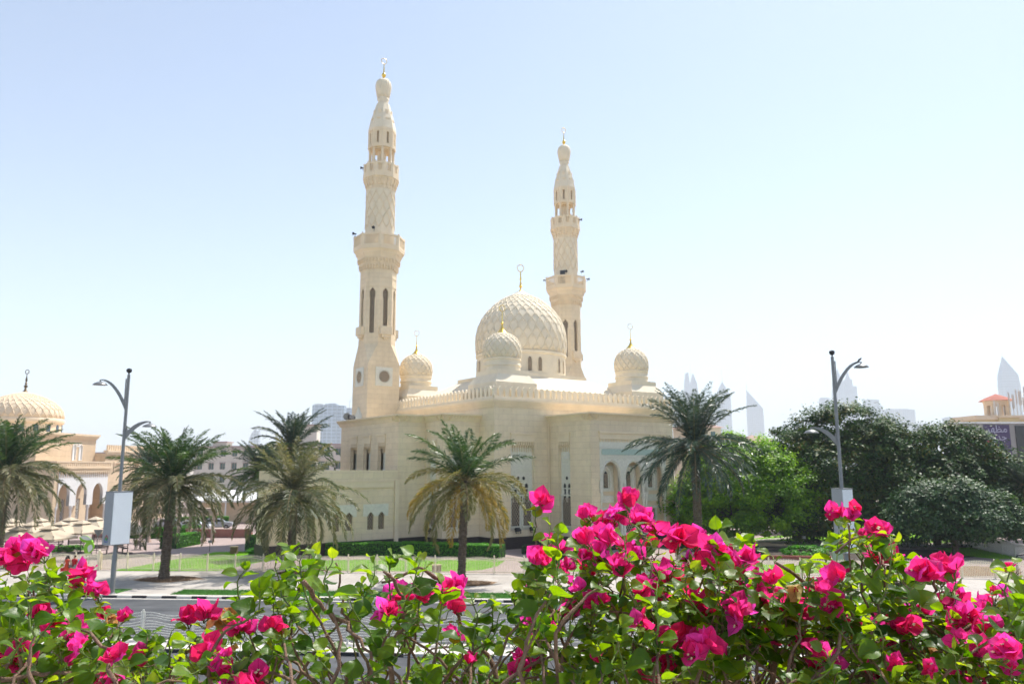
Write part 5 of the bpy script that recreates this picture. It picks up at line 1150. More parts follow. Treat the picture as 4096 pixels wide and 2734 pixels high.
# ================================================================== second domed building on the left
M['stone2'] = blockwork('warm_cream_blocks', (.70, .55, .39), (.42, .33, .24), 1.6, .8, .06); M['plain2'] = mottled('warm_cream_plaster', (.72, .58, .42), .06, 1, .85); M['white2'] = mottled('white_marble', (.78, .78, .77), .05, 3, .6, bump=.2)
M['window_blue'] = mottled('grey_blue_glass', (.08, .11, .14), .15, 2, .2, spec=.6, bump=0)
def az_frame(origin, ang):      # local x = depth axis pointing away (ang right of +Y), local y = outward left normal ; faces: -y side visible to the right
    return empty
ang = math.radians(8)
# local x axis runs away from the camera, local -y points to the right (visible sunny side)
hall = empty('banquet_hall', tuple(at(222, 1866, 106))[:2]+(0,), math.pi/2-ang, 'cream domed hall with a white arcade at the left edge behind the umbrellas', 'building')
K = 1.0
mb = MB()
A1 = 11.6; depth = 5.0
# arcade block: x 0..A1, y 0..depth (outward is -y), top z 9.5
arcs = [(2.0, 2.2, 4.9, 6.5), (5.5, 2.2, 4.9, 6.5), (9.0, 2.2, 4.9, 6.5)]
arch_screen(mb, .8, 11.0, 3.4, 8.1, arcs, -.12, .35); ap = mb.build('arcade_screen', M['white2'], hall)
mb = MB(); mb.box(0, .797, 0, .6, 0, 8.1); mb.box(11.003, A1, 0, .6, 0, 8.1); mb.box(0, A1, 0, depth, 8.101, 8.5); mb.box(0, .4, .601, depth, 0, 8.1); mb.box(-.15, A1+.15, -.3, depth, 8.501, 8.75)
mb.build('arcade_wall', M['stone2'], hall)
mb = MB(); teeth(mb, .8, 11.0, 8.0, -.12, .28, .16, .7, .2); mb.build('hanging_teeth', M['plain2'], hall)
for x in (.85, 3.55, 3.95, 7.05, 7.45, 10.95) if False else (.8, 3.75, 7.25, 11.0):
    for dx in (-.0,): m = MB(); m.lathe([(.26, 0), (.26, .3), (.17, .4), (.16, 2.9), (.25, 3.1), (.25, 3.4)], 14, x+dx, .1); m.build('column', M['white2'], hall, smooth=True)
m = MB(); wall(m, (0, 3.6, 0), (1, 0, 0), A1, 0, 8.1, [(2.5, 4.1, 0, 4.0), (6.2, 7.0, .6, 4.2), (9.4, 10.2, .6, 4.2)], .3, (0, -1, 0)); m.build('back_wall', M['plain2'], hall)
m = MB(); m.box(2.5, 4.1, 3.85, 3.9, 0, 4.0); m.box(6.2, 7.0, 3.85, 3.9, .6, 4.2); m.box(9.4, 10.2, 3.85, 3.9, .6, 4.2); dkk = m.build('door', M['dark'], hall)
m = MB(); lattice(m, 6.2, 7.0, .6, 4.2, 3.7, .35, .05); lattice(m, 9.4, 10.2, .6, 4.2, 3.7, .35, .05); m.build('lattice', M['white2'], dkk)
m = MB()
n = 30
for i in range(n): x = A1*i/n; m.box(x+.05, x+.27, -.2, .0, 8.9, 9.4)
m.box(-.1, A1+.1, -.22, .02, 8.751, 8.9); m.box(-.1, A1+.1, -.24, .04, 9.401, 9.6)
for i in range(14): y = .05+depth*i/14; m.box(-.1, .1, y+.04, y+.26, 8.9, 9.4)
m.box(-.12, .12, .05, depth, 8.751, 8.9); m.box(-.14, .14, .05, depth, 9.401, 9.6); m.build('balustrade', M['plain2'], hall)
# main block behind, set back
bx0, bx1, by0, by1 = 2.2, 14.6, 5.0, 22
m = MB(); wall(m, (bx0, by0, 0), (1, 0, 0), bx1-bx0, 0, 13.3, [(7.3, 7.9, 9.9, 12.0), (8.7, 9.3, 9.9, 12.0)], .15, (0, -1, 0)); wall(m, (bx0, by1, 0), (0, -1, 0), by1-by0, 0, 13.3, [(9.2, 9.8, 9.9, 12.0), (10.6, 11.2, 9.9, 12.0)], .15, (-1, 0, 0)); m.quad((bx1, by0, 0), (bx1, by1, 0), (bx1, by1, 13.3), (bx1, by0, 13.3))
m.quad((bx0, by0, 13.3), (bx1, by0, 13.3), (bx1, by1, 13.3), (bx0, by1, 13.3)); m.build('main_block_wall', M['stone2'], hall)
m = MB()
for o_, zz0, zz1 in ((.12, 13.0, 13.25), (.28, 13.25, 13.5), (.42, 13.5, 13.8)): m.box(bx0-o_, bx1+o_, by0-o_, by1+o_, zz0+.001, zz1)
m.build('cornice', M['plain2'], hall)
m = MB()
for (u, o_, xs_) in (((1, 0, 0), (bx0, by0, 0), (7.6, 9.0)), ((0, -1, 0), (bx0, by1, 0), (9.5, 10.9))):
    nn = (0, -1, 0) if u[0] else (-1, 0, 0); m.m = frame_m(o_, u, nn)
    for xx in xs_: A = arch_pts(xx, .7, 9.8, 11.6, 12.2, 6); m.tube([(x, -.03, z) for x, z in A+A[:1]], .09, 5); m.extr(arch_pts(xx, .5, 9.9, 11.6, 12.1, 6), (0, .03, 0), (1, 0, 0), (0, 0, 1), (0, .05, 0))
    m.torus((sum(xs_)/2, -.03, 12.1), .25, .08, n=16, m=5)
m.m = Matrix.Identity(4); m.build('window_surround', M['white2'], hall)
# drum and dome
dcx, dcy = 11.0, 15.2
m = MB(); m.lathe([(5.45, 13.4), (5.45, 15.4), (5.65, 15.5), (5.75, 15.75), (5.75, 16.0), (5.55, 16.3)], 56, dcx, dcy); m.build('drum', M['plain2'], hall, smooth=True)
for k in range(18):
    a = k*2*math.pi/18; p = MB(); p.m = frame_m((dcx+5.45*math.cos(a), dcy+5.45*math.sin(a), 0), (-math.sin(a), math.cos(a), 0), (math.cos(a), math.sin(a), 0))
    A = arch_pts(0, .7, 14.0, 14.9, 15.3, 6); p.extr(A, (0, -.03, 0), (1, 0, 0), (0, 0, 1), (0, .1, 0)); p.build('drum_window', M['window_blue'], hall)
HD = [(r_*.84, 16.3+(z_-17.3)*.8) for r_, z_ in ((6.6, 17.3), (6.65, 17.9), (6.4, 18.8), (5.8, 19.7), (4.8, 20.6), (3.4, 21.4), (1.8, 22.0), (.7, 22.4))]
m = MB(); m.lathe(HD, 64, dcx, dcy); hd_ = m.build('dome', M['plain2'], hall, smooth='all')
m = MB(); ribs(m, HD, dcx, dcy, 16.35, 20.1, 34, .16, .08, .01, 36, boss=.14); m.build('rib_pattern', M['plain2'], hd_, smooth='all')
M['bronze'] = mottled('dark_bronze', (.12, .09, .05), .2, 3, .4, .8, .5, 0)
m = MB(); m.lathe([(a_*.85, 20.35+(b_-22.3)*.75) for a_, b_ in ((.7, 22.3), (.4, 22.5), (.2, 22.8), (.25, 23.0), (.12, 23.2), (.32, 23.5), (.32, 23.7), (.1, 23.9), (.25, 24.2), (.08, 24.4), (.2, 24.8), (.06, 25.8), (.05, 26.3))], 14, dcx, dcy); m.torus((dcx, dcy, 23.6), .32, .06, u=(0, 1, 0), n=18, m=5); m.build('finial', M['bronze'], hd_, smooth=True)
# lower wing receding to the right
wx0, wx1, wy = 14.6, 34.0, 3.2
m = MB(); wall(m, (wx0, wy, 0), (1, 0, 0), wx1-wx0, 0, 10.9, [(2.4, 4.6, 8.0, 9.4), (6.6, 8.4, 8.0, 9.4), (10.6, 12.4, 8.0, 9.4), (14.4, 16.2, 8.0, 9.4)], .2, (0, -1, 0)); m.quad((wx0, wy, 0), (wx0, 12, 0), (wx0, 12, 10.9), (wx0, wy, 10.9)); m.quad((wx0, wy, 10.9), (wx1, wy, 10.9), (wx1, 12, 10.9), (wx0, 12, 10.9)); m.quad((wx1, wy, 0), (wx1, 12, 0), (wx1, 12, 10.9), (wx1, wy, 10.9)); m.build('wing_wall', M['stone2'], hall)
m = MB()
for a, b in ((2.4, 4.6), (6.6, 8.4), (10.6, 12.4), (14.4, 16.2)):
    m.box(wx0+a-.2, wx0+b+.2, wy-.12, wy-.002, 9.4, 9.6); m.box(wx0+a-.2, wx0+a, wy-.12, wy-.002, 8.0, 9.4); m.box(wx0+b, wx0+b+.2, wy-.12, wy-.002, 8.0, 9.4); teeth(m, wx0+a, wx0+b, 8.2, wy+.15, .22, .14, .5, .2); m.box(wx0+a, wx0+b, wy+.2, wy+.25, 8.0, 9.4)
m.box(wx0, wx1, wy-.25, wy-.003, 10.7, 11.1); m.box(wx0, wx1, wy-.4, wy+.4, 11.101, 11.4)
n = 36
for i in range(n): x = wx0+(wx1-wx0)*i/n; m.box(x+.08, x+.40, wy-.2, wy+.0, 11.4, 12.25)
m.build('wing_cornice', M['plain2'], hall)
# white canopy building between the palms
t = empty('white_kiosk', tuple(at(930, 1866, 125))[:2]+(0,), -.1, 'low white building with a flat canopy seen between the left palms', 'building')
m = MB(); m.box(-5, 6, 0, 6, 0, 3.2); m.build('wall', M['plain2'], t); m = MB(); m.add([(-6, -2, 3.2), (7, -2, 3.2), (7, 6, 4.6), (-6, 6, 4.6), (-6, -2, 3.5), (7, -2, 3.5), (7, 6, 4.9), (-6, 6, 4.9)], [(0, 3, 2, 1), (4, 5, 6, 7), (0, 1, 5, 4), (1, 2, 6, 5), (2, 3, 7, 6), (3, 0, 4, 7)]); m.build('roof', M['white2'], t)
m = MB(); [m.box(x, x+.2, -1.9, -1.7, 0, 3.2) for x in (-5.5, 0, 6.2)]; m.build('post', M['white2'], t)
# apartment blocks behind
M['apt'] = mottled('pale_pinkish_render', (.60, .55, .49), .06, .3, .9); M['apt_y'] = mottled('pale_yellow_render', (.56, .48, .35), .06, .3, .9); M['apt_trim'] = mottled('mauve_trim', (.38, .29, .28), .08, .5, .9); M['glass_g'] = mottled('greenish_glass', (.07, .12, .11), .2, .5, .2, spec=.6, bump=0)
def apt(px, Y, Wd, Hh, D, rz, label, mat='apt', rows=3, colsn=7, balc=(), tower=None):
    t = empty('apartment_block', tuple(at(px, 1866, Y))[:2]+(0,), rz, label, 'building', 'pale apartment blocks behind the park'); fh = Hh/rows
    holes = []; st = Wd/colsn
    for r in range(rows):
        for c in range(colsn):
            if c in balc: holes.append((st*c+.4, st*(c+1)-.4, r*fh+.9, r*fh+fh-.5))
            else: holes.append((st*(c+.5)-.75, st*(c+.5)+.75, r*fh+1.1, r*fh+fh-.75))
    m = MB(); wall(m, (0, 0, 0), (1, 0, 0), Wd, 0, Hh, holes, .35, (0, -1, 0)); m.quad((0, D, 0), (0, 0, 0), (0, 0, Hh), (0, D, Hh)); m.quad((Wd, 0, 0), (Wd, D, 0), (Wd, D, Hh), (Wd, 0, Hh)); m.quad((0, 0, Hh), (Wd, 0, Hh), (Wd, D, Hh), (0, D, Hh)); m.build('wall', M[mat], t)
    m = MB(); m.box(-.15, Wd+.15, -.15, .3, Hh+.001, Hh+.45); m.box(-.02, Wd+.02, -.06, -.003, fh*rows-.45, fh*rows-.25); m.build('roof_trim', M['apt_trim'], t)
    for k, (a, b, c_, d) in enumerate(holes):
        m = MB(); m.box(a, b, .36, .4, c_, d); wd_ = m.build('window', M['glass_g'], t); m = MB(); m.box(a, a+.07, .3, .355, c_, d); m.box(b-.07, b, .3, .355, c_, d); m.box((a+b)/2-.04, (a+b)/2+.04, .3, .355, c_, d)
        if b-a > 1.6: m.box(a-.1, b+.1, -.7, -.002, c_-.9, c_+.0)
        else: m.box(a-.15, b+.15, -.25, -.002, d+.05, d+.2)
        m.build('frame', M['apt_trim'] if b-a < 1.6 else M[mat], wd_)
    if tower:
        a, b, hh = tower; m = MB(); m.box(a, b, 1, 5, Hh+.002, Hh+hh); m.build('stair_tower', M[mat], t); m = MB(); m.box(a-.3, b+.3, .7, 5.3, Hh+hh, Hh+hh+.3); m.build('tower_roof', M['apt_trim'], t)
    return t
apt(775, 215, 26, 14.2, 14, -.05, 'pale apartment block with small windows behind the left palms', rows=4, colsn=8, balc=(6,), tower=(4.5, 8.5, 1.4))
apt(1150, 200, 26, 14.3, 14, .02, 'pale apartment block with balconies just left of the mosque', 'apt', rows=4, colsn=7, balc=(1, 2, 4, 5), tower=(1.2, 7.0, 5.2))
apt(330, 260, 30, 13.5, 14, 0, 'long pale block far behind the arcade', rows=3, colsn=9)
# tank and dish on the roof
# building with tiled roofs right of the tall palm
M['roof_tile'] = mottled('pinkish_roof_tiles', (.36, .25, .21), .15, 1.5, .9)
def hip(m, x0, x1, y0, y1, z, h, o=.6): m.add([(x0-o, y0-o, z), (x1+o, y0-o, z), (x1+o, y1+o, z), (x0-o, y1+o, z), ((x0+x1)/2, (y0+y1)/2, z+h)], [(0, 1, 4), (1, 2, 4), (2, 3, 4), (3, 0, 4), (3, 2, 1, 0)])
t = empty('tiled_roof_house', tuple(at(2860, 1866, 150))[:2]+(0,), .35, 'pale house with low tiled roofs between the tall palm and the dark trees', 'building')
for (x0, x1, y0, y1, hh, rh) in ((-1, 6, 6, 13, 16.4, 1.6), (0, 16, 2, 12, 13.8, 0), (7.5, 13.5, -1, 5, 13.3, 1.5), (3, 20, -4, 2.5, 11.6, 0)):
    m = MB(); m.box(x0, x1, y0, y1, 0, hh); m.build('wall', M['apt'] if rh == 0 else M['apt_y'], t); m = MB()
    if rh: hip(m, x0, x1, y0, y1, hh+.002, rh)
    else: m.box(x0-.3, x1+.3, y0-.3, y1+.3, hh+.001, hh+.4)
    m.build('roof', M['roof_tile'] if rh else M['white2'], t)
for (x, y, z) in ((1, 5.99, 14.3), (3.5, 5.99, 14.3), (9, -1.01, 10.8), (11.3, -1.01, 10.8)): m = MB(); m.box(x, x+1.1, y-.04, y, z, z+1.3); m.build('window', M['glass_g'], t)
# yellow building with red pavilion roof and antennas at the right edge
M['yellow'] = mottled('pale_yellow_plaster', (.62, .50, .28), .06, .6, .9); M['redtile'] = mottled('red_roof_tiles', (.42, .16, .12), .15, 2, .9)
t = empty('yellow_building', tuple(at(3925, 1866, 170))[:2]+(0,), .0, 'pale yellow building with a red roofed turret and phone masts at the right edge', 'building')
m = MB(); m.box(0, 40, 0, 9, 0, 17.6); m.box(4.5, 9.0, -.8, 0, 0, 18.0) ; m.build('wall', M['yellow'], t)
m = MB(); m.box(-.5, 40, -.5, 9.5, 17.601, 18.5); m.box(4.2, 9.3, -1.2, -.51, 18.0, 18.4); m.build('parapet', M['plain2'], t)
m = MB()
for k in range(10): a = k*.628; m.box(8.0+2.2*math.cos(a)-.3, 8.0+2.2*math.cos(a)+.3, 5+2.2*math.sin(a)-.3, 5+2.2*math.sin(a)+.3, 18.5, 20.9)
m.lathe([(2.6, 20.9), (2.7, 21.6), (2.9, 21.9)], 10, 8.0, 5); m.build('turret', M['plain2'], t)
m = MB(); m.lathe([(3.7, 21.9), (2.1, 22.7), (.02, 23.5)], 10, 8.0, 5); m.build('turret_roof', M['redtile'], t)
for x, hh, r_ in ((7.2, 21.9, .25), (7.9, 21.6, .2), (10.6, 23.6, .12), (11.5, 23.2, .25), (12.3, 24.2, .1), (13.1, 24.0, .4), (14.4, 24.9, .5), (13.8, 22.5, .15)):
    m = MB(); x -= 2.0; m.tube([(x, 1.5, 18.4), (x, 1.5, hh)], .07, 6); m.box(x-r_*.7, x+r_*.7, 1.2, 1.5, hh-3.2, hh-.3); m.build('antenna', M['apt'], t)
for x in (2.0, 17.0, 20.0): m = MB(); m.extr(arch_pts(x+1, 1.6, 15.0, 16.3, 17.0, 6), (0, -.05, 0), (1, 0, 0), (0, 0, 1), (0, .04, 0)); m.build('window', M['dark'] if False else M['bronze'], t)
m = MB(); m.box(19.2, 40, -3, 8, 0, 22); m.build('tall_wing', M['yellow'], t); m = MB(); hip(m, 19.2, 34, -3, 8, 22.003, 4.0, 1.0); m.build('wing_roof', M['yellow'], t); t.scale = (1, 1, 1.055)
# grey shop wall with purple poster
M['greywall'] = blockwork('grey_wall_panels', (.36, .34, .33), (.27, .26, .25), 3.2, 2.4, .04); M['purple'] = mottled('dark_purple_poster', (.085, .06, .13), .08, 1, .5, bump=0); M['letters'] = mottled('pale_lilac_letters', (.45, .44, .55), .03, 1, .5, bump=0); M['pinkp'] = mottled('pink_poster_print', (.55, .08, .15), .1, 1, .5, bump=0)
sh = empty('shop_building', tuple(at(3855, 1866, 118))[:2]+(0,), .06, 'grey shop wall with a purple poster lettered in white at the right edge', 'building')
m = MB(); m.box(0, 30, 0, 3, 0, 14.95); m.build('wall', M['greywall'], sh); m = MB(); m.box(-.2, 30.2, -.2, 3.2, 14.951, 15.2); m.build('coping', M['white2'], sh)
m = MB(); m.box(8.8, 22, -.15, -.003, 5, 14.6); m.build('dark_panel', M['dark'], sh)
bx_, bz = 3.75, 14.75; m = MB(); m.box(bx_, bx_+4.1, -.12, -.002, bz-5.6, bz); po = m.build('poster', M['purple'], sh)
m = MB(); m.box(bx_+.3, bx_+1.1, -.13, -.122, bz-3.4, bz-2.4); m.build('pink_print', M['pinkp'], po)
def text(body, loc, size, mat, parent, name='lettering', ext=.01, align='CENTER', sx=1.0):
    c = bpy.data.curves.new(name, 'FONT'); c.body = body; c.size = size; c.align_x = align; c.extrude = ext; c.resolution_u = 3
    o = bpy.data.objects.new(name, c); col.objects.link(o); o.data.materials.append(mat); dg = bpy.context.evaluated_depsgraph_get(); me = bpy.data.meshes.new_from_object(o.evaluated_get(dg)); bpy.data.objects.remove(o); o = bpy.data.objects.new(name, me); col.objects.link(o); o.parent = parent; o.location = loc; o.rotation_euler = (math.pi/2, 0, 0); o.scale = (sx, 1, 1); return o
text('\uFEAE\uFEEC\uFEC8\uFEE3', (bx_+2.05, -.14, bz-1.15), 1.6, M['letters'], po, sx=1.0)
text('\uFEAA\uFEF3\uFEAA\uFE9F', (bx_+2.05, -.14, bz-2.35), 1.5, M['letters'], po)
# ================================================================== distant skyline
def tower_mat(name, c, wx=12, wz=9):
    x = NT(name); x.set(.35, 0, .5); uv = x.n('ShaderNodeUVMap'); br = x.n('ShaderNodeTexBrick'); br.offset = 0; br.inputs['Scale'].default_value = 1; br.inputs['Brick Width'].default_value = wx; br.inputs['Row Height'].default_value = wz; br.inputs['Mortar Size'].default_value = 1.2
    br.inputs['Color1'].default_value = (*c, 1); br.inputs['Color2'].default_value = (*[v*.8 for v in c], 1); br.inputs['Mortar'].default_value = (*[min(1, v*1.6+.05) for v in c], 1); x.l(uv.outputs[0], br.inputs[0]); x.color(br.outputs[0]); return x.m
M['tw'] = tower_mat('blue_glass_tower', (.10, .16, .24)); M['tw2'] = tower_mat('pale_tower_cladding', (.24, .28, .33), 10, 11); M['tw_p'] = mottled('pale_cladding', (.45, .47, .5), .03, .01, .5, bump=0)
def px_w(Y): return Y*1.0/3000.0
SK = 'hazy towers on the skyline'
def place(px, Y): a = at(px, 1866, Y); return (a.x, a.y, 0)
def hz(py, Y, px=2048): return at(px, py, Y).z
def sky_tower(px0, px1, Y, label): x0, x1 = at(px0, 1866, Y).x, at(px1, 1866, Y).x; return empty('skyscraper', ((x0+x1)/2, Y, 0), 0, label, 'skyscraper', SK), x1-x0
def D_(x): return x*1.744
Y = 2000; t, w_ = sky_tower(D_(711), D_(785), Y, 'broad blue glass slab tower left of the mosque')
m = MB(); hh = hz(D_(926), Y, D_(748)); m.box(-w_/2, -w_*.08, 0, 25, 0, hh-2); m.box(-w_*.08, w_*.28, -6, 25, 0, hh); m.box(w_*.28, w_/2, 0, 25, 0, hh-4); m.build('glass_slab', M['tw'], t)
m = MB(); m.box(-w_*.45, -w_*.2, 5, 15, hh-2, hh+1.5); m.box(-.02*w_, w_*.2, 5, 15, hh, hh+2.5); m.build('plant_room', M['tw_p'], t)
t, w_ = sky_tower(D_(790), D_(812), Y+80, 'narrow blue tower with a crane beside the left minaret')
m = MB(); hh = hz(D_(935), Y+80, D_(800)); m.box(-w_/2, w_/2, 0, 20, 0, hh); m.build('glass_shaft', M['tw'], t); m = MB(); m.tube([(-w_*.2, 5, hh), (-w_*.2, 5, hh+22)], .8, 4); m.tube([(-w_*.25, 5, hh+14), (w_*.1, 5, hh+36)], .5, 4); m.build('crane', M['tw_p'], t)
Y = 2500; t, w_ = sky_tower(D_(563), D_(592), Y, 'slim curved tower topped by a ball between the left palms')
h0 = hz(D_(985), Y, D_(575)); m = MB(); prof = [(-w_/2, 0), (w_*.45, 0), (w_*.40, h0*.96), (w_*.14, h0), (-w_*.12, h0*.94), (-w_*.3, h0*.8), (-w_*.42, h0*.62)]; m.extr(prof, (0, 0, 0), (1, 0, 0), (0, 0, 1), (0, 20, 0)); m.build('curved_shaft', M['tw2'], t)
m = MB(); m.lathe([(.1, -6), (4, -5), (6.2, -2), (6.6, 0), (6.2, 2), (4, 5), (.1, 6)], 16); m.m = Matrix.Identity(4); o = m.build('ball', M['tw_p'], t, smooth='all'); o.location = (w_*.05, 10, h0+5)
Y = 4100
def emir(x0, x1, ypk, ysh, ysp, xpk, label, Y=4100, mirror=False):
    t, w_ = sky_tower(D_(x0), D_(x1), Y, label); c = D_((x0+x1)/2); k = at(D_(xpk), 1866, Y).x-at(c, 1866, Y).x; zp, zs, zsp = hz(D_(ypk), Y, c), hz(D_(ysh), Y, c), hz(D_(ysp), Y, c)
    m = MB(); q = w_/2; m.prism([(-q, 0), (q, 0), (q*.2, q*1.6)], 0, zs); m.add([(-q, 0, zs), (q, 0, zs), (q*.2, q*1.6, zs), (k, q*.3, zp)], [(0, 1, 3), (1, 2, 3), (2, 0, 3)]); m.box(-q*.25, q*.35, -2, -.01, 0, zs-6); m.build('shaft', M['tw2'], t); m = MB(); m.tube([(k, q*.3, zp-4), (k, q*.3, zsp)], 1.3, 5, r1=.4); m.build('spire', M['tw_p'], t); return t
emir(1648, 1684, 873, 908, 845, 1667, 'pointed skyline tower with a centred spire, left of its twin')
emir(1719, 1758, 893, 937, 872, 1723, 'pointed skyline tower with its peak at the left side')
t, w_ = sky_tower(D_(1578), D_(1610), Y, 'skyline tower with a split rounded top above the tall palm'); c = D_(1594); h1, h2, h3 = hz(D_(853), Y, c), hz(D_(880), Y, c), hz(D_(832), Y, c)
m = MB(); m.extr([(-w_/2, 0), (w_*.45, 0), (w_*.5, h2*.8), (w_*.42, h2), (w_*.15, h1-8), (-.05*w_, h2+6), (-w_*.12, h2+4), (-w_*.2, h1-2), (-w_*.38, h1-5), (-w_/2, h2)], (0, 0, 0), (1, 0, 0), (0, 0, 1), (0, 25, 0)) ; m.build('shaft', M['tw2'], t); m = MB(); m.tube([(0, 10, h2), (-1, 10, h3)], 1.4, 5, r1=.4); m.build('spire', M['tw_p'], t)
t, w_ = sky_tower(D_(1925), D_(1954), Y, 'stepped skyline tower with a pyramid crown behind the right lamp'); c = D_(1938); f = lambda y: hz(D_(y), Y, c)
m = MB(); m.box(-w_/2, w_/2, 0, 30, 0, f(893)); m.box(-w_*.45, w_*.45, 2, 28, f(893), f(876)); m.prism([(-w_*.38, 4), (w_*.38, 4), (w_*.38, 26), (-w_*.38, 26)], f(876), f(860), .4, (0, 15)); m.prism([(-w_*.14, 10), (w_*.14, 10), (w_*.14, 20), (-w_*.14, 20)], f(860), f(843), .05, (0, 15)); m.build('shaft', M['tw2'], t)
t, w_ = sky_tower(D_(1953), D_(1979), Y, 'second stepped tower with a thin spire, right of the pyramid crowned one'); m = MB(); m.box(-w_/2, w_/2, 0, 30, 0, f(885)); m.box(-w_/2, w_*.15, 2, 28, f(885), f(870)); m.prism([(-w_*.35, 8), (w_*.05, 8), (w_*.05, 22), (-w_*.35, 22)], f(870), f(850), .05, (-w_*.15, 15)); m.build('shaft', M['tw2'], t)
for x0, x1, yt, lab, yy in ((2000, 2029, 916, 'square topped distant tower right of the stepped towers', 4100), (2029, 2036, 930, 'thin distant block against the square topped tower', 4100), (2043, 2110, 938, 'wide low distant block above the dark trees', 3900), (2182, 2213, 957, 'small distant block near the yellow building', 3600), (1895, 1914, 912, 'distant curved block just left of the right lamp post', 4100), (2110, 2140, 972, 'faint low block at the foot of the skyline', 4100)):
    t, w_ = sky_tower(D_(x0), D_(x1), yy, lab); m = MB(); hh = hz(D_(yt), yy, D_((x0+x1)/2)); m.box(-w_/2, w_/2, 0, 40, 0, hh); m.build('shaft', M['tw2'], t); m = MB(); m.box(-w_*.4, w_*.3, 5, 30, hh, hh+3); m.build('plant_room', M['tw_p'], t)
Y = 3100; t, w_ = sky_tower(D_(2318), D_(2362), Y, 'tapering tower with a needle point at the right edge'); c = D_(2335); f = lambda y: hz(D_(y), Y, c); q = w_/2
m = MB(); m.prism([(-q*.85, 0), (q*.85, 0), (q*.85, 30), (-q*.85, 30)], 0, f(880), 1.12, (0, 15)); m.prism([(-q*.95, 0), (q*.95, 0), (q*.95, 30), (-q*.95, 30)], f(880), f(858), .93, (0, 15)); kx = at(D_(2331), 1866, Y).x-at(D_(2340), 1866, Y).x
m.add([(-q*.88, 1, f(858)), (q*.88, 1, f(858)), (q*.88, 29, f(858)), (-q*.88, 29, f(858)), (kx, 15, f(815))], [(0, 1, 4), (1, 2, 4), (2, 3, 4), (3, 0, 4)]); m.build('shaft', M['tw2'], t)
m = MB(); m.tube([(kx, 15, f(818)), (kx, 15, f(800))], .9, 5, r1=.2); m.build('spire', M['tw_p'], t)
# far low city along the horizon
rr = random.Random(77)
for k in range(34):
    Y = rr.uniform(500, 1300); px = rr.uniform(-200, 4300); 
    if 1380 < px < 2650: continue
    g_ = place(px, Y); t = empty('distant_building', g_, rr.uniform(-.3, .3), 'low pale building far off near the horizon', 'building', 'low buildings near the horizon'); hh = rr.uniform(8, 17)*(Y/900)**.5; ww = rr.uniform(20, 50); m = MB(); m.box(-ww/2, ww/2, 0, 15, 0, hh); m.build('wall', M['apt'] if k % 2 else M['apt_y'], t); m = MB(); m.box(-ww*.3, -ww*.1, 3, 8, hh, hh+2.5); m.box(-ww/2-.2, ww/2+.2, -.2, .3, hh+.001, hh+.6); m.build('roof_trim', M['apt_trim'], t)
# ================================================================== people
M['skin'] = mottled('skin', (.42, .25, .17), .06, 6, .6, bump=0); M['hair'] = mottled('dark_hair', (.015, .01, .008), .3, 20, .5, bump=.3); M['red'] = mottled('red_cloth', (.50, .015, .02), .1, 6, .8); M['orange'] = mottled('orange_red_cloth', (.62, .07, .03), .1, 6, .8); M['shorts'] = mottled('pale_cloth', (.42, .42, .40), .1, 6, .8); M['bag'] = mottled('grey_brown_leather', (.16, .12, .11), .2, 6, .6); M['blue'] = mottled('light_blue_nylon', (.18, .36, .58), .1, 6, .6)
def body(T, J, E, name='body', mat='skin', sub=2):
    """J: name->(x,y,z,r); E: edges; grown with a skin modifier and applied"""
    ks = list(J); me = bpy.data.meshes.new(name); me.from_pydata([J[k][:3] for k in ks], [(ks.index(a), ks.index(b)) for a, b in E], [])
    o = bpy.data.objects.new(name, me); col.objects.link(o); sk = o.modifiers.new('skin', 'SKIN'); sk.use_smooth_shade = True; sk.branch_smoothing = .6
    for i, k in enumerate(ks): me.skin_vertices[0].data[i].radius = (J[k][3], J[k][4] if len(J[k]) > 4 else J[k][3])
    me.skin_vertices[0].data[0].use_root = True; ss = o.modifiers.new('sub', 'SUBSURF'); ss.levels = sub; ss.render_levels = sub
    dg = bpy.context.evaluated_depsgraph_get(); m2 = bpy.data.meshes.new_from_object(o.evaluated_get(dg)); o.modifiers.clear(); o.data = m2; m2.materials.clear(); m2.materials.append(M[mat]); m2.polygons.foreach_set('use_smooth', np.ones(len(m2.polygons), dtype=bool)); o.parent = T; return o
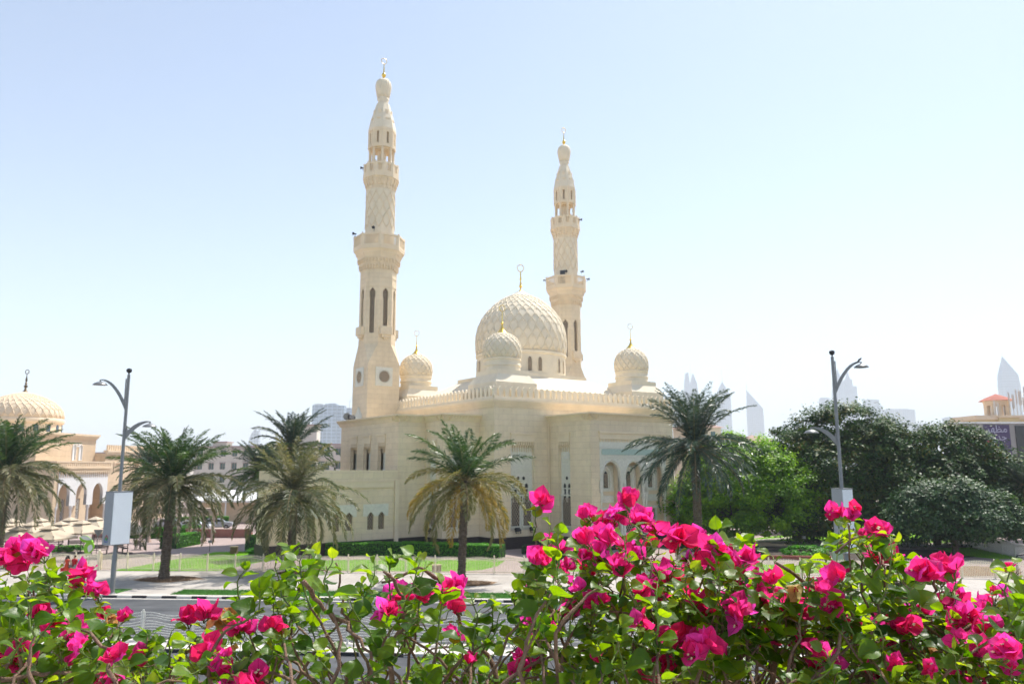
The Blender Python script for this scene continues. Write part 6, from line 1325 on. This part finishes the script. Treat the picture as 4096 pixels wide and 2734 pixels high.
def person(px, Y, rz, label, woman):
    a = at(px, 1866, Y); T = empty('person', (a.x, a.y, 0), rz, label, 'person', None); w_ = .93 if woman else 1.0
    J = {'pel': (0, 0, .93, .13, .10), 'wst': (0, 0, 1.10, .12, .09), 'chs': (0, .0, 1.30, .155, .10), 'nb': (0, 0, 1.44, .07), 'nk': (0, -.01, 1.50, .05), 'hd': (0, -.02, 1.60, .085), 'ht': (0, -.01, 1.69, .078)}
    E = [('pel', 'wst'), ('wst', 'chs'), ('chs', 'nb'), ('nb', 'nk'), ('nk', 'hd'), ('hd', 'ht')]
    for s_, q in ((1, 'r'), (-1, 'l')):
        st = .16 if s_ > 0 else -.14
        J.update({q+'sh': (.17*s_, 0, 1.40, .055), q+'el': (.24*s_, .03, 1.13, .038), q+'wr': (.25*s_, -.08, .91, .026), q+'pm': (.25*s_, -.10, .84, .030, .018), q+'hp': (.09*s_, 0, .88, .085), q+'kn': (.10*s_, -st*.5-.02, .50, .055), q+'cf': (.10*s_, -st*.6, .36, .05), q+'an': (.10*s_, -st, .09, .034), q+'ft': (.10*s_, -st-.10, .035, .036), q+'to': (.10*s_, -st-.18, .03, .024)})
        E += [('nb', q+'sh'), (q+'sh', q+'el'), (q+'el', q+'wr'), (q+'wr', q+'pm'), ('pel', q+'hp'), (q+'hp', q+'kn'), (q+'kn', q+'cf'), (q+'cf', q+'an'), (q+'an', q+'ft'), (q+'ft', q+'to')]
        for fi, (dx, ln) in enumerate(((-.024, .06), (-.008, .07), (.008, .066), (.023, .05))):
            J[q+'f%d' % fi] = (.25*s_+dx, -.115, .80, .009); J[q+'g%d' % fi] = (.25*s_+dx, -.105, .80-ln*.9, .007); E += [(q+'pm', q+'f%d' % fi), (q+'f%d' % fi, q+'g%d' % fi)]
        J[q+'t0'] = (.25*s_-.035*s_, -.12, .83, .010); J[q+'t1'] = (.25*s_-.045*s_, -.14, .79, .008); E += [(q+'pm', q+'t0'), (q+'t0', q+'t1')]
    b = body(T, J, E)
    # face features
    m = MB(); m.m = Matrix.Translation((0, -.105, 1.60)); m.add([(-.012, .01, .02), (.012, .01, .02), (.015, .0, -.02), (-.015, .0, -.02), (0, -.022, -.012)], [(0, 1, 4), (1, 2, 4), (2, 3, 4), (3, 0, 4)]); m.box(-.022, .022, -.002, .006, -.05, -.042); m.build('nose_and_mouth', M['skin'], T)
    m = MB(); [m.box(x-.012, x+.012, -.104, -.094, 1.612, 1.622) for x in (-.033, .033)]; m.build('eyes', M['hair'], T)
    m = MB(); m.lathe([(.02, 1.735), (.07, 1.72), (.098, 1.67), (.10, 1.62), (.092, 1.58)] if not woman else [(.02, 1.735), (.08, 1.72), (.105, 1.67), (.11, 1.60), (.105, 1.52)], 16, 0, .02); hr = m.build('hair', M['hair'], T, smooth='all')
    if woman:
        m = MB(); [m.tube([(x, .07, 1.62), (x*1.3, .10, 1.45), (x*1.5, .11, 1.28), (x*1.2, .10, 1.18)], [.045, .05, .045, .02], 7) for x in (-.08, -.04, 0, .04, .08)]; m.tube([(-.1, .0, 1.62), (-.13, -.03, 1.48), (-.14, -.05, 1.3)], [.03, .035, .015], 6); m.build('long_hair', M['hair'], hr, smooth='all')
        m = MB(); m.lathe([(.30, .56), (.235, .80), (.175, .98), (.135, 1.12), (.165, 1.27), (.18, 1.38), (.10, 1.45)], 20); m.m = Matrix.Identity(4); d = m.build('dress', M['orange'], T, smooth='all'); d.scale = (1, .72, 1)
        m = MB(); m.box(.16, .40, -.22, -.10, .80, 1.0); m.tube([(.17, -.16, 1.0), (.10, -.14, 1.3), (-.06, -.05, 1.44)], .012, 5); m.build('shoulder_bag', M['bag'], T)
        m = MB(); m.box(-.42, -.16, -.16, -.08, .52, .80); m.tube([(-.38, -.12, .80), (-.27, -.11, .9), (-.2, -.12, .80)], .008, 5); m.build('carrier_bag', M['red'], T)
    else:
        m = MB(); m.lathe([(.185, .88), (.18, 1.0), (.17, 1.12), (.205, 1.28), (.215, 1.38), (.09, 1.47)], 20); d = m.build('t_shirt', M['red'], T, smooth='all'); d.scale = (1, .66, 1)
        m = MB(); [m.tube([(s_*.17, 0, 1.42), (s_*.235, .02, 1.2)], [.075, .062], 10) for s_ in (1, -1)]; m.build('sleeve', M['red'], T, smooth='all')
        m = MB(); [m.tube([(s_*.09, 0, .98), (s_*.10, -.03*s_, .76), (s_*.105, -.06*s_, .54)], [.11, .1, .09], 12) for s_ in (1, -1)]; m.build('shorts', M['shorts'], T, smooth='all')
        m = MB(); m.box(-.17, .17, .13, .30, .98, 1.40); m.tube([(.1, .13, 1.38), (.1, -.12, 1.36), (.11, .1, 1.05)], .014, 5); m.build('backpack', M['blue'], T)
    m = MB(); [m.box(s_*.10-.045, s_*.10+.045, -s__-.20, -s__+.05, 0, .05) for s_, s__ in ((1, .16), (-1, -.14))]; m.build('shoes', M['black'], T)
    return T
person(303, 63.0, .25, 'long haired woman in an orange red dress walking with a bag beside the fence', True)
person(331, 63.2, -.2, 'man in a red shirt and pale shorts with a light blue backpack beside the fence', False)
# ================================================================== viewing terrace and bougainvillea
M['conc'] = mottled('concrete', (.36, .34, .31), .12, 1.5, .9)
mb = MB(); mb.box(-14, 14, -3, .95, 6.7, 7.0); mb.box(-14, 14, .95, 1.05, 6.7, 7.35); mb.build('footbridge_deck', M['conc'], **ST)
for x_ in (-12, 0, 12): mb = MB(); mb.box(x_-.4, x_+.4, -1.6, -.8, -.155, 6.7); mb.build('bridge_pier', M['conc'], **ST)
pt = empty('planter', (0, 1.1, 6.7), 0, 'long concrete planter holding the bougainvillea', 'planter'); mb = MB(); mb.box(-6, 6, 0, .08, 0, .95); mb.box(-6, 6, 1.9, 1.98, -.3, .75) ; mb.box(-6, 6, .081, 1.899, -.3, .3); mb.box(-6, -5.92, .081, 1.899, .301, .75); mb.box(5.92, 6, .081, 1.899, .301, .75); mb.build('trough', M['conc'], pt)
mb = MB(); mb.box(-5.91, 5.91, .085, 1.895, .301, .5); mb.build('soil', M['mulch'], pt)
def bleaf_mat(name, cols, tcols, rough, spec, vein, trans=.4, coat=0.0, edge=None):
    x = NT(name); x.set(rough, 0, spec); at_ = x.n('ShaderNodeAttribute'); at_.attribute_name = 'rnd'; uv = x.n('ShaderNodeUVMap'); sp = x.n('ShaderNodeSeparateXYZ'); x.l(uv.outputs[0], sp.inputs[0])
    st = [(i/(len(cols)-1), c) for i, c in enumerate(cols)]; st2 = [(i/(len(tcols)-1), c) for i, c in enumerate(tcols)]
    r = x.ramp(at_.outputs['Fac'], st); r2 = x.ramp(at_.outputs['Fac'], st2)
    # midrib + side veins: u in [-1,1] across, v along
    ab = x.n('ShaderNodeMath', operation='ABSOLUTE'); x.l(sp.outputs[0], ab.inputs[0])
    mid = x.n('ShaderNodeMath', operation='LESS_THAN'); mid.inputs[1].default_value = .045; x.l(ab.outputs[0], mid.inputs[0])
    a = x.n('ShaderNodeMath', operation='MULTIPLY_ADD'); a.inputs[1].default_value = -.45; x.l(ab.outputs[0], a.inputs[0]); x.l(sp.outputs[1], a.inputs[2])
    b = x.n('ShaderNodeMath', operation='MULTIPLY'); b.inputs[1].default_value = 6.5; x.l(a.outputs[0], b.inputs[0]); c = x.n('ShaderNodeMath', operation='FRACT'); x.l(b.outputs[0], c.inputs[0])
    d = x.n('ShaderNodeMath', operation='LESS_THAN'); d.inputs[1].default_value = .09; x.l(c.outputs[0], d.inputs[0])
    e = x.n('ShaderNodeMath', operation='MULTIPLY'); e.inputs[1].default_value = .45; x.l(d.outputs[0], e.inputs[0]); v = x.n('ShaderNodeMath', operation='MAXIMUM'); x.l(mid.outputs[0], v.inputs[0]); x.l(e.outputs[0], v.inputs[1])
    n1 = x.noise(60, 3); mo = x.ramp(n1.outputs[0], [(.3, (.8, .8, .8)), (.7, (1.1, 1.1, 1.1))])
    vf = x.n('ShaderNodeMath', operation='MULTIPLY'); vf.inputs[1].default_value = .6; x.l(v.outputs[0], vf.inputs[0])
    base = x.mix(1, x.mix(vf.outputs[0], r.outputs[0], vein), mo.outputs[0], 'MULTIPLY'); tb = x.mix(1, x.mix(vf.outputs[0], r2.outputs[0], tuple(q*.6 for q in vein)), mo.outputs[0], 'MULTIPLY')
    x.color(base); tr = x.n('ShaderNodeBsdfTranslucent'); x.l(tb, tr.inputs[0]); ms = x.n('ShaderNodeMixShader'); ms.inputs[0].default_value = trans; x.l(x.b.outputs[0], ms.inputs[1]); x.l(tr.outputs[0], ms.inputs[2]); x.l(ms.outputs[0], x.out.inputs[0])
    bp = x.n('ShaderNodeBump'); bp.inputs['Strength'].default_value = .35; bp.inputs['Distance'].default_value = .002
    hm = x.n('ShaderNodeMath', operation='MULTIPLY_ADD'); hm.inputs[1].default_value = -1.0; x.l(v.outputs[0], hm.inputs[0]); x.l(n1.outputs[0], hm.inputs[2]); x.l(hm.outputs[0], bp.inputs['Height']); x.l(bp.outputs[0], x.b.inputs['Normal']); x.l(bp.outputs[0], tr.inputs['Normal'])
    return x.m
M['bleaf'] = bleaf_mat('bougainvillea_leaf', [(.028, .08, .006), (.05, .125, .007), (.08, .18, .01), (.13, .23, .015)], [(.10, .26, .0), (.24, .45, .0), (.42, .64, .002), (.62, .78, .01)], .40, .4, (.16, .28, .04), .5)
M['bract'] = bleaf_mat('magenta_bract', [(.76, .02, .15), (.85, .03, .22), (.90, .04, .32), (.88, .06, .45)], [(1.0, .03, .16), (1.0, .04, .28), (1.0, .06, .42), (1.0, .09, .62)], .6, .2, (.62, .005, .12), .6)
M['bract_old'] = bleaf_mat('faded_orange_bract', [(.42, .20, .07), (.55, .28, .12), (.62, .40, .16), (.58, .46, .2)], [(.6, .28, .06), (.75, .4, .12), (.85, .6, .2), (.8, .66, .3)], .7, .2, (.35, .18, .08), .45)
M['twig'] = mottled('brown_twig_bark', (.23, .145, .10), .4, 45, .85, bump=.6, fine=6); M['twig_g'] = mottled('green_shoot', (.14, .20, .05), .2, 30, .7, bump=.2); M['tinyfl'] = mottled('cream_florets', (.75, .70, .45), .1, 30, .6, bump=0); M['tube'] = mottled('dark_red_floret_tubes', (.35, .02, .05), .15, 30, .6, bump=0)
def leaf_template(kind, rng, nu=7, nv=9):
    """grid patch: v along the midrib 0..1, u across; returns (nv*nu,3), uv. x across, y along, z normal"""
    v = np.linspace(0, 1, nv); u = np.linspace(-1, 1, nu)
    if kind == 'leaf': w = np.interp(v, [0, .06, .15, .3, .45, .6, .75, .87, .95, 1], [.03, .18, .33, .43, .44, .37, .25, .12, .05, .0])*rng.uniform(.85, 1.2); curl = rng.uniform(.1, .9); fold = rng.uniform(.05, .5); ruf = rng.uniform(.01, .06)
    else: w = np.interp(v, [0, .05, .15, .3, .5, .68, .82, .93, 1], [.08, .24, .40, .50, .50, .39, .22, .08, .0]); curl = rng.uniform(-.5, .5); fold = rng.uniform(-.25, .3); ruf = rng.uniform(.03, .08)
    V, U = np.meshgrid(v, u, indexing='ij'); Wd = w[:, None]; X = U*Wd; Y = V.copy(); Z = -fold*0.0+np.abs(X)*fold
    Z = Z+ruf*np.sin(V*rng.uniform(8, 15)+rng.uniform(0, 6))*np.abs(U)**1.5*np.sign(U+.01)**rng.integers(0, 2)
    if kind != 'leaf': Z = Z+.18*(1-U**2)*np.sin(V*np.pi)*rng.uniform(-1, .4)+rng.uniform(.0, .02)*np.sin(V*26)*(1-np.abs(U)*.5)
    # bend along the length
    th = curl*V; Yn = np.where(np.abs(curl) > 1e-3, np.sin(th)/curl, Y); Zb = np.where(np.abs(curl) > 1e-3, -(1-np.cos(th))/curl, 0)
    Y2 = Yn+Z*np.sin(th); Z2 = Zb+Z*np.cos(th); tip = rng.uniform(-.12, .12); X = X+tip*V**2
    return np.stack([X, Y2, Z2], -1).reshape(-1, 3), np.stack([U, V], -1).reshape(-1, 2)
def grid_faces(nu, nv): return np.array([(j*nu+i, j*nu+i+1, (j+1)*nu+i+1, (j+1)*nu+i) for j in range(nv-1) for i in range(nu-1)], dtype=np.int32)
GF = grid_faces(7, 9); rngB = np.random.default_rng(5)
LT = [leaf_template('leaf', rngB) for _ in range(18)]; BT = [leaf_template('bract', rngB) for _ in range(18)]
class Foliage:
    def __init__(s): s.V = []; s.UV = []; s.R = []; s.n = 0
    def add(s, tmpl, pos, d, nrm, size, rnd_):
        d = d/np.linalg.norm(d); x_ = np.cross(d, nrm); x_ /= np.linalg.norm(x_)+1e-9; n_ = np.cross(x_, d); P = tmpl[0]*size
        s.V.append(pos+P[:, :1]*x_+P[:, 1:2]*d+P[:, 2:3]*n_); s.UV.append(tmpl[1]); s.R.append(np.full(63, rnd_)); s.n += 1
    def build(s, name, mat, parent, **kw):
        if not s.n: return None
        F_ = (GF[None]+np.arange(s.n)[:, None, None]*63).reshape(-1, 4); return quads(name, np.concatenate(s.V), mat, parent, np.concatenate(s.UV), np.concatenate(s.R), faces=F_, smooth=True, **kw)
def dpt(x, y, Y): return np.array(at(x*1.744, y*1.744, Y))      # display px -> point
rb = random.Random(2024); nb = np.random.default_rng(99)
# top outline of the greenery (display px, 2349 wide)
OX = [-60, 0, 60, 140, 240, 330, 420, 520, 580, 640, 700, 760, 800, 870, 960, 1020, 1100, 1180, 1240, 1300, 1400, 1480, 1560, 1640, 1720, 1790, 1860, 1930, 1980, 2050, 2120, 2220, 2280, 2349, 2420]
OY = [1300, 1300, 1325, 1350, 1400, 1425, 1420, 1400, 1330, 1262, 1250, 1290, 1330, 1285, 1290, 1340, 1350, 1350, 1240, 1235, 1205, 1235, 1270, 1225, 1260, 1300, 1275, 1265, 1245, 1250, 1330, 1330, 1370, 1310, 1310]
def top(x): return float(np.interp(x, OX, OY))
plants = []
NPL = 7; xb = [-60, 330, 620, 960, 1290, 1640, 1990, 2420]
pl_lab = ['bougainvillea with pink bracts at the far left', 'bougainvillea with faded orange bracts, second from the left', 'mostly green bougainvillea with a tall leafy shoot in front of the greyish palm', 'bougainvillea with a few pink bracts in front of the clipped hedge', 'dense bougainvillea with the highest pink bracts in front of the mosque portal', 'bougainvillea thick with magenta bracts left of the right lamp post', 'bougainvillea with a pink crown of bracts at the far right']
for i in range(NPL):
    c = dpt((xb[i]+xb[i+1])/2, 1568, 1.9); plants.append(dict(T=empty('bougainvillea', (c[0], 2.0, 7.2), 0, pl_lab[i], 'flowering shrub'), L=Foliage(), W=MB(), G=MB(), FL=MB(), TB=MB(), fl=[], o=np.array([c[0], 2.0, 7.2])))
def plant_of(x): return plants[min(NPL-1, max(0, int(np.searchsorted(xb, x)-1)))]
def bez(a, b, c, d, n): t = np.linspace(0, 1, n)[:, None]; return (1-t)**3*a+3*(1-t)**2*t*b+3*(1-t)*t*t*c+t**3*d
def wiggle(pts, amp):
    q = pts.copy(); n = len(q); q[1:-1] += nb.normal(0, amp, (n-2, 3)); return q
def put_leaf(P, pos, azdir, size=None, young=False):
    d = azdir+nb.normal(0, .35, 3); d[2] += nb.uniform(-.35, .35); nrm = np.array([nb.normal(.15, .45), nb.normal(-.25, .5), 1.0]); sz = size or (nb.uniform(.024, .050) if nb.random() < .85 else nb.uniform(.048, .06))
    r_ = np.clip(nb.normal(.42, .27)+(.28 if young else 0), 0, 1); dn = d/np.linalg.norm(d); b0 = pos+dn*.008
    P['L'].add(LT[nb.integers(18)], b0-P['o'], dn, nrm, sz, r_); P['G'].tube([pos-P['o'], b0+dn*.003-P['o']], .0011, 4, cap=False)
def shoot(P, base, tip, leafy=.55, woody=.55, dens=1.0, r0=.0055, tipros=True):
    """branch from base to tip with leaves over its outer part"""
    D = tip-base; L = np.linalg.norm(D); side = nb.normal(0, .26, 3)*L; a = wiggle(bez(base, base+np.array([0, 0, L*.35])+side, tip-np.array([0, 0, L*.3])-side*.5+nb.normal(0, .05, 3)*L, tip, 14), .0032)
    k = int(14*woody); pts = [tuple(p-P['o']) for p in a]; rad = [r0*(1-.75*i/13) for i in range(14)]
    if k > 1: P['W'].tube(pts[:k+1], rad[:k+1], 6)
    P['G' if rad[-1] < .002 else 'W'].tube(pts[max(0, k):], rad[max(0, k):], 5)
    n = max(3, int(L*leafy*62*dens)); ph = nb.uniform(0, 6)
    for j in range(n):
        t = 1-leafy*(j/n)**1.15; q = t*13; i0 = min(12, int(q)); p = a[i0]+(a[i0+1]-a[i0])*(q-i0); ph += 2.4; tang = a[i0+1]-a[i0]; tang /= np.linalg.norm(tang)+1e-9
        o_ = np.array([math.cos(ph), math.sin(ph)*.8, .15])+tang*.45; put_leaf(P, p, o_, young=j < 3, size=nb.uniform(.018, .036) if j < 3 else None)
    for j in range(int(3*L*8)):   # thorns and bare side twigs
        i0 = nb.integers(1, 13); p = a[i0]; d = nb.normal(0, 1, 3); d /= np.linalg.norm(d); l_ = nb.uniform(.012, .035); e = p+d*l_; P['W'].tube([p-P['o'], p+d*l_*.5+nb.normal(0, .002, 3)-P['o'], e-P['o']], .0013, 4, r1=.0005)
        if nb.random() < .3: d2 = d+nb.normal(0, .7, 3); P['W'].tube([p+d*l_*.6-P['o'], p+d*l_*.6+d2*.012-P['o']], .0009, 4, r1=.0004)
    return a
def head(P, B, pos, view, size, old=False, spread=.75):
    """one flower head: three bracts round a tiny trumpet"""
    ax = view/np.linalg.norm(view); t1 = np.cross(ax, nb.normal(0, 1, 3)); t1 /= np.linalg.norm(t1); t2 = np.cross(ax, t1); r_ = float(np.clip(nb.normal(.5, .28), 0, 1))
    for k in range(3):
        a = k*2.094+nb.uniform(-.3, .3); s_ = spread*nb.uniform(.7, 1.25); o_ = t1*math.cos(a)+t2*math.sin(a); d = ax*math.cos(s_)+o_*math.sin(s_); n_ = ax*math.sin(s_)-o_*math.cos(s_)
        B.add(BT[nb.integers(18)], pos-P['o'], d, n_, size*nb.uniform(.85, 1.15), float(np.clip(r_+nb.normal(0, .12), 0, 1)))
        p0 = pos+d*.004; p1 = pos+d*size*.42+n_*.004; P['TB'].tube([p0-P['o'], p1-P['o']], .0014, 5, r1=.0017)
        if nb.random() < .3:
            c = p1-P['o']
            for q in range(5): b = q*1.257; e = (o_*math.cos(b)+np.cross(o_, d)*math.sin(b)); P['FL'].tube([c, c+e*.0032+d*.002], .0009, 4, r1=.0013)
# ---- flower clusters read off the photograph: x, y, radius (display px), kind
FC = [(60,1262,58,0),(15,1265,30,0),(95,1262,38,0),(180,1318,42,0),(215,1355,34,0),(88,1392,36,0),(152,1418,50,0),(160,1450,42,0),(20,1475,55,0),(40,1500,40,0),(180,1478,30,0),(232,1400,22,0),(290,1402,26,0),(275,1505,34,0),(265,1550,40,0),(325,1490,24,0),(435,1408,44,0),(470,1402,34,0),(520,1402,46,1),(250,1408,20,1),(480,1482,38,0),(505,1520,30,0),(575,1558,46,0),(530,1560,30,0),(540,1465,14,1),(925,1365,50,0),(962,1350,34,0),(885,1400,34,0),(1036,1350,50,0),(1045,1385,34,0),(1218,1416,30,0),(1040,1452,26,0),(1076,1508,24,0),(1242,1143,36,0),
 (1345,1172,30,0),(1380,1190,34,0),(1412,1178,36,0),(1440,1143,36,0),(1470,1185,38,0),(1500,1206,32,0),(1348,1230,42,0),(1398,1232,36,0),(1440,1252,40,0),(1372,1265,44,0),(1285,1252,26,0),(1262,1226,20,0),(1290,1305,44,0),(1232,1335,24,0),(1420,1290,34,0),(1345,1300,30,0),(1556,1236,46,0),(1600,1238,38,0),(1640,1258,30,0),(1672,1290,46,0),(1722,1302,28,0),(1588,1364,34,0),(1690,1402,52,0),(1720,1412,44,0),(1622,1440,48,0),(1548,1462,46,0),(1586,1452,36,0),(1762,1434,24,0),(1765,1360,46,0),(1712,1345,34,0),(1822,1334,28,1),(1850,1352,30,0),(1886,1342,28,0),(1912,1376,38,0),(1905,1322,20,1),
 (1840,1395,30,0),(1806,1372,36,0),(1516,1522,44,0),(1486,1545,30,0),(1210,1502,40,0),(1195,1530,30,0),(1370,1500,22,0),(1928,1172,38,0),(1958,1168,26,0),(2000,1206,36,0),(2026,1212,28,0),(1982,1214,14,0),(2112,1302,46,0),(2152,1296,46,0),(2196,1302,40,0),(2172,1318,38,0),(2116,1364,26,0),(2088,1380,24,0),(2322,1300,20,0),(2298,1350,24,0),(2110,1428,34,1),(2120,1470,20,1),(2086,1402,22,0),(2206,1412,46,0),(2250,1400,34,0),(2262,1440,50,0),(2300,1482,48,0),(2252,1480,42,0),(2200,1458,26,0),(2340,1450,40,0),(1870,1480,34,0),(1845,1462,26,0),(1900,1500,26,0),(2062,1515,28,0),(2012,1540,30,0),(1950,1430,24,0),(2020,1420,24,0),(1476,1430,20,0),(1310,1560,24,0),(2230,1556,40,0),(2140,1520,26,0),(2310,1390,22,0),(1650,1500,24,0),(1736,1330,30,0)]
allfl = []
for k_ in range(54):
    x_ = rb.uniform(1230, 2380); FC.append((x_, min(1560, float(np.interp(x_, OX, OY))+rb.uniform(-10, 250)), rb.uniform(22, 40), 0))
for k_ in range(7):
    x_ = rb.uniform(0, 640); FC.append((x_, float(np.interp(x_, OX, OY))+rb.uniform(30, 180), rb.uniform(20, 36), 0))
for (x, y, r_, k) in FC:
    P = plant_of(x); Y = 1.62+.5*rb.random()-(.12 if y > 1450 else 0); ctr = dpt(x, y, Y); R = r_*1.744/3089*Y; sz = .034+.011*rb.random(); nh = max(1, int(round((R/sz)**2*3.2+1.0)))
    B = Foliage(); stem_b = ctr+np.array([nb.normal(0, .01), .01, -R*.75])
    for h_ in range(nh):
        rr_ = 0 if nh == 1 else max(.3*R, R-sz*.85)*math.sqrt(nb.random()); a_ = nb.uniform(0, 6.28); pos = ctr+np.array([rr_*math.cos(a_), nb.uniform(-.5, .5)*R, rr_*math.sin(a_)-sz*.25]); view = np.array([nb.normal(0, .5)+(pos[0]-ctr[0])/R*.6, nb.normal(.15, .55), nb.uniform(.35, 1.3)+(pos[2]-ctr[2])/R*.4])
        if k: view = np.array([nb.normal(0, .5), nb.normal(0, .5), -.8])
        head(P, B, pos, view, min(sz*nb.uniform(.8, 1.15), R*1.1), bool(k), nb.uniform(.45, .95)); P['G'].tube([stem_b-P['o'], (stem_b+pos)/2+nb.normal(0, .004, 3)-P['o'], pos-P['o']], .0013, 5)
    fo = B.build('faded_flower_cluster' if k else 'flower_cluster', M['bract_old'] if k else M['bract'], P['T'])
    if k: fo['label'] = 'faded orange bracts'
    allfl.append((x, y, stem_b))
# ---- leafy shoots: hand placed tips from the photograph, then a random fill under the outline
TIPS = [(675,1238),(640,1262),(700,1250),(725,1262),(768,1275),(860,1268),(900,1262),(950,1262),(975,1275),(600,1310),(560,1290),(620,1345),(120,1300),(140,1325),(20,1320),(170,1335),(60,1340),(1255,1195),(1280,1210),(1240,1250),(1330,1215),(1500,1235),(1530,1290),(1655,1200),(1690,1225),(1705,1225),(1640,1225),(1590,1280),(1770,1262),(1800,1300),(1840,1290),(1755,1275),(1860,1275),(1905,1262),(1945,1225),(1985,1240),(2050,1240),(2065,1265),(2000,1245),(2040,1215),(1950,1300),(2280,1365),(2330,1340),(2349,1300),(2240,1385),(1175,1345),(1120,1360),(1080,1350),(1150,1380),(1210,1330),(800,1360),(830,1330),(400,1430),(340,1440),(470,1440),(250,1395),(270,1425),(570,1380),(530,1440),(1010,1330),(1940,1195),(2320,1280),(1480,1215),(1430,1215)]
def base_for(x, tipY): return dpt(x+nb.normal(0, 170), 1568+nb.uniform(40, 160), min(2.75, max(1.5, tipY+nb.normal(0, .15))))
for (x, y) in TIPS:
    P = plant_of(x); Y = nb.uniform(1.6, 2.0); shoot(P, base_for(x, Y), dpt(x+nb.normal(0, 4), y+14, Y), .5, .6, 1.0, .0048)
for i in range(480):
    x = nb.uniform(-60, 2410); tp = top(x); gap = 1.0
    if 560 < x < 1180 and nb.random() < .58: continue
    if 250 < x <= 560 and nb.random() < .5: continue
    if x <= 250 and nb.random() < .25: continue
    y = tp+20+(1620-tp)*nb.random()**.9; Y = nb.uniform(1.55, 2.55); P = plant_of(x)
    shoot(P, base_for(x, Y), dpt(x, y, Y), .62 if x > 1180 else .5, .6, 1.0, .0042)
# woody main stems
for (pts_, r_, Y) in (([(1165,1640),(1120,1500),(1060,1430),(1010,1330),(960,1300),(875,1335)], .009, 1.95),([(850,1600),(835,1500),(790,1400),(770,1290)], .006, 1.8),([(900,1600),(895,1480),(935,1400),(905,1330),(880,1310)], .009, 1.75),([(560,1568),(480,1530),(420,1500)], .006, 1.7),([(0,1560),(130,1540),(260,1560)], .007, 1.65),([(700,1330),(745,1400),(800,1440),(835,1480),(870,1600)], .0075, 1.7),([(1760,1640),(1780,1500),(1770,1420),(1700,1330)], .012, 1.9),([(1905,1620),(1900,1500),(1905,1400),(1870,1350),(1780,1290)], .010, 1.8),([(1500,1640),(1480,1530),(1440,1450),(1400,1380)], .008, 1.85),([(2349,1400),(2230,1440),(2120,1480),(2020,1540),(1940,1600)], .008, 1.75),([(2130,1640),(2100,1520),(2020,1470),(1900,1480)], .007, 1.8),([(2180,1640),(2130,1440),(2140,1360),(2150,1310)], .007, 1.85),([(1330,1640),(1320,1530),(1270,1440),(1250,1350)], .007, 1.85),([(2000,1600),(1960,1430),(1950,1330),(1945,1200)], .005, 1.7),([(1200,1560),(1290,1430),(1385,1345),(1460,1290)], .005, 1.9)):
    P = plant_of(pts_[0][0]); q = [dpt(x, y, Y+.05*math.sin(i)) for i, (x, y) in enumerate(pts_)]; f = []
    for a, b in zip(q, q[1:]):
        for k in range(5): f.append(a+(b-a)*k/5+nb.normal(0, .0035, 3))
    f.append(q[-1]); P['W'].tube([tuple(p-P['o']) for p in f], [r_*.72*(1-.55*i/len(f))*nb.uniform(.82, 1.2) for i in range(len(f))], 8)
for (x, y, s_) in allfl:        # stalks from the bush to each flower cluster
    P = plant_of(x); b = dpt(x+nb.normal(0, 25), min(1600, y+nb.uniform(90, 160)), nb.uniform(1.7, 2.1)); shoot(P, b, s_, .55, .3, .75, .0028)
for P in plants:
    P['W'].build('branches', M['twig'], P['T'], smooth='all', kind='stuff'); P['G'].build('green_stalks', M['twig_g'], P['T'], smooth='all', kind='stuff')
    P['L'].build('leaves', M['bleaf'], P['T'], kind='stuff')
    if P['TB'].v: P['TB'].build('floret_tubes', M['tube'], P['T'], kind='stuff')
    if P['FL'].v: P['FL'].build('florets', M['tinyfl'], P['T'], kind='stuff')
# ================================================================== air
hm = bpy.data.materials.new('thin_haze'); hm.use_nodes = True; t_ = hm.node_tree; t_.nodes.remove(t_.nodes['Principled BSDF']); pv = t_.nodes.new('ShaderNodeVolumePrincipled'); pv.inputs['Color'].default_value = (.67, .73, .80, 1); pv.inputs['Density'].default_value = HAZE; pv.inputs['Anisotropy'].default_value = 0.0; t_.links.new(pv.outputs[0], t_.nodes['Material Output'].inputs['Volume'])
if HAZE > 0:
    mb = MB(); mb.box(-9200, 9200, -400, 12200, -1.4, 590); mb.build('haze', hm, kind='stuff')
